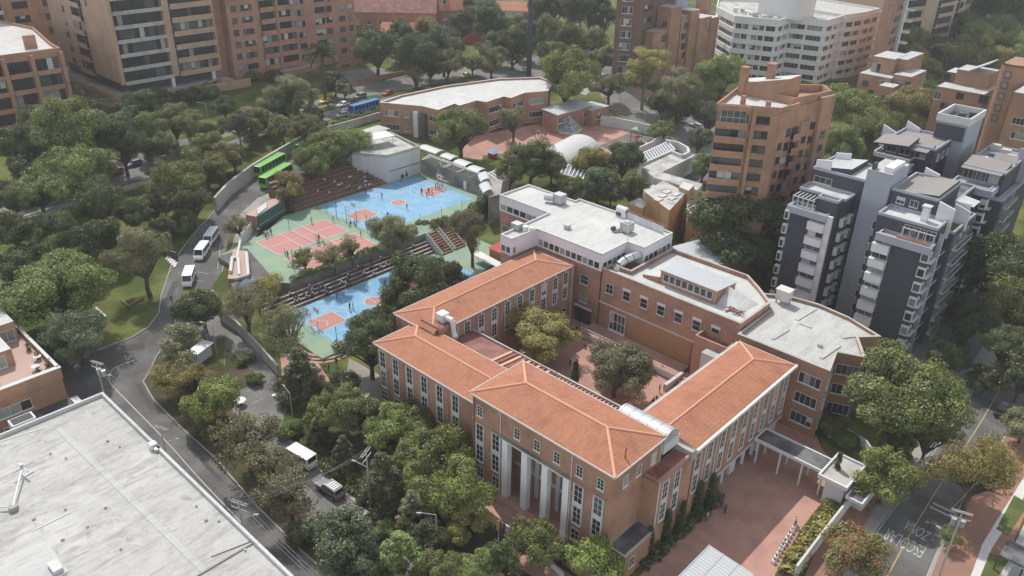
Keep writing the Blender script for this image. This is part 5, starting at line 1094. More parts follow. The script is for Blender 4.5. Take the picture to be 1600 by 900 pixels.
for i in range(6):
    z = 21.5-2.95*i
    for y in (178.2, 182.0): m = MB(); m.box(-50.2, y, z+.6, .8, 1.9, 1.8, WH); m.build('bay_box', Ct); window(Ct, -49.79, y, z+.8, 1, 0, 1.5, 1.4, 2, 1, WH, pane_pick(DK), sill=False, dep=.05)
    window(Ct, -54, 176, z+.6, 0, -1, 2.4, 1.6, 2, 1, WH, pane_pick(DK))
for x in (-55.4, -52.6, -49.4): window(Ct, x, 180, 25.0, 0, -1, 2.2, 1.7, 2, 1, WH, pane_pick(DK))
for y in (183, 186, 189): window(Ct, -46.6, y, 24.4, 1, 0, 1.6, 1.5, 2, 1, WH, pane_pick(DK))
for x, y, z in ((-58.6, 186, 28.8), (-55.5, 191.5, 29.2)): m = MB(); m.prism([(x-1.4, y-.2), (x+1.6, y-.2), (x+1.6, y+.2), (x-1.4, y+.2)], 24, [z, z-1.2, z-1.2, z], 'lilac_panel'); m.build('screen_wall', Ct)
m = MB(); m.box(-53.6, 175.8, 24.6, 7.2, .3, .9, 'concrete_light'); m.box(-57.4, 177.9, 24.6, .3, 4, 1.1, WH); m.build('terrace_parapet', Ct)
Et = slate('slate stepped tower with planted corner terrace behind the street-corner tower', [('wall', -41.4, 176.4, -34, 181, 22.6, 'slate_paint', 'pavement'), ('upper_wall', -41, 181, -33, 200, 25.2, 'slate_paint', 'slate_sheet'), ('side_wall', -34, 178.5, -31.6, 200, 20.5, 'slate_paint', 'roof_grey')])
m = MB(); m.box(-37.4, 176.1, 21.6, 8.2, .5, 1.4, 'blue_grey_paint'); m.box(-33.6, 178.5, 21.6, .5, 4.6, 1.4, 'blue_grey_paint'); m.build('terrace_parapet', Et)
m = MB(); m.prism(rect(-41, 179.6, -33.4, 186.5), 25.21, [25.3, 25.3, 26.4, 26.4], 'slate_paint', 'slate_sheet'); m.prism(rect(-37.5, 187, -33.2, 190), 25.21, [25.3, 25.3, 27, 27], 'lilac_panel', 'slate_sheet'); m.build('upper_roof', Et)
for k, (x, y) in enumerate(((-39.5, 189), (-38.3, 192.5), (-35.2, 193), (-37, 196), (-39.5, 197.5))): m = MB(); m.box(x, y, 25.22, 1.8, 1.4, .5+.2*k, 'roof_white' if k != 1 else 'blue_tarp'); m.build('roof_unit', Et)
for i in range(7):
    z = 18.5-2.95*i
    m = MB(); m.box(-34.3, 176.5, z+.5, 1.3, 1.4, 2.0, WH); m.box(-33.6, 178.3, z+.3, .9, 3.2, .2, WH); m.build('bay_box', Et); window(Et, -34.3, 175.78, z+.75, 0, -1, 1.1, 1.5, 1, 1, WH, pane_pick((.6, .25, .1)), sill=False, dep=.05)
    m = MB(); m.box(-31.2, 184.5, z+.2, .8, 8, .2, WH); m.box(-30.85, 184.5, z+.4, .08, 7.9, .8, 'glass_mid'); m.build('balcony', Et); window(Et, -31.58, 184.5, z+.5, 1, 0, 6.6, 2.0, 5, 1, WH, pane_pick(DK), sill=False)
for k in range(3): window(Et, -39.6+2.4*k, 180.98, 22.7, 0, -1, 1.9, 2.2, 2, 1, WH, pane_pick(MX))
m = MB(); m.box(-32.8, 193, 20.5, 2.4, .4, 7.5, 'blue_grey_paint'); m.build('screen_wall', Et)
# --- curved white-roofed school building
q = [(-189.5, 146.5), (-177.9, 153.0), (-171.9, 153.6), (-173.6, 161.7), (-171.1, 161.4), (-171.7, 169.0), (-168.5, 169.8), (-169.4, 178.3), (-166.7, 178.6), (-168.0, 186.2), (-164.5, 193.4), (-172.0, 203.3), (-178, 204.9), (-186, 193.2), (-190.8, 174.0), (-191.5, 156.2)]
T = tower('curved_school', 'three-storey orange brick school building with big curved white roof beside the avenue', q, 2, 14.4, 'brick_orange', 'school building'); poly_roof(T, q, 14.4, .6, .35, 'roof_white', 'brick_orange', 'concrete_light')
def wl(p, q_, u, z, w_, hh, c, pane=None): a, b = Vector(p), Vector(q_); d, n = nrm(a, b); cc = a.lerp(b, u); window(T, cc.x, cc.y, z, n.x, n.y, w_, hh, c, 1, 'window_frame', pane or pane_pick((.5, .25, .1)))
for z in (7.0, 11.2):
    wl(q[0], q[1], .28, z, 4.4, 1.8, 6); wl(q[0], q[1], .62, z, 1.5, 1.7, 2, 'glass_curtain'); wl(q[1], q[2], .65, z, 3.0, 1.7, 4)
    wl(q[2], q[3], .7, z, 3.5, 1.7, 3, 'glass_curtain'); wl(q[4], q[5], .5, z, 6, 1.8, 5); wl(q[6], q[7], .5, z, 6.2, 1.8, 6); wl(q[8], q[9], .5, z, 6, 1.8, 6); wl(q[9], q[10], .5, z, 4.6, 1.8, 4)
for i, (a, b) in enumerate(((q[4], q[5]), (q[6], q[7]))): wl(a, b, .5, 3.2, 6.4, 2.6, 2, 'glass_dark')
c = Vector(q[0]).lerp(Vector(q[1]), .86); d, n = nrm(q[0], q[1]); m = MB(); m.box(c.x+n.x*.6, c.y+n.y*.6, 2, 1.4, 1.4, 11.4, 'white_paint', math.atan2(d.y, d.x)); m.build('stair_shaft', T)
c = Vector(q[1])+Vector((1.0, -.4)); m = MB(); m.box(c.x, c.y, 3, 1.6, 1.0, 10.2, 'glass_mid'); m.build('stair_glazing', T)
m = MB(); m.box(-167.5, 198, 14.43, 1.8, 1.8, 1.4, 'galvanised'); m.box(-166.6, 200, 14.43, 2.4, .4, 1.0, 'white_paint'); m.build('roof_unit', T)
t = thing('brick_pavilion', 'dark red two-part brick pavilion with pale sloping roofs behind the glass pyramid', 'pavilion', (-158, 198, 4))
a, b = onX(870, 185, -157)[0], onX(922, 185, -157)[0]; tbox(t, 'wall', -163, a, -157, b, 2, 9.6, 'brick_salmon'); m = MB(); m.add([(-163.4, a-.3, 10.2), (-156.4, a-.3, 9.6), (-156.4, b+.3, 9.6), (-163.4, b+.3, 10.2), (-163.4, a-.3, 10.5), (-156.4, a-.3, 9.9), (-156.4, b+.3, 9.9), (-163.4, b+.3, 10.5)], [(3, 2, 1, 0), (4, 5, 6, 7), (0, 1, 5, 4), (1, 2, 6, 5), (2, 3, 7, 6), (3, 0, 4, 7)], 'roof_grey'); m.build('roof', t)
a2, b2 = onX(924, 190, -154.5)[0], onX(951, 185, -154.5)[0]; tbox(t, 'wall', -162, a2, -154.5, b2, 2, 8.8, 'brick_salmon', 'roof_membrane')
for y, z in ((a+2, 5.6), (a+2, 8-.4), (b-2.4, 4.2), (b-2.4, 7.0)): window(t, -157, y, z-.8, 1, 0, 2.4, 1.8, 2, 1, 'window_frame', 'glass_mid')
window(t, -154.5, (a2+b2)/2-1, 5.5, 1, 0, 2.6, 2, 3, 1, 'window_frame', 'glass_mid')
def px_prism(name, label, cat, pxs, z, z0, mat, top, part='wall'): 
    p = XY(pxs, z); T = thing(name, label, cat, (sum(q[0] for q in p)/len(p), sum(q[1] for q in p)/len(p), z0)); m = MB(); m.prism(p, z0, z, mat, top); m.build(part, T); return T
t = thing('glass_pyramid', 'small white-framed glass pyramid on the playground paving', 'skylight', G(888, 206)); o = t.location; m = MB(); s = 3.4
m.box(o.x, o.y, o.z-.5, 2*s, 2*s, 1.2, 'concrete_light', .3); m.build('base', t)
cr = [(o.x+s*math.cos(.3+math.pi/4+k*math.pi/2)*1.3, o.y+s*math.sin(.3+math.pi/4+k*math.pi/2)*1.3, o.z+.75) for k in range(4)]; ap = (o.x, o.y, o.z+5)
m = MB(); m.add(cr+[ap], [(0, 1, 4), (1, 2, 4), (2, 3, 4), (3, 0, 4)], 'skylight_glass'); m.build('glazing', t); m = MB()
for k in range(4):
    m.tube(cr[k], ap, .1, 'white_paint'); m.tube(cr[k], cr[(k+1) % 4], .1, 'white_paint')
    A_, B_2 = Vector(cr[k]), Vector(cr[(k+1) % 4]); P_ = Vector(ap)
    for u in (.33, .66): m.tube(A_.lerp(P_, u), B_2.lerp(P_, u), .06, 'white_paint'); m.tube(A_.lerp(B_2, u), A_.lerp(P_, u), .05, 'white_paint'); m.tube(A_.lerp(B_2, u), B_2.lerp(P_, 1-u), .05, 'white_paint')
m.build('frame', t)
t = thing('vaulted_hall', 'low building with a pale grey barrel-vaulted roof beside the playground', 'vaulted building', (-134, 172, 3))
m = MB(); n = 14; c0, c1 = Vector((-136.5, 162.5)), Vector((-140, 181)); ax = (c1-c0).normalized(); nx = Vector((ax.y, -ax.x)); r = 6.3
for i in range(n):
    a, b_ = math.pi*i/n, math.pi*(i+1)/n; f = lambda c, t_: (*(c+nx*r*math.cos(t_)), 4.6+4.6*math.sin(t_))
    m.face([f(c0, a), f(c1, a), f(c1, b_), f(c0, b_)][::-1], 'vault_sheet')
m.face([(*(c0+nx*(r-.15)*math.cos(math.pi*i/n)+ax*.3), 4.6+4.45*math.sin(math.pi*i/n)) for i in range(n+1)], 'glass_mid'); m.face([(*(c1+nx*(r-.15)*math.cos(math.pi*i/n)-ax*.3), 4.6+4.45*math.sin(math.pi*i/n)) for i in range(n+1)], 'glass_mid'); m.build('roof', t)
m = MB(); m.prism([tuple(c0+nx*r), tuple(c1+nx*r), tuple(c1-nx*r), tuple(c0-nx*r)], 1, 4.58, 'concrete'); m.build('wall', t)
def skylight(label, pxs, z, n, zs=(0, 0)):
    """sloping glazed roof on its own walls"""
    p = [P(x, y, z+d) for (x, y), d in zip(pxs, (zs[0], zs[0], zs[1], zs[1]))]; c = sum(p, Vector())/4; T = thing('glazed_roof', label, 'skylight', (c.x, c.y, z))
    m = MB(); m.prism([tuple(q[:2]) for q in p], 0, min(q.z for q in p)-.05, 'concrete'); m.build('wall', T)
    m = MB(); m.face(p, 'skylight_glass'); m.build('glazing', T); m = MB()
    for i in range(n+1): u = i/n; m.tube(p[0].lerp(p[1], u)+Vector((0, 0, .08)), p[3].lerp(p[2], u)+Vector((0, 0, .08)), .22 if i % n else .3, 'white_paint', n=4)
    m.tube(p[0], p[1], .3, 'white_paint', n=4); m.tube(p[3], p[2], .3, 'white_paint', n=4); m.build('frame', T); return T
skylight('long sloping glass roof with white bars beside the playground wall', [(998, 243), (1043, 222), (1054, 234), (1005, 255)], 6, 12)
skylight('short bright white-barred glass roof between the trees behind the white block', [(882, 256), (918, 268), (910, 281), (876, 272)], 6.5, 6)
skylight('grey-barred glass roof next to the covered stairs above the big court', [(762, 272), (784, 263), (806, 276), (782, 284)], 6.5, 5)
T = px_prism('swimming_pool_block', 'low concrete block with curved white-edged flat roofs beside the access road', 'building', [(1003, 262), (1050, 240), (1076, 243), (1092, 240), (1060, 256), (1020, 276)], 6, 1, 'concrete_light', 'roof_dirty')
m = MB(); p = [P(x, y, 6.2) for x, y in ((1040, 222), (1060, 226), (1074, 234), (1076, 241), (1066, 246), (1050, 240))]
for a, b in zip(p, p[1:]): m.wall(a[:2], b[:2], .6, 4.5, 7, 'concrete_light')
m.build('curved_parapet', T)
T = px_prism('beige_house', 'ochre building with grey sheet roof and square skylights behind the white-topped block', 'building', [(1008, 300), (1036, 282), (1072, 301), (1046, 329)], 9.5, 0, 'ochre_wall', 'roof_dirty')
for x, y in ((1029, 312), (1036, 306), (1042, 300), (1050, 310), (1056, 304)): p = P(x, y, 9.6); m = MB(); m.box(p.x, p.y, 9.5, 1.3, 2.2, .25, 'roof_white'); m.build('skylight', T)
T = px_prism('beige_house', 'ochre block with flat dark roof left of the skylit ochre building', 'building', [(980, 317), (1000, 309), (1010, 318), (1004, 326)], 8.5, 0, 'ochre_wall', 'dark_roof')
T = px_prism('beige_house', 'ochre tower-like block with white roof right of the skylit ochre building', 'building', [(1061, 292), (1068, 284), (1085, 289), (1076, 298)], 10.5, 0, 'ochre_wall', 'roof_white')
T = px_prism('beige_house', 'long low beige building with a row of windows behind the ochre building', 'building', [(1020, 277), (1030, 268), (1098, 287), (1090, 297)], 8, 0, 'concrete_light', 'roof_dirty')
for x in (1033, 1040, 1047): p = P(x, 289+(x-1033)*.25, 5.5); window(T, p.x, p.y, 4.4, .3, -.95, 1.5, 2.2, 1, 1, 'concrete', 'glass_dark')
T = px_prism('beige_house', 'small beige terrace house with one square window below the orange tower', 'building', [(1072, 312), (1100, 318), (1104, 330), (1075, 335)], 7.5, 0, 'ochre_wall', 'roof_dirty'); p = P(1080, 323, 6); window(T, p.x+.3, p.y-.3, 4.6, .2, -.98, 2, 2, 2, 1)
T = px_prism('brick_annex', 'low brown brick building with a white-blind window behind the school hall', 'building', [(1050, 385), (1100, 372), (1140, 410), (1090, 420)], 8, 0, 'brick_orange', 'roof_grey'); x, z = onY(1094, 388, 131.2)
window(T, -68.6, 131.3, 4.5, 0, -1, 3.2, 2, 3, 1, 'window_frame', 'glass_blind')
T = px_prism('white_sheet_roof', 'white sheet roofs tucked between the trees and the ochre building', 'roof', [(1005, 296), (1022, 288), (1028, 298), (1012, 304)], 6.5, 0, 'concrete_light', 'roof_white')
# playground wall and equipment
t = thing('playground_wall', 'long pale wall with panels curving round the playground', 'wall', G(1000, 205)); m = MB(); p = [G(x, y) for x, y in ((938, 196), (965, 200), (1000, 208), (1030, 215), (1040, 222), (1020, 236), (998, 246))]
for a, b in zip(p, p[1:]): m.wall(a[:2], b[:2], .5, min(a.z, b.z)-.5, max(a.z, b.z)+3.2, 'concrete_light')
m.build('wall', t)
t = thing('climbing_frame', 'green and red climbing frame with a white slide in the playground', 'play equipment', G(985, 222)); o = t.location; m = MB()
for dx in (0, 2.4):
    for dy in (0, 2.4): m.tube((o.x+dx, o.y+dy, o.z), (o.x+dx, o.y+dy, o.z+3.4), .12, 'play_green')
m.box(o.x+1.2, o.y+1.2, o.z+1.8, 2.6, 2.6, .15, 'red_paint'); m.build('frame', t); m = MB(); m.add([(o.x-.2, o.y-.2, o.z+4.2), (o.x+2.6, o.y-.2, o.z+4.2), (o.x+2.6, o.y+2.6, o.z+4.2), (o.x-.2, o.y+2.6, o.z+4.2), (o.x+1.2, o.y+1.2, o.z+5)][:5], [(0, 1, 4), (1, 2, 4), (2, 3, 4), (3, 0, 4)], 'play_green'); m.build('roof', t)
m = MB(); m.add([(o.x+2.4, o.y+.6, o.z+1.9), (o.x+2.4, o.y+1.5, o.z+1.9), (o.x+6, o.y+1.5, o.z+.3), (o.x+6, o.y+.6, o.z+.3)], [(0, 3, 2, 1)], 'white_paint'); m.build('slide', t)
t = thing('playhouse', 'small blue and red playhouse on a round patch of grass', 'play equipment', G(770, 246)); o = t.location; m = MB(); m.box(o.x, o.y, o.z, 2, 2, 1.6, 'red_paint'); m.build('wall', t); m = MB(); m.add([(o.x-1.6, o.y-1.4, o.z+1.6), (o.x+1.6, o.y-1.4, o.z+1.6), (o.x+1.6, o.y+1.4, o.z+1.6), (o.x-1.6, o.y+1.4, o.z+1.6), (o.x, o.y, o.z+3)], [(0, 1, 4), (1, 2, 4), (2, 3, 4), (3, 0, 4)], 'play_blue'); m.build('roof', t)
# --- grey concrete block at the head of the big court, and the covered stairs
T = tower('concrete_block', 'windowless grey concrete block with flat roof terrace at the head of the big blue court', [(-158, 123.6), (-158, 134.5), (-173, 137), (-176, 121), (-166, 118.5)], 2, 11.2, 'concrete_light', 'building')
m = MB(); m.ring([(-158, 123.6), (-158, 134.5), (-173, 137), (-176, 121), (-166, 118.5)], 11.2, 12, .35, 'concrete'); m.build('parapet', T); m = MB(); m.face([(-158.4, 124, 11.24), (-158.4, 134.2, 11.24), (-172.7, 136.6, 11.24), (-175.6, 121.4, 11.24), (-166, 119, 11.24)], 'roof_dirty'); m.build('roof', T)
m = MB(); m.wall((-157.95, 123.9), (-157.95, 134.2), .12, 7.4, 7.6, 'concrete_dark'); m.build('ledge', T)
window(T, -158, 128.2, 4.55, 1, 0, 1.2, 2.1, 1, 1, 'white_paint', 'glass_blind', name='door'); window(T, -158, 129.6, 4.55, 1, 0, 1.0, 2.1, 1, 1, 'white_paint', 'glass_blind', name='door')
for k in range(3):
    p, q_ = Vector((-176, 121)).lerp(Vector((-166, 118.5)), .2+.3*k), None; window(T, p.x, p.y, 7.5, .24, -.97, 1.5, 2.6, 1, 1, 'concrete', 'glass_blind')
t = thing('terrace_canopy', 'white flat canopy on posts on the grey concrete roof terrace', 'canopy', (-168, 127, 11.2)); m = MB(); m.box(-168, 129, 13.6, 5, 7, .15, 'white_paint', -.15); m.build('sheet', t); m = MB()
for dx in (-2, 2):
    for dy in (-3, 3): m.tube((-168+dx, 129+dy, 11.2), (-168+dx, 129+dy, 13.6), .08, 'white_paint')
m.build('post', t)
t = thing('long_canopy', 'long low white-roofed shed between the bleacher trees and the curved school', 'canopy', P(575, 208, 9)); a, b = P(545, 215, 9.5), P(600, 198, 9.5); m = MB(); m.wall(a[:2], b[:2], 5, 9.2, 9.5, 'roof_membrane'); m.build('roof', t); m = MB(); m.wall(a[:2], b[:2], 4.4, 4, 9.19, 'concrete'); m.build('wall', t)
t = thing('retaining_wall', 'tall dark stained retaining wall behind the far end of the big blue court', 'wall', (-145, 135, ZU)); m = MB(); m.prism([(-157.9, 134.7), (-133, 134.7), (-126.5, 128.5), (-126, 132), (-132, 139), (-160, 139.5)], 0, 8.2, 'concrete_dark', 'pavement'); m.build('wall', t)
m = MB(); m.box(-141, 134.62, ZU, 1.1, .12, 2.2, 'white_paint'); m.build('door', t)
t = thing('covered_stairs', 'covered walkway with curved white plastic roofs along the retaining wall', 'covered walkway', (-145, 137, 8))
for i, (x0, x1, z) in enumerate(((-159.5, -152.5, 10.6), (-151, -146.8, 10.4), (-146, -141.5, 10.0), (-141, -137, 9.6), (-136.5, -132.5, 9.2), (-132, -127.5, 8.8))):
    m = MB(); n = 6; yc = 136.8 if x0 < -137 else 136.8-(x0+137)*.75*-1*0-(x0+137)*.9
    for k in range(n):
        a, b_ = math.pi*(.15+.7*k/n), math.pi*(.15+.7*(k+1)/n); m.face([(x0, yc+1.9*math.cos(a), z+.8*math.sin(a)), (x1, yc+1.9*math.cos(a)-(.0 if x0 < -137 else 3), z+.8*math.sin(a)), (x1, yc+1.9*math.cos(b_)-(.0 if x0 < -137 else 3), z+.8*math.sin(b_)), (x0, yc+1.9*math.cos(b_), z+.8*math.sin(b_))][::-1], 'polycarbonate')
    m.build('roof_sheet', t)
    m = MB(); m.tube((x0+.3, yc-1.6, 8), (x0+.3, yc-1.6, z+.4), .09, 'white_paint'); m.build('post', t); m = MB(); m.tube((x0+.3, yc+1.6, 8), (x0+.3, yc+1.6, z+.4), .09, 'white_paint'); m.build('post', t)
m = MB(); m.tube((-157.8, 134.9, 9.2), (-152, 134.9, 9.2), .05, 'white_paint'); m.tube((-152, 134.9, 9.2), (-141, 134.9, 7.4), .05, 'white_paint'); m.tube((-141, 134.9, 7.4), (-133.5, 134.9, 6), .05, 'white_paint'); m.build('handrail', t)
# --- big white-grey roof, bottom left
T = thing('commercial_building', 'large flat-roofed building with stained pale concrete roof filling the bottom left corner', 'building', (-90, 20, 0)); rp = rect(-110.4, -25, -45, 31.4)
walls(T, rp, -1, 8.4, 'concrete_light'); m = MB(); m.face([(x, y, 8.45) for x, y in rp], 'roof_dirty_big'); m.build('roof', T); m = MB(); m.ring(rp, 8.4, 9.0, .35, 'roof_white'); m.build('parapet', T)
a, b = P(90, 668, 8.5), P(320, 892, 8.5); m = MB(); m.wall(a[:2], b[:2], .75, 8.452, 8.5, 'roof_membrane'); m.build('seam', T)
a, b = P(402, 845, 8.5), P(300, 905, 8.5); m = MB(); m.wall(a[:2], b[:2], .16, 8.452, 8.6, 'concrete_dark'); m.build('expansion_joint', T)
for (p, q, w_, mt) in (((0, 690), (70, 668), .1, 'galvanised'), ((250, 706), (330, 780), .1, 'steel_dark'), ((50, 830), (110, 800), .08, 'galvanised'), ((330, 870), (392, 846), .1, 'steel_dark')):
    a, b = P(*p, 8.5), P(*q, 8.5); m = MB(); m.wall(a[:2], b[:2], w_, 8.455, 8.53, mt); m.build('conduit', T)
for (px, py, sx, sy) in ((210, 840, 3.2, 1.6), (85, 710, 1.6, 2.2), (120, 765, 1.3, 1.8), (290, 775, 2.2, 1.1)):
    a = P(px, py, 8.5); m = MB(); m.face([(a.x+sx*.5*math.cos(t_)*(1+.25*math.sin(3*t_)), a.y+sy*.5*math.sin(t_)*(1+.2*math.cos(4*t_)), 8.456) for t_ in [2*math.pi*i/18 for i in range(18)]], 'roof_dirty'); m.build('roof_patch', T)
t = thing('stair_head', 'grey stair housing with a small dark window on the big stained roof', 'roof housing', P(30, 885, 9)); o = P(15, 930, 8.45); m = MB(); m.box(-79.5, 11.2, 8.46, 5.4, 5.2, 2.6, 'concrete_light'); m.build('wall', t); m = MB(); m.box(-79.5, 11.2, 11.06, 5.8, 5.6, .2, 'roof_membrane'); m.box(-77.9, 13.2, 11.26, 1.8, 1.0, .5, 'concrete_light'); m.build('roof', t); window(t, -76.8, 11.2, 9.6, 1, 0, 1.7, .7, 1, 1, 'concrete', 'glass_dark')
t = thing('antenna_mast', 'thin pale guyed mast lying along the big stained roof with a cross-shaped foot', 'antenna', P(30, 765, 8.5)); a = P(38, 740, 8.5); b = P(22, 796, 8.5); m = MB(); m.tube((*b[:2], 8.5), (*b[:2], 9.1), .55, 'concrete', n=10); m.build('footing', t)
m = MB(); m.tube((b.x, b.y, 9.0), (a.x, a.y, 9.5), .13, 'white_paint'); m.tube((b.x, b.y, 8.9), (b.x-1.6, b.y-1.7, 9.1), .13, 'white_paint'); m.build('mast', t); m = MB(); n1 = Vector((1.1, .15, 0)); n2 = Vector((.3, -1.3, 0)); c = Vector((a.x, a.y, 9.55)); m.tube(c-n1, c+n1*1.2, .14, 'concrete_light'); m.tube(c-n2, c+n2*.9, .14, 'concrete_light'); m.tube(c, c+Vector((0, 0, .5)), .2, 'galvanised'); m.build('cross_arms', t)
t = thing('roof_unit', 'small white box unit with fan at the street-side parapet of the big stained roof', 'roof plant', P(240, 700, 8.5)); o = t.location; m = MB(); m.box(o.x, o.y, 8.46, .9, .9, .9, 'white_paint'); m.build('casing', t); m = MB(); m.tube((o.x+.9, o.y+.1, 8.5), (o.x+.9, o.y+.1, 9.0), .4, 'galvanised', n=10); m.build('fan', t)
for i, (px, py) in enumerate(((53, 811), (79, 709), (103, 716), (165, 793), (137, 823), (102, 796), (98, 843), (189, 858), (307, 791), (322, 813), (342, 814), (383, 860), (168, 689), (187, 698))):
    o = P(px, py, 8.5); r = .17 if i % 3 else .23; m = MB(); m.tube((o.x, o.y, 8.45), (o.x, o.y, 8.62), r*.6, 'concrete_light', n=10); m.tube((o.x, o.y, 8.62), (o.x, o.y, 8.72), r, 'roof_membrane', r*.7, n=10)
    tag(m.build('roof_vent', org=(o.x, o.y, 8.45)), 'small round mushroom vent, one of many dotted over the big stained roof', 'roof vent', 'vents on the big stained roof')
# --- orange terraced house, left edge
T = thing('terraced_house', 'orange brick house with a paved roof terrace and white upper roofs at the left edge', 'house', (-130, 20, 0))
walls(T, rect(-150, 5, -121.3, 29.4), -1, 8.3, 'brick_orange'); m = MB(); m.face([(-150, 5, 8.33), (-121.5, 5, 8.33), (-121.5, 29.2, 8.33), (-150, 29.2, 8.33)], 'terracotta_floor'); m.build('terrace_floor', T)
m = MB(); m.box(-121.4, 17.2, 7.2, .7, 24.6, 1.9, 'brick_orange'); m.box(-121.4, 17.2, 9.1, .8, 24.8, .1, 'concrete_light'); m.box(-136, 29.3, 8.3, 29, .4, .8, 'brick_orange'); m.box(-136, 29.3, 9.1, 29, .5, .1, 'concrete_light'); m.build('parapet', T)
m = MB(); m.prism(rect(-150, 14, -128.2, 25.4), 8.3, 11.2, 'brick_orange', 'roof_white'); m.prism(rect(-150, 25.41, -135.6, 28.4), 8.3, 11.8, 'brick_orange', 'roof_white'); m.build('penthouse', T)
window(T, -128.2, 22.6, 8.5, 1, 0, 3.4, 2.1, 2, 1, 'window_frame', 'glass_curtain'); window(T, -135.6, 26.9, 8.5, 1, 0, 2.2, 2.1, 2, 1, 'window_frame', 'glass_curtain')
for y, z, pn in ((22.2, 4.2, 'glass_curtain'), (16, 4.2, 'glass_curtain'), (22.2, .8, 'glass_mid'), (16, .8, 'glass_curtain')): window(T, -121.3, y, z, 1, 0, 4.6, 1.7, 3, 1, 'window_frame', pn)
m = MB(); m.prism(rect(-121.28, 24, -118.6, 29.6), -1, 3.4, 'brick_orange', 'dark_roof'); m.build('bay', T); window(T, -118.6, 27.4, .9, 1, 0, 2.4, 1.5, 3, 1, 'window_frame', 'glass_mid')
for k, (x, y) in enumerate(((-124.0, 28.6), (-127.5, 28.5), (-131, 28.3), (-122.4, 26.8), (-122.3, 21.0))):
    t = thing('potted_plant', ['potted shrub in the corner of the orange house terrace', 'potted shrub along the back parapet of the orange house terrace', 'potted shrub beside the penthouse of the orange house', 'potted shrub near the garden tables on the orange terrace', 'potted shrub at the street parapet of the orange house'][k], 'plant', (x, y, 8.33)); m = MB(); m.tube((x, y, 8.33), (x, y, 8.8), .3, 'maroon_sheet', .36, 8); m.build('pot', t); m = MB()
    for j in range(60): a = rnd.random()*6.28; r = rnd.random()*.5; c = Vector((x+r*math.cos(a), y+r*math.sin(a), 8.9+rnd.random()*.8)); d = Vector((rnd.gauss(0, 1), rnd.gauss(0, 1), rnd.gauss(0, 1))).normalized()*.16; e = d.orthogonal().normalized()*.12; m.face([c-d, c-e, c+d, c+e], 'leaf_mid')
    m.build('foliage', t)
t = thing('light_shaft', 'white-framed dark glazed box standing up beside the orange terraced house', 'skylight', P(42, 625, 5)); o = P(42, 628, 6); m = MB(); m.box(-115.6, 21.5, 0, 2.0, 3.2, 6.6, 'white_paint'); m.build('shaft', t); m = MB(); m.box(-115.6, 21.5, 6.6, 1.6, 2.7, .06, 'glass_dark'); m.build('glazing', t)
t = thing('white_canopy', 'rounded white canopy on the ground between the orange house and the big roof', 'canopy', P(103, 630, 2)); o = t.location; m = MB(); m.box(o.x, o.y, 1.6, 2.4, 4.2, .25, 'white_paint'); m.build('roof', t)
for px, py, lb in ((58, 557, 'round white garden table at the terrace corner parapet of the orange house'), (55, 573, 'round white garden table in the middle of the orange house terrace')):
    o = P(px, py, 9); t = thing('garden_table', lb, 'table', (o.x, o.y, 8.33)); m = MB(); m.tube((o.x, o.y, 9.0), (o.x, o.y, 9.08), .6, 'white_paint', n=14); m.build('tabletop', t); m = MB(); m.tube((o.x, o.y, 8.33), (o.x, o.y, 9.0), .07, 'steel_dark'); m.build('leg', t)
# ================================================================ trees and plants
npr = np.random.default_rng(11)
def leaf_mesh(pts, nor, size, mat, name, asp=1.5):
    """one little bent leaf spray (two triangles) per point"""
    n = len(pts); r = npr.normal(size=(n, 3)); nor = nor/np.linalg.norm(nor, axis=1, keepdims=True)
    t = np.cross(nor, r); t /= np.linalg.norm(t, axis=1, keepdims=True)+1e-9; b = np.cross(nor, t)
    s = (size*npr.uniform(.65, 1.35, n))[:, None]
    v = np.empty((n, 4, 3)); v[:, 0] = pts-t*s*asp*.5; v[:, 1] = pts-b*s*.45+nor*s*.12; v[:, 2] = pts+t*s*asp*.5; v[:, 3] = pts+b*s*.45-nor*s*.1
    return v.reshape(-1, 3)
def mk(name, V, mats, extra=None):
    me = bpy.data.meshes.new(name); n = len(V)//4
    me.vertices.add(len(V)); me.vertices.foreach_set('co', V.astype(np.float32).ravel())
    me.loops.add(4*n); me.loops.foreach_set('vertex_index', np.arange(4*n, dtype=np.int32))
    me.polygons.add(n); me.polygons.foreach_set('loop_start', np.arange(0, 4*n, 4, dtype=np.int32)); me.polygons.foreach_set('loop_total', np.full(n, 4, dtype=np.int32))
    me.materials.append(MT[mats]); me.update(calc_edges=True); return me
def sph(n): v = npr.normal(size=(n, 3)); return v/np.linalg.norm(v, axis=1, keepdims=True)
def clumps_ellipsoid(nc, cz, rz, rc, low=-.75):
    # a handful of limbs each carry a lobe of foliage; clumps sit on the lobes, so the outline is uneven
    out = []; nl = npr.integers(7, 11); lobes = []
    for i in range(nl):
        a = 2*math.pi*(i+npr.uniform(-.3, .3))/nl*2.4; e = npr.uniform(low*.6, .95); k = npr.uniform(.5, .82)
        ce = math.sqrt(max(0, 1-e*e)); lobes.append((np.array([math.cos(a)*ce*k, math.sin(a)*ce*k, cz+e*rz*k*.95]), npr.uniform(.3, .52)))
    lobes.append((np.array([npr.normal()*.12, npr.normal()*.12, cz+rz*.35]), .5))
    for i in range(nc):
        c, r = lobes[i % len(lobes)]; d = sph(1)[0]; d[2] = abs(d[2])*.8 if npr.random() < .55 else d[2]
        out.append((c+d*r*npr.uniform(.55, 1.05)*np.array([1, 1, min(1, rz+.15)*.85]), rc*npr.uniform(.5, 1.3)))
    for c, r in lobes: out.append((c, r*.75))
    return out
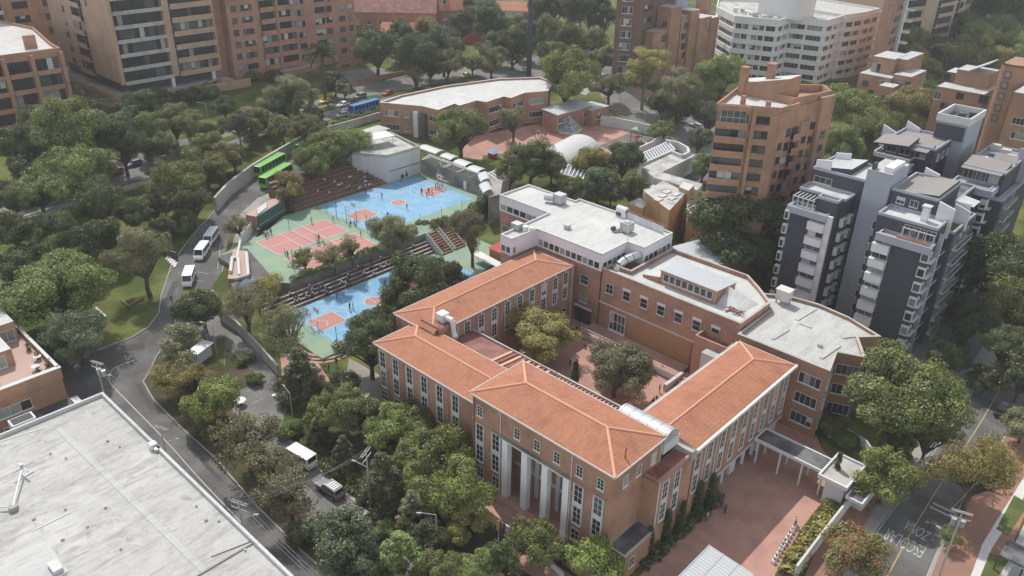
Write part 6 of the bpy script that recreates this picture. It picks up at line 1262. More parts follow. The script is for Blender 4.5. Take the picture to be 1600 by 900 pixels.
def foliage(cl, cen, per, size):
    P_, N_ = [], []
    for c, r in cl:
        n = max(10, int(per*(r**2)*(40 if r < .45 else 22))); d = sph(n); k = npr.uniform(.45, 1.05, n)[:, None]**.6
        flat = np.array([1, 1, .78]); p = c+d*k*r*flat; P_.append(p); N_.append(d*.8+(p-cen)*.35+npr.normal(size=(n, 3))*.5+np.array([0, 0, .35]))
    p = np.concatenate(P_); return leaf_mesh(p, np.concatenate(N_), size, None, None)
def limb(m, a, b, r0, r1, mat):
    a, b = Vector(a), Vector(b); mid = a.lerp(b, .5)+Vector((rnd.uniform(-.06, .06), rnd.uniform(-.06, .06), .05)); m.tube(a, mid, r0, mat, (r0+r1)/2, 5, False); m.tube(mid, b, (r0+r1)/2, mat, r1, 5, False)
SHP = {  # clumps, centre height, vertical radius, clump radius, leaves per clump, leaf size, trunk fork height, bark
    'broad': (96, 1.16, 1.0, .24, 80, .05, .5, 'bark'), 'spread': (100, 1.02, .55, .21, 90, .045, .55, 'bark'), 'airy': (70, 1.3, 1.02, .22, 42, .045, .7, 'bark'),
    'tall': (84, 2.05, 1.5, .25, 62, .05, 1.2, 'bark_pale'), 'bush': (40, .55, .62, .30, 50, .072, .05, 'bark')}
HC = {'broad': 1.16, 'spread': 1.02, 'airy': 1.3, 'tall': 2.05, 'bush': .55, 'conifer': 1.5, 'column': 5.0, 'palm': 3.2}
PROTO = {}
def crown_trunk(kind, leaf, var, fine=False):
    key = (kind, leaf, var, fine)
    if key in PROTO: return PROTO[key]
    st = rnd.getstate(); m = MB()
    if kind in SHP:
        nc, cz, rz, rc, per, ls, fh_, bark = SHP[kind]; cl = clumps_ellipsoid(nc, cz, rz, rc, -.55 if kind == 'bush' else -.7)
        sk = npr.uniform(-.12, .12, 2)
        cl = [(c*np.array([1+.12*npr.normal()*0+sk[0], 1-sk[0], 1])+np.array([sk[1], -sk[1], 0]), r) for c, r in cl]
        V = foliage(cl, np.array([0, 0, cz-.2]), per*(2.4 if fine else 1), ls*(.64 if fine else 1))
        if kind != 'bush':
            limb(m, (0, 0, -.15), (0, 0, fh_), .085, .065, bark)
            for c, r in cl[::3 if kind != 'airy' else 2]: limb(m, (0, 0, fh_*npr.uniform(.8, 1.1)), c*.9, .042, .01, bark)
        else: limb(m, (0, 0, -.1), (0, 0, .5), .06, .02, bark)
    elif kind == 'conifer':
        cl = []
        for i in range(150):
            t = npr.uniform(0, 1)**1.15; z = .28+2.7*t; r = (1-t)**.75*.84+.05; a = npr.uniform(0, 2*math.pi); k = npr.uniform(.6, 1.02); cl.append((np.array([r*k*math.cos(a), r*k*math.sin(a), z-.12*k*r]), .19*(1-.5*t)*npr.uniform(.7, 1.25)))
        V = foliage(cl, np.array([0, 0, 1]), 120, .042); limb(m, (0, 0, -.15), (0, 0, 2.7), .07, .01, 'bark')
    elif kind == 'column':
        cl = []
        for i in range(120):
            t = npr.uniform(0, 1); z = .2+9.6*t; r = .78*min(1, t*6+.3)*(1-t**2.5)+.03; a = npr.uniform(0, 2*math.pi); cl.append((np.array([r*math.cos(a)*.7, r*math.sin(a)*.7, z]), .42))
        V = foliage(cl, np.array([0, 0, 5]), 8, .14); limb(m, (0, 0, -.2), (0, 0, 9), .12, .02, 'bark')
    elif kind == 'palm':
        pts, ns = [], []
        for i in range(44):
            a = 2*math.pi*i/44*5.3; el = npr.uniform(-.35, 1.1); d = np.array([math.cos(a)*math.cos(el), math.sin(a)*math.cos(el), math.sin(el)])
            side = np.array([-math.sin(a), math.cos(a), 0])
            for k in range(26):
                t = k/25; p = np.array([0, 0, 3.1])+d*t*1.05+np.array([0, 0, -.55*t*t])
                for s in (-1, 1): pts.append(p+side*s*.05+npr.normal(size=3)*.012); ns.append(np.cross(d, side)+.3*s*side)
        V = leaf_mesh(np.array(pts), np.array(ns), .085, None, None, 2.2); limb(m, (0, 0, -.2), (0, 0, 3.1), .11, .09, 'bark')
    me = mk('crown', V, leaf); tm = m.mesh('trunk'); PROTO[key] = (me, tm); rnd.setstate(st); return PROTO[key]
NT = [0]
def tree(kind, leaf, cx, cy, rpx, label, name='tree', cat='tree', hf=1.0, group=None, z0=None):
    if hf == 1.0 and kind in ('broad', 'airy') and z0 is None: hf = rnd.uniform(.95, 1.18)
    rpx *= 1.1 if kind == 'conifer' else 1.07 if cx > 440 and cx < 1000 and cy > 600 else 1.03; hc = HC[kind]; r = 3.0; zg = 0
    for _ in range(14):
        p = P(cx, cy, zg+hc*r*hf); zg = h(p.x) if z0 is None else z0
        depth = (p-Vector((0, 0, CAMH))).dot(FW); r = rpx*depth/FPX
    NT[0] += 1; cm, tm = crown_trunk(kind, leaf, NT[0] % 3, r > 4.6 and kind in SHP)
    t = thing(name, label, cat, (p.x, p.y, zg-.1), group, rnd.uniform(0, 6.28)); s = (r, r*rnd.uniform(.92, 1.08), r*hf)
    link('trunk', tm, t, scale=s); link('crown', cm, t, scale=s)
    if 'flowering' in label:
        co = np.empty(len(cm.vertices)*3, dtype=np.float32); cm.vertices.foreach_get('co', co); co = co.reshape(-1, 3)[::4]; cc = np.array([0, 0, HC[kind]]); dd = np.linalg.norm((co-cc)*[1, 1, 1.0], axis=1); pk = co[(dd > np.quantile(dd, .8)) & (co[:, 2] > HC[kind]-.3)]
        pk = pk[npr.choice(len(pk), 70, replace=False)]; nv = (pk-cc)/np.linalg.norm(pk-cc, axis=1, keepdims=True); V = leaf_mesh(pk+nv*.03, nv+[0, 0, .6], .034, None, None, 1.0); link('blossom', mk('blossom', V, 'cloth_white'), t, scale=s)
    return t
B, S, A_, TL, BU, CO, CL = 'broad', 'spread', 'airy', 'tall', 'bush', 'conifer', 'column'
D, MI, BR, OL, GR, BN, RU, CF, BG, HE = ['leaf_'+k for k in ('dark', 'mid', 'bright', 'olive', 'grey', 'brown', 'rust', 'conifer', 'bluegreen', 'hedge')]
TREES = [
 # courtyard, forecourt and street on the right
 (B, OL, 845, 523, 54, 'spreading olive-green tree in the school courtyard beside the rear left wing', {'hf': .8}), (B, GR, 965, 576, 54, 'spreading grey-green tree in the middle of the school courtyard', {'hf': .85}),
 (B, MI, 1417, 628, 84, 'huge round green tree below the slate towers, beside the fan-shaped block'), (B, BR, 1388, 745, 47, 'round bright green tree beside the gate lodge on the street pavement'),
 (B, RU, 1326, 857, 49, 'rust-and-green tree at the forecourt fence by the street'), (A_, OL, 1530, 735, 62, 'wide airy olive tree over the right-hand pavement'),
 (A_, MI, 1482, 838, 17, 'small thin tree beside the concrete utility pole on the right pavement'), (B, GR, 1600, 665, 28, 'pale grey-green tree at the right edge beside the parked dark car'),
 (B, D, 1560, 425, 62, 'large dark tree right of the farthest slate tower'), (B, MI, 1592, 470, 58, 'large mid-green tree at the right edge below the slate towers'), (B, D, 1520, 500, 40, 'dark shady tree at the foot of the street-corner slate tower'), (B, D, 1580, 550, 46, 'dark tree overhanging the upper end of the right-hand street', ),
 (BU, D, 1498, 545, 22, 'dark bush at the tower apron beside the street'), (B, D, 1400, 690, 30, 'dark lower tree under the huge round tree, beside the lodge roof'),
 (BU, MI, 1302, 668, 24, 'green bushes in the bed behind the covered walk'), (BU, HE, 1326, 688, 20, 'bright low shrub in the corner bed beside the lodge'), (BU, D, 1290, 640, 22, 'dark shrub against the foot of the fan-shaped block'),
 # right of the school
 (B, D, 1152, 352, 74, 'huge dark tree between the school hall and the orange tower'), (B, D, 1112, 388, 32, 'dark tree leaning over the brick annex behind the hall'), (B, D, 1200, 400, 34, 'dark tree in the gap before the first slate tower'),
 (B, BR, 1338, 180, 47, 'big bright green tree right of the orange tower'), (B, MI, 1312, 228, 34, 'mid-green tree below the big bright one, beside the orange tower'), (B, MI, 1365, 215, 32, 'rounded tree behind the nearest slate tower roof'), (B, OL, 1420, 172, 38, 'yellow-olive tree behind the grey slate roofs'), (B, OL, 1462, 182, 26, 'small yellow-olive tree below the long brown house'), (B, D, 1322, 268, 26, 'dark tree tucked between the orange tower and the slate tower'), (A_, BN, 1560, 215, 24, 'thin brownish tree between the brown houses and the slate roofs'),
 (B, BR, 1424, 68, 26, 'bright tree at the foot of the red tower with the white strip'), (B, OL, 1428, 98, 28, 'olive tree right of the stepped orange house'), (B, D, 1466, 85, 30, 'dark tree below the olive-beige tower'), (B, MI, 1452, 118, 24, 'mid-green tree between the stepped house and the wooded slope'), (B, BR, 1442, 142, 22, 'bright small tree beside the stepped orange house'),
 (B, MI, 1500, 48, 32, 'green tree at the corner of the olive-beige tower'), (B, BR, 1522, 68, 32, 'bright tree in the middle of the wooded slope'), (B, MI, 1500, 92, 28, 'mid-green tree above the long brown house'), (B, MI, 1556, 56, 34, 'broad green tree high on the wooded slope'), (B, OL, 1548, 92, 28, 'olive tree above the rounded brown house'), (B, BR, 1586, 78, 30, 'bright tree at the right edge of the wooded slope'), (B, D, 1530, 22, 36, 'dark tree at the top of the wooded slope'), (B, D, 1582, 22, 40, 'dark tree in the top right corner'), (B, MI, 1560, 4, 34, 'tree cut by the top edge above the wooded slope'), (B, D, 1490, 10, 28, 'dark tree beside the olive-beige tower near the top edge'), (B, MI, 1592, 118, 22, 'tree just above the rounded brown house at the right edge'), (B, D, 1478, 132, 18, 'dark tree left of the long brown house'),
 # centre right
 (TL, OL, 1008, 112, 34, 'tall olive gum tree in front of the orange stepped block', {'hf': .85}), (TL, GR, 1068, 140, 34, 'tall grey-green gum tree between the cross street and the pale block', {'hf': .85}), (B, BR, 1130, 118, 37, 'bright bushy tree below the pale concrete block'), (B, BG, 1108, 185, 26, 'blue-green tree at the cross street left of the orange tower'), (B, D, 1035, 165, 24, 'dark tree between the two tall gum trees'), (B, BG, 1092, 220, 20, 'blue-green bushy tree at the bend of the cross street'), (B, MI, 1100, 262, 20, 'small green tree in the yard beside the orange tower'),
 (S, GR, 952, 135, 27, 'small flat-topped grey tree on the corner by the brick pavilion'), (B, BR, 883, 122, 44, 'dense bright tree at the end of the curved school'), (B, MI, 862, 92, 28, 'green tree behind the curved school roof'),
 (B, MI, 868, 58, 32, 'leafy green tree right of the tall dark mast'), (B, GR, 926, 62, 22, 'grey-green tree left of the dark brown tower'), (B, MI, 898, 68, 24, 'tree between the mast and the dark brown tower'),
 (TL, D, 862, 12, 26, 'tall dark tree at the top edge, leftmost of the dark grove'), (TL, D, 892, 18, 26, 'tall dark tree in the middle of the dark grove at the top'), (TL, D, 922, 14, 26, 'tall dark tree of the grove touching the brown tower'), (TL, D, 945, 30, 20, 'dark slender tree right beside the brown tower'), (TL, D, 842, 22, 22, 'dark tree behind the tall mast'), (TL, D, 908, -4, 26, 'dark treetop cut by the top edge above the grove'),
 (B, D, 765, 40, 28, 'dark round tree by the white house at the top'), (B, BG, 752, 18, 26, 'pale blue-green tree beside the white house at the top'), (B, D, 722, 35, 20, 'dark tree in front of the dormered houses'), (B, D, 722, 8, 24, 'dark tree at the top edge above the dormered houses'), (A_, GR, 808, 42, 20, 'small thin tree before the white house'), (CO, D, 686, 24, 10, 'narrow dark conifer before the dormered houses'),
 (B, D, 590, 80, 36, 'dark tree right of the salmon tower'), (B, D, 626, 62, 32, 'dark tree in front of the low brick outbuilding'), (B, D, 650, 88, 36, 'dark tree on the grassy bank above the avenue'), (B, BG, 692, 72, 34, 'blue-green tree below the dormered houses'), (B, OL, 668, 48, 20, 'olive treetop before the long brown roof'), (B, D, 672, 104, 22, 'low dark tree at the edge of the grassy bank'), (B, GR, 700, 98, 26, 'greyish small tree on the avenue edge'), (B, BR, 738, 100, 16, 'little bright tree behind the yellow taxi'), (B, GR, 768, 94, 24, 'grey street tree with a clear trunk on the avenue'), (B, D, 800, 74, 26, 'dark tree behind the avenue left of the mast'), (B, D, 770, 72, 24, 'dark hedge-like tree beside the red boundary wall'), (A_, GR, 802, 92, 14, 'thin small street tree left of the mast'), (A_, GR, 648, 118, 15, 'thin young tree on the avenue verge'), (CO, BG, 692, 52, 12, 'small conifer beside the olive treetop'),
 # playground and school trees
 (B, MI, 720, 205, 40, 'round leafy tree in front of the curved school'), (A_, GR, 803, 190, 26, 'grey airy tree in front of the far end of the curved school'), (B, D, 830, 252, 40, 'dark leafy tree beside the vaulted hall'), (B, MI, 798, 268, 24, 'green tree right of the covered stairs'), (B, MI, 862, 262, 22, 'green tree at the foot of the vaulted hall'), (B, OL, 925, 258, 28, 'olive tree in front of the vaulted hall'), (B, D, 974, 250, 31, 'dense dark round tree by the long glass roof'), (B, BG, 935, 285, 27, 'blue-green tree behind the white school roof'), (B, BR, 893, 292, 22, 'bright small tree at the back of the white school roof'), (B, MI, 985, 296, 24, 'mid-green tree beside the ochre building'), (B, D, 955, 300, 20, 'low dark tree between the white roof and the ochre building'),
 # sports terraces
 (B, D, 655, 445, 52, 'large dark tree between the lower blue court and the rear left wing'), (B, D, 692, 428, 32, 'dark tree right beside the large one at the lower blue court'), (B, D, 622, 470, 32, 'dark tree overhanging the right end of the lower blue court'), (A_, BN, 738, 372, 36, 'tall thin brownish tree by the red kiosk', {'hf': 1.1}), (B, GR, 615, 362, 35, 'grey-green tree at the corner of the big blue court above the timber stairs', {'z0': 3.5}), (A_, MI, 476, 404, 19, 'small tree at the near edge of the second volleyball court, first from the left', {'z0': 3.8}), (A_, GR, 520, 400, 23, 'small greyish tree at the volleyball court edge, middle of three', {'z0': 3.8}), (A_, MI, 549, 386, 21, 'small tree at the volleyball court edge, nearest the timber stairs', {'z0': 3.8}), (BU, HE, 685, 348, 14, 'bush on the edge of the court terrace past the stairs', {'z0': 3.5}), (BU, MI, 660, 350, 10, 'small bush just past the grey-green court tree', {'z0': 3.5}),
 (B, MI, 486, 258, 30, 'green tree over the articulated bus behind the bleachers'), (B, RU, 455, 290, 22, 'rusty-leaved tree above the practice wall'), (B, OL, 450, 308, 22, 'olive tree between the practice wall and the bleachers'), (B, MI, 522, 238, 38, 'broad green tree behind the top of the bleachers'), (B, BR, 548, 228, 28, 'bright tree beside the grey concrete block'), (B, D, 500, 222, 28, 'dark tree behind the bleachers on the avenue side'), (A_, GR, 372, 352, 20, 'leafless-looking grey shrub beside the street by the practice wall'),
 # street island, garden and planting at the front left
 (TL, GR, 284, 545, 33, 'slender pale-leaved tree on the verge beside the junction', {'hf': .8}), (A_, OL, 258, 590, 28, 'olive bushy tree at the rounded corner of the verge'), (B, BR, 330, 622, 42, 'dense fresh green tree on the verge by the car park'), (A_, BN, 385, 688, 48, 'wide brown-leaved tree between the two lanes'), (BU, BN, 330, 668, 26, 'brownish bush below the fresh green verge tree'), (A_, BN, 452, 772, 42, 'open brown-green tree opposite the parked dark car'), (B, BG, 528, 848, 52, 'large blue-green tree near the bottom edge, by the white roof'), (BU, BN, 470, 830, 26, 'brown shrub on the strip beside the big stained roof'), (B, BG, 560, 885, 34, 'blue-green treetop at the bottom edge'),
 (B, D, 316, 480, 36, 'dense dark tree beside the white minibuses, at the car park head'), (A_, GR, 385, 482, 40, 'airy grey tree between the car park and the lower court'), (A_, GR, 452, 520, 44, 'airy grey tree at the near corner of the lower court'), (A_, OL, 420, 450, 26, 'small airy tree on the retaining wall by the courts'), (CO, CF, 468, 582, 46, 'dark pyramid-shaped tree beside the flower bed and plaza', {'hf': .6}), (B, D, 578, 538, 50, 'large dark tree in front of the left end of the front wing'), (B, D, 600, 500, 30, 'dark treetop at the corner of the clay roof'),
 (B, MI, 508, 645, 32, 'leafy tree at the plaza end of the front garden'), (B, MI, 560, 640, 34, 'flowering green tree by the garden path, next to the plaza'), (B, BR, 615, 672, 36, 'bright flowering tree along the garden path below the front wing'), (B, MI, 655, 705, 38, 'green flowering tree in the middle of the front garden'), (B, BR, 700, 700, 38, 'bright flowering tree under the tall windows of the front block'), (B, BR, 724, 768, 45, 'largest bright green tree beside the columned porch'), (B, MI, 690, 775, 36, 'mid-green tree left of the largest bright garden tree'), (B, OL, 735, 815, 30, 'olive lower tree in front of the porch garden'),
 (CO, CF, 537, 710, 29, 'slim dark conifer behind the parked white minibus', {'hf': .78}), (CO, CF, 598, 752, 46, 'big dark conifer beside the utility pole', {'hf': .75}), (CO, GR, 645, 798, 36, 'greyish conifer in front of the garden trees', {'hf': .68}), (CO, HE, 626, 866, 52, 'bright pyramid conifer near the bottom edge', {'hf': .56}), (CO, CF, 494, 678, 26, 'small dark conifer above the parked white minibus', {'hf': .72}), (B, MI, 690, 888, 34, 'green tree at the bottom edge right of the pyramid conifer'), (B, MI, 745, 885, 32, 'green tree at the bottom edge by the flags'), (B, MI, 842, 845, 36, 'rounded flowering tree by the entrance railings'), (B, BR, 930, 882, 42, 'bright flowering tree at the near corner of the front block'), (B, MI, 880, 868, 22, 'small green tree between the two flowering entrance trees'), (BU, HE, 455, 672, 18, 'bright low shrub behind the parked minibus'), (BU, D, 700, 842, 24, 'dark shrub at the end of the service lane'), (BU, MI, 600, 830, 22, 'shrub below the big dark conifer'),
 (BU, HE, 382, 560, 13, 'small shrub in the flower bed near the lamp post'), (BU, MI, 398, 592, 14, 'small shrub at the low end of the flower bed'), (BU, MI, 630, 735, 26, 'low shrub under the flowering trees'),
 # park and avenue on the left
 (B, MI, 95, 212, 58, 'largest tree in front of the white-roofed red block'), (S, MI, 118, 268, 60, 'wide flat-crowned tree above the avenue footpath'), (B, D, 32, 235, 40, 'dark tree at the left edge below the red block'), (S, MI, 60, 300, 42, 'flat-crowned tree hanging over the avenue at left'), (B, D, 18, 310, 34, 'dark tree at the left edge beside the avenue'), (B, D, 190, 225, 38, 'dark tree between the avenue and the tan tower'), (CO, BG, 128, 165, 20, 'blue-green conifer between the red block and the tan tower'), (B, D, 160, 180, 26, 'dark tree at the corner of the tan tower wall'), (B, D, 222, 172, 30, 'dark tree against the tan boundary wall'), (B, MI, 272, 192, 34, 'mid-green tree below the tan boundary wall'), (B, D, 248, 150, 18, 'dark shrub-like tree in the tan tower planter'), (BU, D, 208, 166, 16, 'dark hedge shrub in the curved planter'), (BU, D, 300, 150, 18, 'dark shrub below the tan tower pillars'), (BU, MI, 328, 144, 16, 'green shrub at the end of the tan tower terrace'), (B, D, 350, 165, 18, 'small dark street tree below the tan tower'), (B, GR, 398, 188, 22, 'grey-green street tree beside the avenue'), (B, D, 250, 235, 30, 'dark tree on the near side of the avenue below the tan tower'), (B, D, 160, 320, 40, 'dark tree on the park side of the avenue footpath'), (B, MI, 272, 292, 42, 'tall leafy tree in the park beside the street'), (B, D, 300, 320, 34, 'dark tree just below the leafy park tree'), (B, MI, 330, 232, 26, 'light green tree at the avenue bend'), (B, MI, 305, 240, 24, 'green tree left of the light green one at the avenue bend'), (B, D, 365, 245, 24, 'dark tree above the concrete retaining wall'), (B, GR, 240, 325, 24, 'pale bushy tree at the foot of the leafy park tree'), (A_, GR, 222, 400, 48, 'round grey-green tree in the park beside the street kerb'), (BU, MI, 275, 352, 24, 'mid-green bush by the street opposite the minibuses'), (B, D, 262, 352, 20, 'dark bush behind the mid-green street bush'), (BU, BG, 40, 398, 26, 'pale blue-green bush in the park at the left'), (S, MI, 88, 450, 76, 'very wide low tree in the park above the orange house'), (B, BG, 120, 524, 46, 'dense blue-green tree at the junction kerb'), (B, D, 92, 362, 38, 'dark tree in the shady middle of the park'), (B, D, 160, 372, 34, 'dark tree in the shade behind the round grey-green tree'), (B, D, 20, 360, 32, 'dark tree at the left edge in the middle of the park'), (B, D, 18, 480, 32, 'dark tree behind the orange terraced house'), (B, D, 40, 270, 30, 'dark trunk tree behind the flat-crowned pair'), (B, D, 205, 335, 26, 'shaded tree between footpath and park slope'),
 (TL, GR, 462, 140, 26, 'tall grey gum tree at the avenue in front of the salmon tower', {'hf': .9}), (CO, D, 468, 175, 20, 'dark pine on the avenue median end, left of the pair'), (CO, D, 490, 172, 20, 'dark pine on the avenue median end, right of the pair'), (A_, GR, 428, 158, 24, 'thin grey tree by the salmon tower entrance'), (B, D, 522, 128, 20, 'dark small tree beside the palm'), (B, GR, 538, 140, 14, 'small street tree behind the avenue lamp'), (B, MI, 440, 200, 22, 'green tree on the near edge of the avenue'), (B, MI, 392, 205, 18, 'small tree on the avenue verge by the street corner'), (BU, MI, 395, 120, 14, 'green shrub beside the salmon tower porch'), (BU, D, 430, 118, 14, 'dark hedge at the salmon tower foot'), (BU, D, 560, 82, 14, 'dark hedge in front of the salmon tower end'), (B, D, 330, 210, 20, 'dark tree in the middle of the avenue bend'),
 # more of the front planting and the verge
 (A_, OL, 300, 596, 30, 'olive airy tree between the slender verge tree and the fresh green one'), (A_, BN, 418, 735, 38, 'smaller brown-leaved tree in the middle between the two lanes'), (B, D, 536, 600, 28, 'dark tree between the pyramid-shaped tree and the garden path'), (B, MI, 652, 655, 28, 'green treetop against the front wing wall'), (B, BR, 660, 748, 36, 'bright tree in the thick of the garden, right of the big conifer'), (B, D, 668, 842, 30, 'dark low tree between the greyish conifer and the lamp'), (B, D, 790, 878, 30, 'dark tree at the bottom edge below the flags'), 
 (B, D, 60, 195, 34, 'dark tree in front of the white-roofed red block, left of the largest'), (B, D, 140, 225, 40, 'dark tree right of the largest one below the red block'), (B, MI, 230, 205, 30, 'mid-green tree before the curved planter'), (B, BG, 195, 190, 26, 'blue-green tree at the tan tower wall corner'), (B, MI, 320, 262, 30, 'green tree above the street wall, left of its end'), (B, D, 450, 165, 24, 'dark tree behind the tall grey gum tree'), (B, MI, 480, 205, 26, 'green tree on the near avenue edge below the dark pines'), (B, D, 418, 190, 20, 'dark street tree between the avenue bend and the gum tree'), (B, D, 30, 425, 30, 'dark tree at the left edge above the orange house'),
 (TL, D, 188, 195, 24, 'tall narrow dark tree at the corner of the tan tower wall', {'hf': .85}), (TL, MI, 298, 205, 24, 'tall narrow green tree in front of the tan boundary wall', {'hf': .85}), (TL, D, 372, 195, 22, 'tall dark tree on the avenue left of the salmon tower', {'hf': .85}), (TL, D, 255, 268, 24, 'tall dark tree beside the avenue footpath railing', {'hf': .85}), (TL, OL, 345, 245, 22, 'tall olive tree on the bank above the street wall', {'hf': .85}), (TL, MI, 150, 262, 26, 'tall green tree behind the wide flat-crowned one', {'hf': .85}),
 (B, D, 1178, 395, 40, 'dark low tree at the foot of the orange tower'), (B, MI, 1130, 300, 24, 'green treetop before the orange tower balconies'), (B, D, 1475, 560, 30, 'dark tree between the tower apron and the street'), (B, D, 1540, 590, 26, 'dark tree on the left kerb of the right-hand street'), (B, MI, 1450, 690, 34, 'green tree behind the huge round one on the street side'), (B, D, 1600, 590, 36, 'dark tree at the right edge above the parked dark car'),
 (B, D, 1395, 60, 22, 'dark tree between the red tower and the olive-beige one'), (B, MI, 1390, 200, 26, 'green tree left of the yellow-olive one'), (B, MI, 1035, 205, 18, 'green bush-like tree at the cross street kerb'), (B, D, 1060, 175, 22, 'dark tree at the trunk of the grey-green gum'), (B, MI, 940, 92, 20, 'green tree at the foot of the dark brown tower'), (B, D, 830, 60, 26, 'dark tree just left of the tall mast'),
]
for T in TREES:
    kw = T[6] if len(T) > 6 else {}
    tree(*T[:6], name='bush' if T[0] == BU else 'conifer_tree' if T[0] == CO else 'tree', cat='bush' if T[0] == BU else 'tree', **kw)
tree('palm', D, 502, 76, 26, 'feathery palm in front of the salmon tower', 'palm_tree', 'palm tree')
# clipped cypresses: straight columns by the right wing and the gate lodge
def cypress(px, py, hh, rad, label, kind=CL):
    g = G(px, py); cm, tm = crown_trunk(CL, CF, 0); t = thing('cypress_tree', label, 'tree', g, 'columnar cypresses', rnd.uniform(0, 6)); s = (rad, rad, hh/9.9); link('trunk', tm, t, scale=s); link('crown', cm, t, scale=s)
cypress(1107, 795, 6.4, .85, 'slim dark cypress against the right wing, nearest the arcade'); cypress(1088, 806, 6.2, .85, 'slim dark cypress against the right wing, second from the arcade'); cypress(1062, 832, 5.6, .75, 'slim dark cypress in the middle of the right wing row'); cypress(1039, 848, 5.8, .8, 'slim dark cypress beside the maroon terrace corner'); cypress(1012, 868, 5.0, .75, 'slim dark cypress beside the little lean-to'); cypress(1297, 770, 7.4, .75, 'single dark cypress beside the gate lodge'); cypress(897, 600, 5.0, .95, 'single dark cypress in the courtyard behind the front block')
# hedges: one long leafy box each
def hedge(label, pts, w_, hh, leaf, z=None, name='hedge', dens=26, size=.3):
    V = []; pts = [Vector((*p[:2], h(p[0]) if z is None else z)) for p in pts]
    for a, b in zip(pts, pts[1:]):
        L_ = (b-a).length; n = int(L_*(w_+2*hh)*dens); d = (b-a).normalized(); nn = Vector((-d.y, d.x, 0)); u = npr.uniform(0, L_, n); th = npr.uniform(0, math.pi, n); k = npr.uniform(.75, 1.1, n)
        wob = 1+.18*np.sin(u*1.3+3)+.12*np.sin(u*3.1)
        off = np.cos(th)*w_/2*k*wob; zz = np.abs(np.sin(th))**.6*hh*k*wob
        p = np.array(a)[None]+np.array(d)[None]*u[:, None]+np.array(nn)[None]*off[:, None]+np.array([0, 0, 1.])[None]*zz[:, None]
        nv = np.array(nn)[None]*np.cos(th)[:, None]+np.array([0, 0, 1.])[None]*np.sin(th)[:, None]+npr.normal(size=(n, 3))*.5; V.append(leaf_mesh(p, nv, size, None, None))
    me = mk('hedge', np.concatenate(V), leaf); o0 = pts[0]; me.transform(Matrix.Translation(-o0)); o = bpy.data.objects.new(name, me); C.objects.link(o); o.location = o0; return tag(o, label, 'hedge')
hedge('long clipped hedge on top of the wall between the volleyball courts and the bleachers', [(-128.6, 75), (-128.3, 104)], 1.3, 1.2, HE, ZU-.1)
hedge('thick hedge along the end of the big blue court toward the white-topped block', [(-128.5, 112), (-128.2, 123), (-132.2, 133.5)], 2.6, 2.0, MI, ZU-.6)
hedge('low hedge along the avenue wall beside the curved school', [tuple(G(x, y)) for x, y in ((520, 200), (560, 188), (600, 177))], 1.6, 1.8, HE)
hedge('low planting under the cypresses along the right wing', [tuple(G(x, y)) for x, y in ((1000, 888), (1040, 850), (1090, 805), (1125, 772))], 2.2, .9, D)
hedge('loose leafy planting between the forecourt and the street fence', [tuple(G(x, y)) for x, y in ((1228, 902), (1256, 858), (1284, 818), (1306, 788))], 2.6, 1.2, OL, dens=22, size=.3)
hedge('dense ground planting under the garden trees, service lane side', [tuple(G(x, y)) for x, y in ((478, 690), (530, 740), (600, 800), (680, 870))], 3.2, .9, MI, dens=16, size=.4)
hedge('dark hedge along the foot of the front wing', [(-88, 64.2), (-76, 64.0), (-66.5, 63.2)], 1.8, 1.1, D)
hedge('low edge hedge between the lower blue court and the plaza', [(-107.6, 73), (-107.8, 92)], 1.2, 1.0, MI, ZL-.1)
hedge('hedge along the tan tower planter', [tuple(G(x, y)) for x, y in ((268, 158), (310, 148), (345, 138))], 3, 2.4, D)
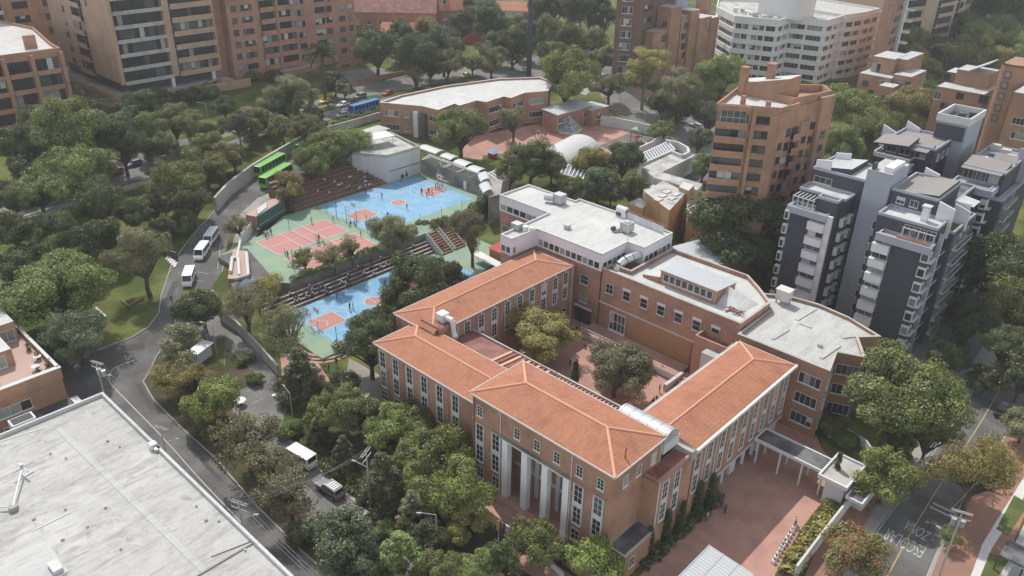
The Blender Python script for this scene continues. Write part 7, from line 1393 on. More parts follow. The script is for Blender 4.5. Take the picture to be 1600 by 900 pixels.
# ================================================================ vehicles
VC = {}
def vmesh(kind, paint):
    key = (kind, paint)
    if key in VC: return VC[key]
    L_, W_, z0, zb, zt, cb, ct, hood = {'sedan': (4.5, 1.75, .28, .88, 1.42, (-1.75, .95), (-1.15, .3), .78), 'hatch': (4.0, 1.7, .28, .9, 1.48, (-1.9, .95), (-1.65, .35), .82), 'suv': (4.7, 1.85, .36, 1.02, 1.74, (-2.25, 1.0), (-2.0, .45), .98),
        'minibus': (5.6, 2.0, .38, 1.2, 2.35, (-2.75, 2.45), (-2.68, 1.75), 1.1), 'bus': (11.5, 2.5, .4, 1.25, 3.05, (-5.7, 5.7), (-5.68, 5.55), 1.24)}[kind]
    w = W_/2; x0, x1 = -L_/2, L_/2; r = .18 if kind not in ('bus', 'minibus') else .1; out = {}
    m = MB()      # lower body: rounded plan, hood lower than the belt line
    prof = [(x0, z0), (x1, z0), (x1+.04, z0+.25), (x1-.06, hood-.12), (cb[1]+.05, hood+.05), (cb[1], zb), (cb[0], zb), (x0-.03, zb-.1), (x0-.05, z0+.3)]
    n = len(prof)
    for s in (0,):
        ins = .1; vs = [(x, -w, z) for x, z in prof]+[(x, w, z) for x, z in prof]
        def tap(v): x, y, z = v; k = 1-.10*max(0, abs(x)-(L_/2-.7))/.7-(.03 if z < z0+.05 else 0); return (x, y*k, z)
        m.add([tap(v) for v in vs], [tuple(range(n)), tuple(reversed(range(n, 2*n)))]+[(i, n+i, n+(i+1) % n, (i+1) % n) for i in range(n)], paint)
    kt = .84 if kind not in ('bus', 'minibus') else .94
    cab = [(cb[0], -w*.96, zb), (cb[1], -w*.96, zb), (cb[1], w*.96, zb), (cb[0], w*.96, zb), (ct[0], -w*kt, zt), (ct[1], -w*kt, zt), (ct[1], w*kt, zt), (ct[0], w*kt, zt)]
    m.add(cab, [(4, 5, 6, 7), (0, 1, 5, 4), (1, 2, 6, 5), (2, 3, 7, 6), (3, 0, 4, 7)], paint)
    xm = (ct[0]+ct[1])/2; m.add([(ct[0]+.12, -w*kt*.8, zt+.002), (ct[1]-.1, -w*kt*.8, zt+.002), (ct[1]-.1, w*kt*.8, zt+.002), (ct[0]+.12, w*kt*.8, zt+.002), (ct[0]+.3, -w*kt*.55, zt+.05), (ct[1]-.3, -w*kt*.55, zt+.05), (ct[1]-.3, w*kt*.55, zt+.05), (ct[0]+.3, w*kt*.55, zt+.05)], [(4, 5, 6, 7), (0, 1, 5, 4), (1, 2, 6, 5), (2, 3, 7, 6), (3, 0, 4, 7)], paint)
    m.box(0, 0, z0-.06, L_*.9, W_*.9, .1, 'rubber')
    out['body'] = m.mesh('body')
    V = [Vector(v) for v in cab]
    def pane(a, b, c, d, u0, u1, v0, v1, off):
        nn = ((b-a).cross(d-a)).normalized()*off; f = lambda u, v: (a.lerp(b, u)).lerp(d.lerp(c, u), v)+nn; return [f(u0, v0), f(u1, v0), f(u1, v1), f(u0, v1)]
    gl = 'glass_dark'
    m = MB(); m.face(pane(V[1], V[2], V[6], V[5], .08, .92, .12, .94, .012), gl); out['windscreen'] = m.mesh('windscreen')
    m = MB(); m.face(pane(V[3], V[0], V[4], V[7], .1, .9, .2, .9, .012), gl); out['rear_window'] = m.mesh('rear_window')
    k = {'bus': 7, 'minibus': 4, 'suv': 3}.get(kind, 2)
    for s, q in (('l', (V[2], V[3], V[7], V[6])), ('r', (V[0], V[1], V[5], V[4]))):
        m = MB()
        for i in range(k): m.face(pane(*q, .05+.9*i/k+.012, .05+.9*(i+1)/k-.012, .16, .9, .012), gl)
        out['side_window_'+s] = m.mesh('side_window')
    wr = {'bus': .5, 'minibus': .36, 'suv': .38}.get(kind, .32); m = MB(); m.tube((0, -.11, 0), (0, .11, 0), wr, 'rubber', n=16); m.tube((0, -.125, 0), (0, .125, 0), wr*.58, 'hub', n=12); out['wheel'] = m.mesh('wheel')
    m = MB(); m.box(0, 0, 0, .08, .34, .17, 'headlight'); out['headlight'] = m.mesh('headlight'); m = MB(); m.box(0, 0, 0, .06, .26, .2, 'taillight'); out['taillight'] = m.mesh('taillight')
    out['d'] = (L_, W_, z0, hood, wr, zt, ct, kt, zb); VC[key] = out; return out
def vehicle(name, kind, paint, front, rear, label, cat, group=None, rack=False, L2=None, z=None):
    a, b = (G(*front), G(*rear)) if z is None else (P(*front, z), P(*rear, z)); c = (a+b)/2; d = a-b; rz = math.atan2(d.y, d.x); M_ = vmesh(kind, paint); L_, W_, z0, hood, wr, zt, ct, kt, zb = M_['d']
    gz = h(c.x)+.034 if z is None else z
    t = thing(name, label, cat, (c.x, c.y, gz), group, rz); t.rotation_euler.y = -math.atan2(h(a.x)-h(b.x), max(.5, Vector((d.x, d.y)).length)) if z is None else 0
    sx = 1 if L2 is None else L2/L_
    bd = link('body', M_['body'], t)
    link('windscreen', M_['windscreen'], t); link('rear_window', M_['rear_window'], t)
    link('side_window', M_['side_window_l'], t); link('side_window', M_['side_window_r'], t)
    for x in (-L_*.31, L_*.31):
        for y in (-1, 1): link('wheel', M_['wheel'], t, (x, y*(W_/2-.09), wr))
    for y in (-1, 1): link('headlight', M_['headlight'], t, (L_/2-.01, y*W_*.34, z0+.3)); link('taillight', M_['taillight'], t, (-L_/2-.02, y*W_*.36, z0+.4))
    if rack:
        m = MB()
        for k in range(4): m.box(ct[0]+.4+.42*k, 0, zt+.06, .14, W_*kt*.8, .05, 'galvanised')
        for y in (-1, 1): m.box((ct[0]+ct[1])/2, y*W_*kt*.42, zt+.06, ct[1]-ct[0]-.3, .06, .07, 'galvanised')
        o = m.mesh('roof_rack'); link('roof_rack', o, t)
    return t
MBg = 'white minibuses lined up on the sloping street'
vehicle('minibus', 'minibus', 'car_white', (293, 451), (300, 430), 'white minibus at the front of the line beside the car park', 'minibus', MBg); vehicle('minibus', 'minibus', 'car_white', (309, 411), (324, 389), 'middle white minibus of the line on the sloping street', 'minibus', MBg); vehicle('minibus', 'minibus', 'car_white', (324, 387), (338, 366), 'last white minibus of the line, farthest up the street', 'minibus', MBg)
vehicle('minibus', 'minibus', 'car_white', (452, 712), (488, 733), 'white minibus parked in the service lane below the conifers', 'minibus')
vehicle('parked_car', 'suv', 'car_grey', (500, 758), (533, 781), 'dark grey off-road car with silver roof rack parked in the service lane', 'car', rack=True); vehicle('parked_car', 'sedan', 'car_silver', (546, 799), (578, 822), 'silver saloon parked behind the dark grey car in the service lane', 'car')
vehicle('parked_car', 'suv', 'car_dark', (1572, 636), (1559, 655), 'dark car parked by the kerb near the top of the right-hand street', 'car')
for k, pt, f, r_, lb in (('sedan', 'car_yellow', (499, 163), (518, 158), 'yellow taxi on the avenue in front of the salmon tower'), ('sedan', 'car_white', (526, 169), (546, 163), 'white car on the avenue just behind the yellow taxi'), ('suv', 'car_grey', (552, 157), (573, 151), 'grey car on the avenue ahead of the dark red one'), ('sedan', 'car_red', (596, 151), (616, 145), 'dark red car on the avenue by the end of the curved school'), ('hatch', 'car_silver', (525, 185), (544, 180), 'silver car behind the blue bus in the near avenue lanes'), ('sedan', 'car_yellow', (719, 123), (735, 118), 'yellow taxi on the avenue beyond the curved school roof'), ('sedan', 'car_white', (814, 113), (826, 111), 'small white car by the mast at the far end of the avenue'),
    ('hatch', 'car_red', (172, 275), (190, 269), 'bright red car on the avenue half hidden by trees at left'), ('sedan', 'car_white', (75, 303), (96, 297), 'white car on the avenue behind the flat-crowned tree'), ('sedan', 'car_silver', (98, 299), (116, 293), 'silver car following the white one behind the flat-crowned tree'), ('hatch', 'car_grey', (200, 262), (220, 256), 'grey car on the far side of the avenue under the trees'), ('sedan', 'car_grey', (30, 322), (50, 316), 'grey car at the left end of the avenue'),
    ('sedan', 'car_white', (918, 99), (934, 97), 'white car beside the dark brown tower'), ('hatch', 'car_dark', (948, 96), (960, 97), 'dark car at the foot of the dark brown tower'), ('suv', 'car_white', (1052, 188), (1072, 193), 'white off-road car on the cross street under the gum trees'), ('hatch', 'car_silver', (1078, 196), (1094, 202), 'pale car right of the white off-road car on the cross street')):
    vehicle('car', k, pt, f, r_, lb, 'car')
vehicle('city_bus', 'bus', 'bus_blue', (547, 181), (592, 168), 'blue city bus in the near lanes of the avenue', 'bus')
vehicle('city_bus', 'bus', 'bus_green', (401, 279), (444, 255), 'green city bus on the far side of the sloping street, by the retaining wall', 'bus', 'green buses on the sloping street'); vehicle('city_bus', 'bus', 'bus_green', (408, 298), (456, 270), 'green city bus on the near side of the street, next to the rusty tree', 'bus', 'green buses on the sloping street'); vehicle('city_bus', 'bus', 'bus_green', (470, 243), (505, 226), 'green city bus farther up, mostly hidden by the bleacher trees', 'bus', 'green buses on the sloping street')
# ================================================================ people
def person_mesh(pose):
    J = {'pel': (0, 0, .93), 'sp': (0, .0, 1.15), 'ch': (0, .0, 1.36), 'nk': (0, .01, 1.47), 'hd0': (0, .0, 1.55), 'hd1': (0, -.01, 1.68)}
    for s, k in ((1, 'l'), (-1, 'r')):
        J.update({k+'hip': (s*.095, 0, .88), k+'kn': (s*.1, -.02, .48), k+'an': (s*.1, .02, .08), k+'to': (s*.11, -.15, .035), k+'sh': (s*.17, 0, 1.38), k+'el': (s*.24, .02, 1.12), k+'wr': (s*.25, -.06, .88), k+'ha': (s*.25, -.09, .80)})
    if pose == 'walk':
        J.update({'lkn': (.1, -.22, .52), 'lan': (.1, -.26, .12), 'lto': (.11, -.42, .08), 'rkn': (-.1, .1, .5), 'ran': (-.1, .34, .18), 'rto': (-.11, .26, .04), 'lel': (.25, .16, 1.14), 'lwr': (.24, .1, .92), 'lha': (.24, .07, .85), 'rel': (-.25, -.14, 1.14), 'rwr': (-.22, -.32, 1.02), 'rha': (-.22, -.38, .99)})
    if pose == 'play':
        J.update({'lkn': (.2, -.1, .5), 'lan': (.3, .0, .08), 'lto': (.33, -.15, .04), 'rkn': (-.16, -.14, .5), 'ran': (-.26, .05, .08), 'rto': (-.3, -.1, .04), 'lel': (.36, -.1, 1.5), 'lwr': (.3, -.22, 1.72), 'lha': (.29, -.25, 1.8), 'rel': (-.34, -.12, 1.26), 'rwr': (-.3, -.34, 1.3), 'rha': (-.29, -.42, 1.32)})
    if pose == 'sit':
        dz = -.5
        for k in ('pel', 'sp', 'ch', 'nk', 'hd0', 'hd1', 'lsh', 'rsh'): x, y, z = J[k]; J[k] = (x, y-(z-.9)*.12, z+dz)
        J.update({'lhip': (.1, -.02, .42), 'rhip': (-.1, -.02, .42), 'lkn': (.15, -.42, .46), 'rkn': (-.14, -.42, .47), 'lan': (.14, -.42, .08), 'ran': (-.13, -.46, .08), 'lto': (.15, -.58, .035), 'rto': (-.14, -.6, .035), 'lel': (.25, -.12, .64), 'lwr': (.16, -.32, .56), 'lha': (.14, -.39, .54), 'rel': (-.25, -.12, .64), 'rwr': (-.16, -.32, .56), 'rha': (-.13, -.38, .55)})
    R = {'pel': .135, 'sp': .125, 'ch': .14, 'nk': .055, 'hd0': .085, 'hd1': .1, 'hip': .09, 'kn': .062, 'an': .045, 'to': .04, 'sh': .065, 'el': .047, 'wr': .036, 'ha': .045}
    E_ = [('pel', 'sp'), ('sp', 'ch'), ('ch', 'nk'), ('nk', 'hd0'), ('hd0', 'hd1')]
    for k in 'lr': E_ += [('pel', k+'hip'), (k+'hip', k+'kn'), (k+'kn', k+'an'), (k+'an', k+'to'), ('ch', k+'sh'), (k+'sh', k+'el'), (k+'el', k+'wr'), (k+'wr', k+'ha')]
    names = list(J); me = bpy.data.meshes.new('skel'); me.from_pydata([J[k] for k in names], [(names.index(a), names.index(b)) for a, b in E_], [])
    o = bpy.data.objects.new('skel', me); C.objects.link(o); sk = o.modifiers.new('s', 'SKIN'); sk.use_smooth_shade = True; o.modifiers.new('u', 'SUBSURF').levels = 1
    for i, k in enumerate(names): v = me.skin_vertices[0].data[i]; rr = R.get(k, R.get(k[1:], .05)); v.radius = (rr, rr*(.72 if k in ('pel', 'sp', 'ch') else 1)); v.use_root = k == 'pel'
    bpy.context.view_layer.update(); res = bpy.data.meshes.new_from_object(o.evaluated_get(bpy.context.evaluated_depsgraph_get())); bpy.data.objects.remove(o); res.name = 'person'
    # a material zone for each face: 0 skin, 1 hair, 2 top, 3 trousers, 4 shoes
    seg = [(a, b) for a, b in E_]; A = np.array([J[a] for a, _ in seg]); Bv = np.array([J[b] for _, b in seg]); d = Bv-A; hd = np.array(J['hd0'])
    for p in res.polygons:
        c = np.array(p.center); t = np.clip(((c-A)*d).sum(1)/(d*d).sum(1), 0, 1); i = int(np.argmin(((c-A-d*t[:, None])**2).sum(1))); a, b = seg[i]; bb = b.lstrip('lr') if b not in ('hd0', 'hd1') else b
        if b == 'hd1' or b == 'hd0': z = 1 if (c[2] > hd[2]+.06 and c[1] > hd[1]-.07) or c[1] > hd[1]+.035 else 0
        elif b in ('nk',): z = 2
        elif a == 'pel' and b == 'sp': z = 2 if c[2] > J['pel'][2]+.04 else 3
        elif bb in ('hip', 'kn'): z = 3
        elif bb == 'an': z = 4 if t[i] > .85 else 3
        elif bb == 'to': z = 4
        elif bb in ('sh', 'el'): z = 2
        elif bb == 'wr': z = 2 if t[i] < .3 else 0
        elif bb == 'ha': z = 0
        else: z = 2
        p.material_index = z
    return res
PM = {}; SITM = {}
for pose in ('stand', 'walk', 'play', 'sit'):
    base = person_mesh(pose)
    for cw, (top, leg) in {'white': ('cloth_white', 'cloth_navy'), 'grey': ('cloth_grey', 'cloth_navy'), 'navy': ('cloth_navy', 'cloth_grey'), 'maroon': ('cloth_maroon', 'cloth_navy'), 'blue': ('cloth_blue', 'cloth_navy'), 'pale': ('cloth_pale', 'cloth_grey')}.items():
        q = base.copy()
        for k in ('skin', 'hair_black', top, leg, 'rubber'): q.materials.append(MT[k])
        PM[pose, cw] = q
def person(loc, pose, cw, rz, label, group=None):
    o = bpy.data.objects.new('person', PM[pose, cw]); C.objects.link(o); o.location = loc; o.rotation_euler.z = rz; s = rnd.uniform(.96, 1.08); o.scale = (s, s, s); return tag(o, label, 'person', group)
def cwp(): return rnd.choices(['white', 'grey', 'navy', 'blue'], [.5, .2, .2, .1])[0]
CN = {'white': 'white shirt', 'grey': 'grey top', 'navy': 'navy top', 'blue': 'blue top', 'maroon': 'maroon top', 'pale': 'pale yellow top'}
TN = ['lowest', 'second', 'third', 'fourth', 'fifth', 'sixth', 'seventh', 'top']
for i in range(44):
    k = min(7, int(abs(rnd.gauss(0, 2.6)))); y = 120.6-abs(rnd.gauss(0, 8)); y = max(97, y)
    c = cwp(); person((-158.2-1.375*k-.5, y, ZU+.55*(k+1)-.42+.06), 'sit', c, math.pi/2+rnd.uniform(-.5, .5), 'student in %s on the %s step of the large brown bleachers' % (CN[c], TN[k]), 'students on the large bleachers')
for i in range(56):
    k = rnd.choice([0, 1, 1, 2, 2, 3]); y = rnd.choice([rnd.uniform(67, 108), rnd.gauss(82, 5), rnd.gauss(99, 4)]); y = min(108.5, max(67, y)); c = cwp()
    person((-124.2-.775*k-.3, y, ZL+.5*(k+1)-.42+.06), 'sit', c, math.pi/2+rnd.uniform(-.5, .5), 'student in %s on the %s step of the low bleachers' % (CN[c], TN[k] if k < 3 else 'top'), 'students on the low bleachers')
def ppl(lst, z, where, group):
    for e in lst:
        px, py, pose, c = e[:4]; p = P(px, py, z) if z is not None else G(px, py, .07); lb = e[4] if len(e) > 4 else None
        person(p, pose, c, rnd.uniform(0, 6.28), lb or 'student in %s %s %s' % (CN[c], {'sit': 'sitting', 'stand': 'standing', 'walk': 'walking', 'play': 'playing'}[pose], where), group)
ppl([(597, 311, 'walk', 'blue', 'student running alone near the side line of the big blue court'), (636, 328, 'walk', 'navy', 'student in dark clothes crossing the centre circle of the big blue court'), (659, 304, 'stand', 'navy', 'student in dark top at the edge of the far red key'), (670, 303, 'stand', 'navy'), (675, 305, 'play', 'grey'), (681, 296, 'stand', 'navy'), (684, 294, 'play', 'navy'), (687, 297, 'walk', 'grey'), (690, 294, 'stand', 'white'), (667, 309, 'play', 'blue', 'student in blue reaching up at the near corner of the far red key'), (571, 304, 'stand', 'navy', 'student standing on the blue court edge in front of the bleachers'), (628, 284, 'stand', 'navy', 'student by the white doors of the grey concrete block'), (606, 342, 'walk', 'navy', 'student by the near red key of the big blue court'), (548, 353, 'sit', 'navy', 'student sitting at the fence post near the near red key'), (553, 353, 'sit', 'grey', 'second student sitting at the fence near the near red key'), (574, 356, 'sit', 'navy', 'student in dark top sitting at the corner of the big blue court'), (578, 357, 'sit', 'blue', 'student in blue sitting at the corner of the big blue court')], ZU, 'on the far red key of the big blue court', 'players on the big blue court')
ppl([(416, 371, 'stand', 'white'), (420, 369, 'stand', 'white'), (424, 367, 'stand', 'grey'), (419, 366, 'sit', 'white'), (413, 368, 'sit', 'grey')], ZU, 'in the knot beside the practice wall', 'students beside the practice wall')
ppl([(487, 350, 'play', 'navy', 'student in dark top standing at the volleyball net post'), (521, 347, 'walk', 'navy', 'student at the far corner of the first volleyball court'), (446, 399, 'stand', 'white', 'student in white standing at the near end of the volleyball courts'), (450, 403, 'stand', 'grey', 'student in grey standing at the near end of the volleyball courts'), (499, 377, 'stand', 'navy', 'student standing at the net between the volleyball courts'), (497, 383, 'sit', 'navy', 'student sitting left of the net between the volleyball courts'), (504, 382, 'sit', 'grey', 'student sitting right of the net between the volleyball courts'), (564, 370, 'stand', 'maroon', 'student in maroon at the end of the second volleyball court'), (470, 396, 'walk', 'white', 'student walking between the court trees'), (404, 362, 'sit', 'white', 'student sitting beside the kerb wall left of the practice wall')], ZU, 'on the volleyball courts', 'students on the volleyball courts')
ppl([(547, 485, 'stand', 'navy', 'left of two students standing together on the lower blue court'), (552, 484, 'stand', 'navy', 'right of two students standing together on the lower blue court'), (527, 468, 'walk', 'blue', 'student walking in the tree shade on the lower blue court'), (602, 448, 'walk', 'grey', 'student at the treed end of the lower blue court')], ZL, '', 'players on the lower blue court')
ppl([(rnd.uniform(676, 702), rnd.uniform(378, 394), rnd.choice(['stand', 'walk', 'stand']), rnd.choice(['navy', 'grey', 'white'])) for _ in range(14)]+[(rnd.uniform(680, 706), rnd.uniform(368, 378), 'sit', rnd.choice(['navy', 'grey'])) for _ in range(8)], ZL, 'on the green floor past the timber stairs', 'students past the timber stairs')
ppl([(508, 577, 'walk', 'white', 'student in white walking on the red plaza below the curved steps'), (514, 580, 'stand', 'grey', 'student in grey on the red plaza below the curved steps'), (526, 572, 'stand', 'navy', 'student in navy at the plaza edge near the large dark tree')], None, '', 'students on the plaza')
for i in range(18):
    k = rnd.randint(0, 4); c = rnd.choice(['white', 'white', 'navy', 'grey']); person((-55.2+rnd.uniform(-2.2, 2.2), 104.0+.9*k-.1, .1+.22*k-.42+.05), 'sit', c, rnd.uniform(-.5, .5), 'student in %s on the %s courtyard step beside the ramp wall' % (CN[c], TN[k]), 'students on the courtyard steps')
ppl([(896, 516, 'sit', 'white'), (900, 520, 'stand', 'navy'), (903, 524, 'sit', 'white'), (898, 527, 'sit', 'navy'), (905, 514, 'stand', 'grey')], 0, 'by the terrace corner in the courtyard', 'students in the courtyard corner')
ppl([(912, 543, 'sit', 'grey', 'student in grey sitting on the courtyard floor between the two trees'), (919, 545, 'sit', 'white', 'student in white sitting on the courtyard floor between the two trees'), (1030, 613, 'walk', 'pale', 'student in pale yellow running across the courtyard'), (1021, 630, 'sit', 'maroon', 'student in maroon sitting at the foot of the right wing wall'), (1026, 626, 'sit', 'navy', 'student in navy sitting at the foot of the right wing wall'), (1034, 581, 'stand', 'navy', 'student in dark clothes standing by the ramp wall in the courtyard'), (1018, 582, 'sit', 'white', 'student in white sitting by the edge of the middle courtyard tree'), (1023, 585, 'sit', 'navy', 'student in navy sitting by the edge of the middle courtyard tree'), (891, 570, 'stand', 'white', 'student in white standing behind the courtyard cypress')], .0, '', 'students in the courtyard')
ppl([(x, y, 'sit', c) for x, y, c in ((932, 531, 'white'), (937, 533, 'grey'), (942, 535, 'white'), (947, 537, 'navy'), (952, 539, 'white'), (927, 529, 'navy'))], 0, 'in the row along the terrace wall of the courtyard', 'students along the terrace wall')
ppl([(1126, 794, 'stand', 'maroon', 'person in maroon standing at the forecourt edge near the arcade'), (1132, 802, 'stand', 'maroon', 'person in maroon, a step farther out on the forecourt'), (1118, 794, 'stand', 'navy', 'person in dark clothes by the cypress bed'), (1104, 814, 'stand', 'white', 'person in white standing at the cypress bed'), (1110, 806, 'stand', 'navy', 'person in navy beside the one in white at the cypress bed'), (1241, 822, 'stand', 'white', 'person in white at the end of the row of white pots')], None, '', 'people on the forecourt')
ppl([(269, 474, 'walk', 'navy', 'person in dark clothes walking on the street below the minibuses'), (1354, 806, 'walk', 'navy', 'person in navy walking on the pavement under the rust-coloured tree'), (945, 157, 'stand', 'navy', 'person standing on the corner by the small flat-topped tree'), (948, 158, 'stand', 'grey', 'second person on the corner by the small flat-topped tree'), (1048, 201, 'walk', 'navy', 'person walking by the white off-road car'), (1053, 202, 'walk', 'grey', 'second person walking by the white off-road car'), (1036, 197, 'stand', 'white', 'person in white at the trunk of the gum tree'), (1300, 707, 'stand', 'navy', 'person sitting under the end of the covered walk')], None, '', 'passers-by')
ppl([(836, 214, 'stand', 'maroon'), (841, 211, 'stand', 'white'), (847, 213, 'stand', 'navy'), (832, 210, 'walk', 'navy'), (852, 216, 'stand', 'maroon'), (800, 228, 'sit', 'navy'), (806, 226, 'sit', 'white'), (812, 228, 'sit', 'navy'), (705, 243, 'sit', 'grey'), (722, 246, 'stand', 'white')], None, 'on the paving in front of the curved school', 'children by the curved school')
# ================================================================ sports gear
def hoop(c, face, z, label):
    t = thing('basketball_goal', label, 'basketball hoop', (c[0], c[1], z), 'basketball goals'); x, y = c; s = face
    m = MB(); m.tube((x, y, z), (x, y, z+2.9), .09, 'white_paint', n=8); m.tube((x, y, z+2.9), (x, y+1.3*s, z+3.2), .08, 'white_paint', n=8); m.build('post', t)
    m = MB(); m.box(x, y+1.35*s, z+2.75, 1.8, .06, 1.1, 'white_paint'); m.build('backboard', t); m = MB(); m.box(x, y+1.385*s, z+2.95, .6, .01, .45, 'red_paint'); m.build('target', t)
    m = MB()
    for k in range(10): a, b = 2*math.pi*k/10, 2*math.pi*(k+1)/10; m.tube((x+.24*math.cos(a), y+(1.65+.24*math.sin(a))*s, z+3.05), (x+.24*math.cos(b), y+(1.65+.24*math.sin(b))*s, z+3.05), .025, 'red_paint', n=5)
    m.build('rim', t); m = MB()
    for q in (-1.6, 1.6): m.tube((x+q, y+.4*s, z), (x+q, y+.4*s, z+2.1), .06, 'white_paint'); m.tube((x+q, y+.4*s, z+2.1), (x+q, y-.7*s, z+1.6), .05, 'white_paint'); m.tube((x+q, y-.7*s, z+1.6), (x+q, y-.7*s, z), .05, 'white_paint')
    m.tube((x-1.6, y+.4*s, z+2.1), (x+1.6, y+.4*s, z+2.1), .06, 'white_paint'); m.tube((x-1.6, y-.7*s, z+1.6), (x+1.6, y-.7*s, z+1.6), .05, 'white_paint'); m.build('goal_frame', t)
hoop((-145.9, 102.0), 1, ZU, 'white hoop and goal frame at the near end of the big blue court'); hoop((-145.9, 131.6), -1, ZU, 'white hoop and goal frame at the far end of the big blue court'); hoop((-116, 70.7), 1, ZL, 'white hoop and goal frame at the near end of the lower blue court'); hoop((-116, 99.9), -1, ZL, 'white hoop and goal frame at the far end of the lower blue court')
for x0, x1, lb in ((-150.6, -140.1, 'net across the first volleyball court, by the practice wall'), (-139.4, -129.7, 'net across the second volleyball court, by the hedge')):
    t = thing('volleyball_net', lb, 'net', ((x0+x1)/2, 89, ZU), 'volleyball nets')
    for x in (x0, x1): m = MB(); m.tube((x, 89, ZU), (x, 89, ZU+2.4), .05, 'steel_dark'); m.build('post', t)
    m = MB(); m.tube((x0, 89, ZU+2.35), (x1, 89, ZU+2.35), .03, 'white_paint', n=4)
    for k in range(5): m.tube((x0, 89, ZU+1.5+.17*k), (x1, 89, ZU+1.5+.17*k), .008, 'steel_dark', n=3)
    m.build('net', t)
def mesh_fence(label, p, q, z, hh, n, mat='steel_dark', name='mesh_fence'):
    t = thing(name, label, 'fence', (p[0], p[1], z)); p, q = Vector(p), Vector(q)
    for i in range(n+1): c = p.lerp(q, i/n); m = MB(); m.tube((c.x, c.y, z), (c.x, c.y, z+hh), .06, mat, n=6); m.build('post', t)
    m = MB()
    for k in (0.02, .5, 1): m.tube((p.x, p.y, z+hh*k), (q.x, q.y, z+hh*k), .02, mat, n=4)
    m.build('rail', t); return t
mesh_fence('tall dark fence posts between the volleyball courts and the big blue court', (-156, 100.3), (-133, 100.3), ZU, 4.2, 6); mesh_fence('tall dark fence posts along the near side of the lower blue court', (-108.1, 70.8), (-108.1, 100), ZL, 3.6, 5); mesh_fence('tall dark fence posts along the hedge side of the big blue court', (-130.6, 104), (-130.4, 130), ZU, 3.4, 4, 'galvanised')
# ================================================================ walls, poles, lamps and street furniture
def gwall(label, px, hh, th, mat, name='wall', cat='wall', base=-.6):
    p = [G(x, y) for x, y in px]; t = thing(name, label, cat, p[0]); m = MB()
    for a, b in zip(p, p[1:]):
        d = (b-a); d.z = 0; d.normalize(); n = Vector((-d.y, d.x, 0))*th/2; vs = [a-n, b-n, b+n, a+n]
        m.add([(v.x, v.y, q.z+base) for v, q in zip(vs, (a, b, b, a))]+[(v.x, v.y, q.z+hh) for v, q in zip(vs, (a, b, b, a))], [(3, 2, 1, 0), (4, 5, 6, 7), (0, 1, 5, 4), (1, 2, 6, 5), (2, 3, 7, 6), (3, 0, 4, 7)], mat)
    m.build('wall', t); return t
gwall('tall grey concrete retaining wall on the uphill side of the sloping street', [(338, 330), (360, 305), (395, 278), (440, 250), (478, 228)], 3.4, .6, 'concrete', 'retaining_wall')
gwall('pale concrete wall between the sloping street footpath and the courts', [(368, 440), (378, 385), (405, 345), (440, 318)], 2.2, .4, 'concrete_light'); gwall('stained concrete wall between the flower bed and the lower court trees', [(345, 500), (372, 518), (405, 552), (436, 588)], 2.2, .35, 'concrete')
gwall('grey street wall of the school forecourt, behind the planting', [(1240, 905), (1285, 845), (1334, 782)], 2.4, .3, 'concrete_light', 'boundary_wall'); gwall('curved pale wall around the corner bed beside the gate lodge', [(1302, 668), (1330, 688), (1350, 700), (1358, 712)], 1.6, .25, 'concrete_light', 'boundary_wall')
gwall('low concrete wall along the near side of the avenue below the curved school', [(495, 214), (560, 196), (600, 184)], 2.2, .4, 'concrete')
gwall('low brick wall on the far side of the avenue below the grassy bank', [(560, 132), (640, 115), (700, 103)], 1.6, .4, 'brick_brown'); gwall('kerb wall round the entrance garden by the flags', [(778, 822), (812, 842), (850, 876), (880, 905)], 1.1, .2, 'white_paint', 'railing', 'railing')
t = thing('footpath_railing', 'long concrete railing beside the avenue footpath above the park', 'railing', G(120, 318))
pts = [G(x, y) for x, y in ((-10, 360), (60, 340), (130, 318), (235, 287), (350, 242))]; m = MB()
for a, b in zip(pts, pts[1:]):
    for dz in (.55, 1.05): m.tube(a+Vector((0, 0, dz)), b+Vector((0, 0, dz)), .12, 'concrete_light', n=4)
m.build('rail', t)
for a, b in zip(pts, pts[1:]):
    for k in range(8): c = a.lerp(b, k/8); m = MB(); m.box(c.x, c.y, c.z, .25, .25, 1.1, 'concrete_light'); m.build('post', t)
def lamp(base, hh, arm, label, mat='pole_concrete', dbl=False):
    g = G(*base); t = thing('street_lamp', label, 'street lamp', g); m = MB(); m.tube(g, g+Vector((0, 0, hh)), .09, mat, .06, 8); m.build('pole', t); d = Vector((math.cos(arm), math.sin(arm), 0))
    for s in ((1, -1) if dbl else (1,)):
        e = g+Vector((0, 0, hh+.3))+d*1.8*s; m = MB(); m.tube(g+Vector((0, 0, hh)), e, .05, mat); m.build('arm', t); m = MB(); m.box(e.x+d.x*.3*s, e.y+d.y*.3*s, e.z-.06, .6, .2, .1, 'concrete', arm); m.build('lamp_head', t)
lamp((340, 558), 6.5, 3.6, 'grey street lamp beside the flower bed and car park'); lamp((326, 545), 5.2, 3.8, 'shorter lamp just behind the grey one at the car park'); lamp((683, 868), 7, 3.9, 'street lamp with a pale head among the conifers near the bottom edge')
lamp((548, 178), 9, 3.9, 'tall lamp on the avenue beside the blue bus'); lamp((634, 124), 12, 4.2, 'very tall pale lamp post on the avenue verge below the dormered houses'); lamp((328, 205), 8, 3.9, 'street lamp under the tan tower wall'); lamp((1006, 200), 9, 2.0, 'thin pale lamp by the playground corner'); lamp((344, 152), 6, 1.0, 'left of two lamps by the tan tower terrace'); lamp((968, 178), 9, 3.0, 'lamp post before the dark brown tower'); lamp((458, 655), 5, 3.0, 'bare grey post beside the small dark conifer above the minibus')
lamp((460, 432), 6, 0, 'dark lamp post at the near corner of the volleyball courts', 'steel_dark')
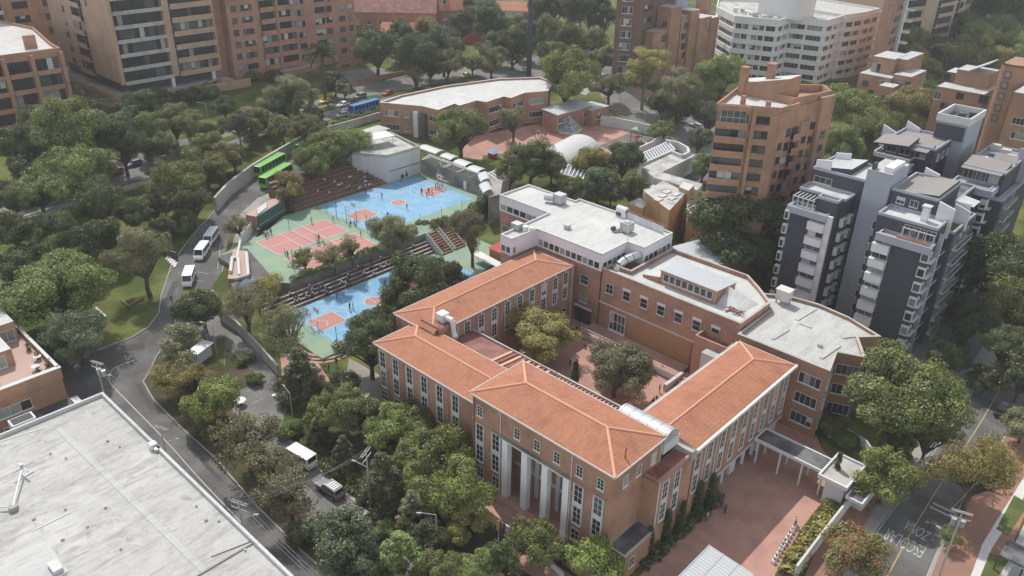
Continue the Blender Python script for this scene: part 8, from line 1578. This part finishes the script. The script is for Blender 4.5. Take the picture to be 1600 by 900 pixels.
t = thing('mast', 'very tall dark lattice-like mast beyond the curved school', 'mast', G(826, 118)); g = t.location; m = MB(); m.tube(g, g+Vector((0, 0, 62)), 1.0, 'slate_paint', .75, 10); m.build('pole', t)
POLES = {}
def utility(key, base, hh, rz, label, arms=2, transf=False, lampd=None, z=None):
    g = G(*base) if z is None else P(*base, z); t = thing('utility_pole', label, 'utility pole', g, 'utility poles'); m = MB(); m.tube(g-Vector((0, 0, .5)), g+Vector((0, 0, hh)), .14, 'pole_concrete', .09, 8); m.build('pole', t)
    d = Vector((math.cos(rz), math.sin(rz), 0)); n = Vector((-d.y, d.x, 0)); ends = []
    for k in range(arms):
        zz = hh-.2-.9*k; m = MB(); m.box(g.x, g.y, g.z+zz, 2.4, .1, .1, 'pole_concrete', rz)
        if k == 0: m.box(g.x+n.x*.3, g.y+n.y*.3, g.z+zz, 2.4, .09, .09, 'pole_concrete', rz)
        m.build('crossarm', t)
        for u in (-1.15, 0, 1.15): q = g+d*u+Vector((0, 0, zz+.3)); m = MB(); m.tube(q-Vector((0, 0, .2)), q, .045, 'concrete'); m.build('insulator', t); ends.append(q)
    if transf:
        for s in (-.5, .5): m = MB(); c = g+d*s+n*.45; m.tube((c.x, c.y, g.z+hh-2.6), (c.x, c.y, g.z+hh-1.6), .32, 'galvanised', n=10); m.build('transformer', t)
    if lampd is not None:
        l = Vector((math.cos(lampd), math.sin(lampd), 0)); e = g+Vector((0, 0, hh-2))+l*1.9; m = MB(); m.tube(g+Vector((0, 0, hh-2.6)), e, .05, 'galvanised'); m.build('lamp_arm', t); m = MB(); m.box(e.x, e.y, e.z-.05, .6, .2, .12, 'concrete', lampd); m.build('lamp_head', t)
    POLES[key] = ends
def gz(px, py, z):      # foot of a pole whose top is seen at a pixel and at height z
    p = P(px, py, z); return p
def utop(key, top, ztop, rz, label, **k):
    p = P(*top, ztop); g = h(p.x); POLES[key] = None
    t_px = None; gg = Vector((p.x, p.y, g)); 
    global G; _G = G; G = lambda *a: gg
    try: utility(key, (0, 0), ztop-g, rz, label, **k)
    finally: G = _G
utop('a', (150, 566), 10.5, .35, 'utility pole with wide crossarms and transformers at the street junction', transf=True, lampd=.5); utop('b', (372, 785), 10, .35, 'utility pole with a lamp rising beside the big stained roof', lampd=.8); utop('c', (572, 706), 10.5, 2.0, 'utility pole with doubled crossarms among the front garden trees', lampd=3.6); utop('d', (1504, 800), 9.6, .3, 'concrete utility pole with crossarms on the right-hand brick pavement', transf=True); utop('e', (250, 668), 9.5, .35, 'utility pole with a lamp between the junction and the big stained roof', arms=1, lampd=.8)
def cable(label, pts, sag=.5, r=.025):
    m = MB()
    for a, b in zip(pts, pts[1:]):
        n = 10; q = [a.lerp(b, i/n)-Vector((0, 0, sag*4*(i/n)*(1-i/n))) for i in range(n+1)]
        for s, e in zip(q, q[1:]): m.tube(s, e, r, 'wire', n=4, cap=False)
    tag(m.build('cable', org=tuple(pts[0])), label, 'cable', 'overhead cables')
for i, w in enumerate(('street', 'middle', 'roof')): cable('%s-side overhead cable running from the junction pole along the big stained roof' % w, [POLES['a'][i], POLES['e'][i], POLES['b'][i], POLES['b'][i]+Vector((30, 0, 0))])
for i, w in enumerate(('upper', 'middle', 'lower')): cable('%s overhead cable crossing the service lane to the garden pole' % w, [POLES['b'][i], POLES['c'][i]], 1.0)
cable('overhead cable leading off from the right-hand pavement pole', [POLES['d'][0], POLES['d'][0]+Vector((4, 60, -1))], 1.2)
# pots along the forecourt planting
for k in range(11):
    a, b = G(1208, 880), G(1243, 822); c = a.lerp(b, k/10); t = thing('planter', 'white square planter in the row along the sunny edge of the forecourt', 'planter', c, 'white planters'); m = MB(); m.box(c.x, c.y, c.z+.05, .5, .5, .5, 'white_paint'); m.build('pot', t); m = MB(); 
    for j in range(5): m.tube((c.x, c.y, c.z+.5), (c.x+rnd.uniform(-.3, .3), c.y+rnd.uniform(-.3, .3), c.z+.9), .06, 'grass', .01)
    m.build('plant', t)
# flags and kiosk
g = P(779, 850, 0); t = thing('flags', 'yellow, red and blue flags hanging by the entrance garden', 'flag', g); m = MB(); m.tube(g, g+Vector((0, 0, 4.2)), .05, 'white_paint'); m.build('pole', t)
for k, c in enumerate(('flag_yellow', 'flag_red', 'flag_blue')):
    x = g.x-.5+.5*k; y = g.y+.12*k; m = MB(); n = 5
    for i in range(n): m.quad((x+.1*i, y+.06*math.sin(i*2), g.z+4), (x+.1*(i+1), y+.06*math.sin(i*2+2), g.z+4), (x+.1*(i+1)*.8, y+.06*math.sin(i*2+2), g.z+2.2), (x+.1*i*.8, y+.06*math.sin(i*2), g.z+2.2), c)
    m.build('banner', t)
g = G(316, 560); t = thing('guard_kiosk', 'white flat-roofed kiosk between the junction trees and the flower bed', 'kiosk', g); m = MB(); m.box(g.x, g.y, g.z, 1.8, 3.2, 2.2, 'grey_white_panel', .4); m.build('wall', t); m = MB(); m.box(g.x, g.y, g.z+2.2, 2.4, 4.4, .15, 'white_paint', .4); m.build('roof', t)
for px, py, lb in ((376, 633, 'round white parasol table in the car park near the fresh green tree'), (428, 618, 'small white drain cover on the service lane near the pyramid-shaped tree')):
    g = G(px, py); z = g.z+(.95 if 'table' in lb else .05); t = thing('garden_table' if 'table' in lb else 'manhole_cover', lb, 'table' if 'table' in lb else 'manhole', g); m = MB(); m.tube((g.x, g.y, z), (g.x, g.y, z+.06), .95 if 'table' in lb else .35, 'white_paint', n=14); m.build('top', t)
    if 'table' in lb: m = MB(); m.tube(g, (g.x, g.y, z), .06, 'steel_dark'); m.build('leg', t)
# brick terraces with fat pipes beside the upper court
g = G(372, 415); t = thing('brick_terraces', 'stepped red brick planting terraces with pale rounded walls beside the footpath', 'terrace', g)
q = [P(356, 438, 5), P(388, 440, 5), P(386, 395, 5), P(365, 392, 5)]; m = MB(); m.prism([tuple(v[:2]) for v in q], 2, 5.4, 'brick', 'terracotta_floor'); m.build('wall', t)
for a, b in (((360, 425), (363, 402)), ((363, 402), (372, 404)), ((372, 404), (374, 430)), ((385, 395), (388, 430)), ((388, 430), (366, 436))):
    a, b = P(*a, 5.8), P(*b, 5.8); m = MB(); m.tube(a, b, .35, 'concrete_light', n=8); m.build('rounded_wall', t)
g = P(386, 447, 4); t = thing('tarpaulin', 'blue and white tarpaulin roof below the brick terraces', 'tarpaulin', g); m = MB(); m.add([(g.x-2, g.y-2.4, 4.6), (g.x+2.4, g.y-2.4, 4.2), (g.x+2.4, g.y+2.4, 4.2), (g.x-2, g.y+2.4, 4.6), (g.x, g.y, 5.6)], [(0, 1, 4), (1, 2, 4), (2, 3, 4), (3, 0, 4), (3, 2, 1, 0)], 'blue_tarp'); m.build('sheet', t); m = MB(); m.prism(rect(g.x-1.6, g.y-2, g.x+2, g.y+2), 1, 4.15, 'concrete_light'); m.build('wall', t)
t = thing('sandpit', 'small timber-edged play area with a white tube in the sunny part of the park', 'sandpit', G(200, 478)); p = [G(x, y) for x, y in ((190, 470), (200, 480), (225, 466), (246, 470), (246, 492), (222, 505))]; m = MB()
for a, b in zip(p[:3], p[1:3]): m.wall(a[:2], b[:2], .3, a.z-.1, a.z+.4, 'timber')
a, b = G(150, 482), G(166, 497); m.wall(a[:2], b[:2], .3, a.z-.1, a.z+.3, 'concrete_light'); m.build('edging', t)
g = G(268, 402); t = thing('park_steps', 'dark railing and pale steps from the park down to the street kerb', 'steps', g); a, b = G(258, 397), G(277, 405); m = MB(); m.wall(a[:2], b[:2], .4, a.z-.2, a.z+1.3, 'dark_frame'); m.build('railing', t)
for k in range(5): a = G(262+3*k, 403+3*k); m = MB(); m.box(a.x, a.y, a.z, .5, 2.2, .25, 'concrete_light', .9); m.build('step', t)
g = G(1580, 862); t = thing('garage_roof', 'dark flat garage cover beside the right-hand lawns', 'roof', g); m = MB(); p = XY([(1562, 866), (1576, 842), (1612, 860), (1600, 885)], 1.4); m.prism(p, 1.1, 1.35, 'dark_roof'); m.build('roof', t); m = MB()
for q in p: m.box(q[0], q[1], h(q[0])-.2, .2, .2, 2.5, 'steel_dark')
m.build("frame", t)
# ================================================================ haze
m = MB(); m.box(0, 0, -6.5, 3100, 3100, 90, 'white_paint'); hz = m.build('haze'); hz.data.materials.clear()
vm = bpy.data.materials.new('haze_air'); vm.use_nodes = True; n = vm.node_tree; n.nodes.remove(n.nodes['Principled BSDF'])
pv = n.nodes.new('ShaderNodeVolumePrincipled'); pv.inputs['Density'].default_value = HAZE; pv.inputs['Color'].default_value = (.95, .96, .97, 1); pv.inputs['Anisotropy'].default_value = .0
n.links.new(pv.outputs[0], n.nodes['Material Output'].inputs['Volume']); hz.data.materials.append(vm); tag(hz, kind='stuff')
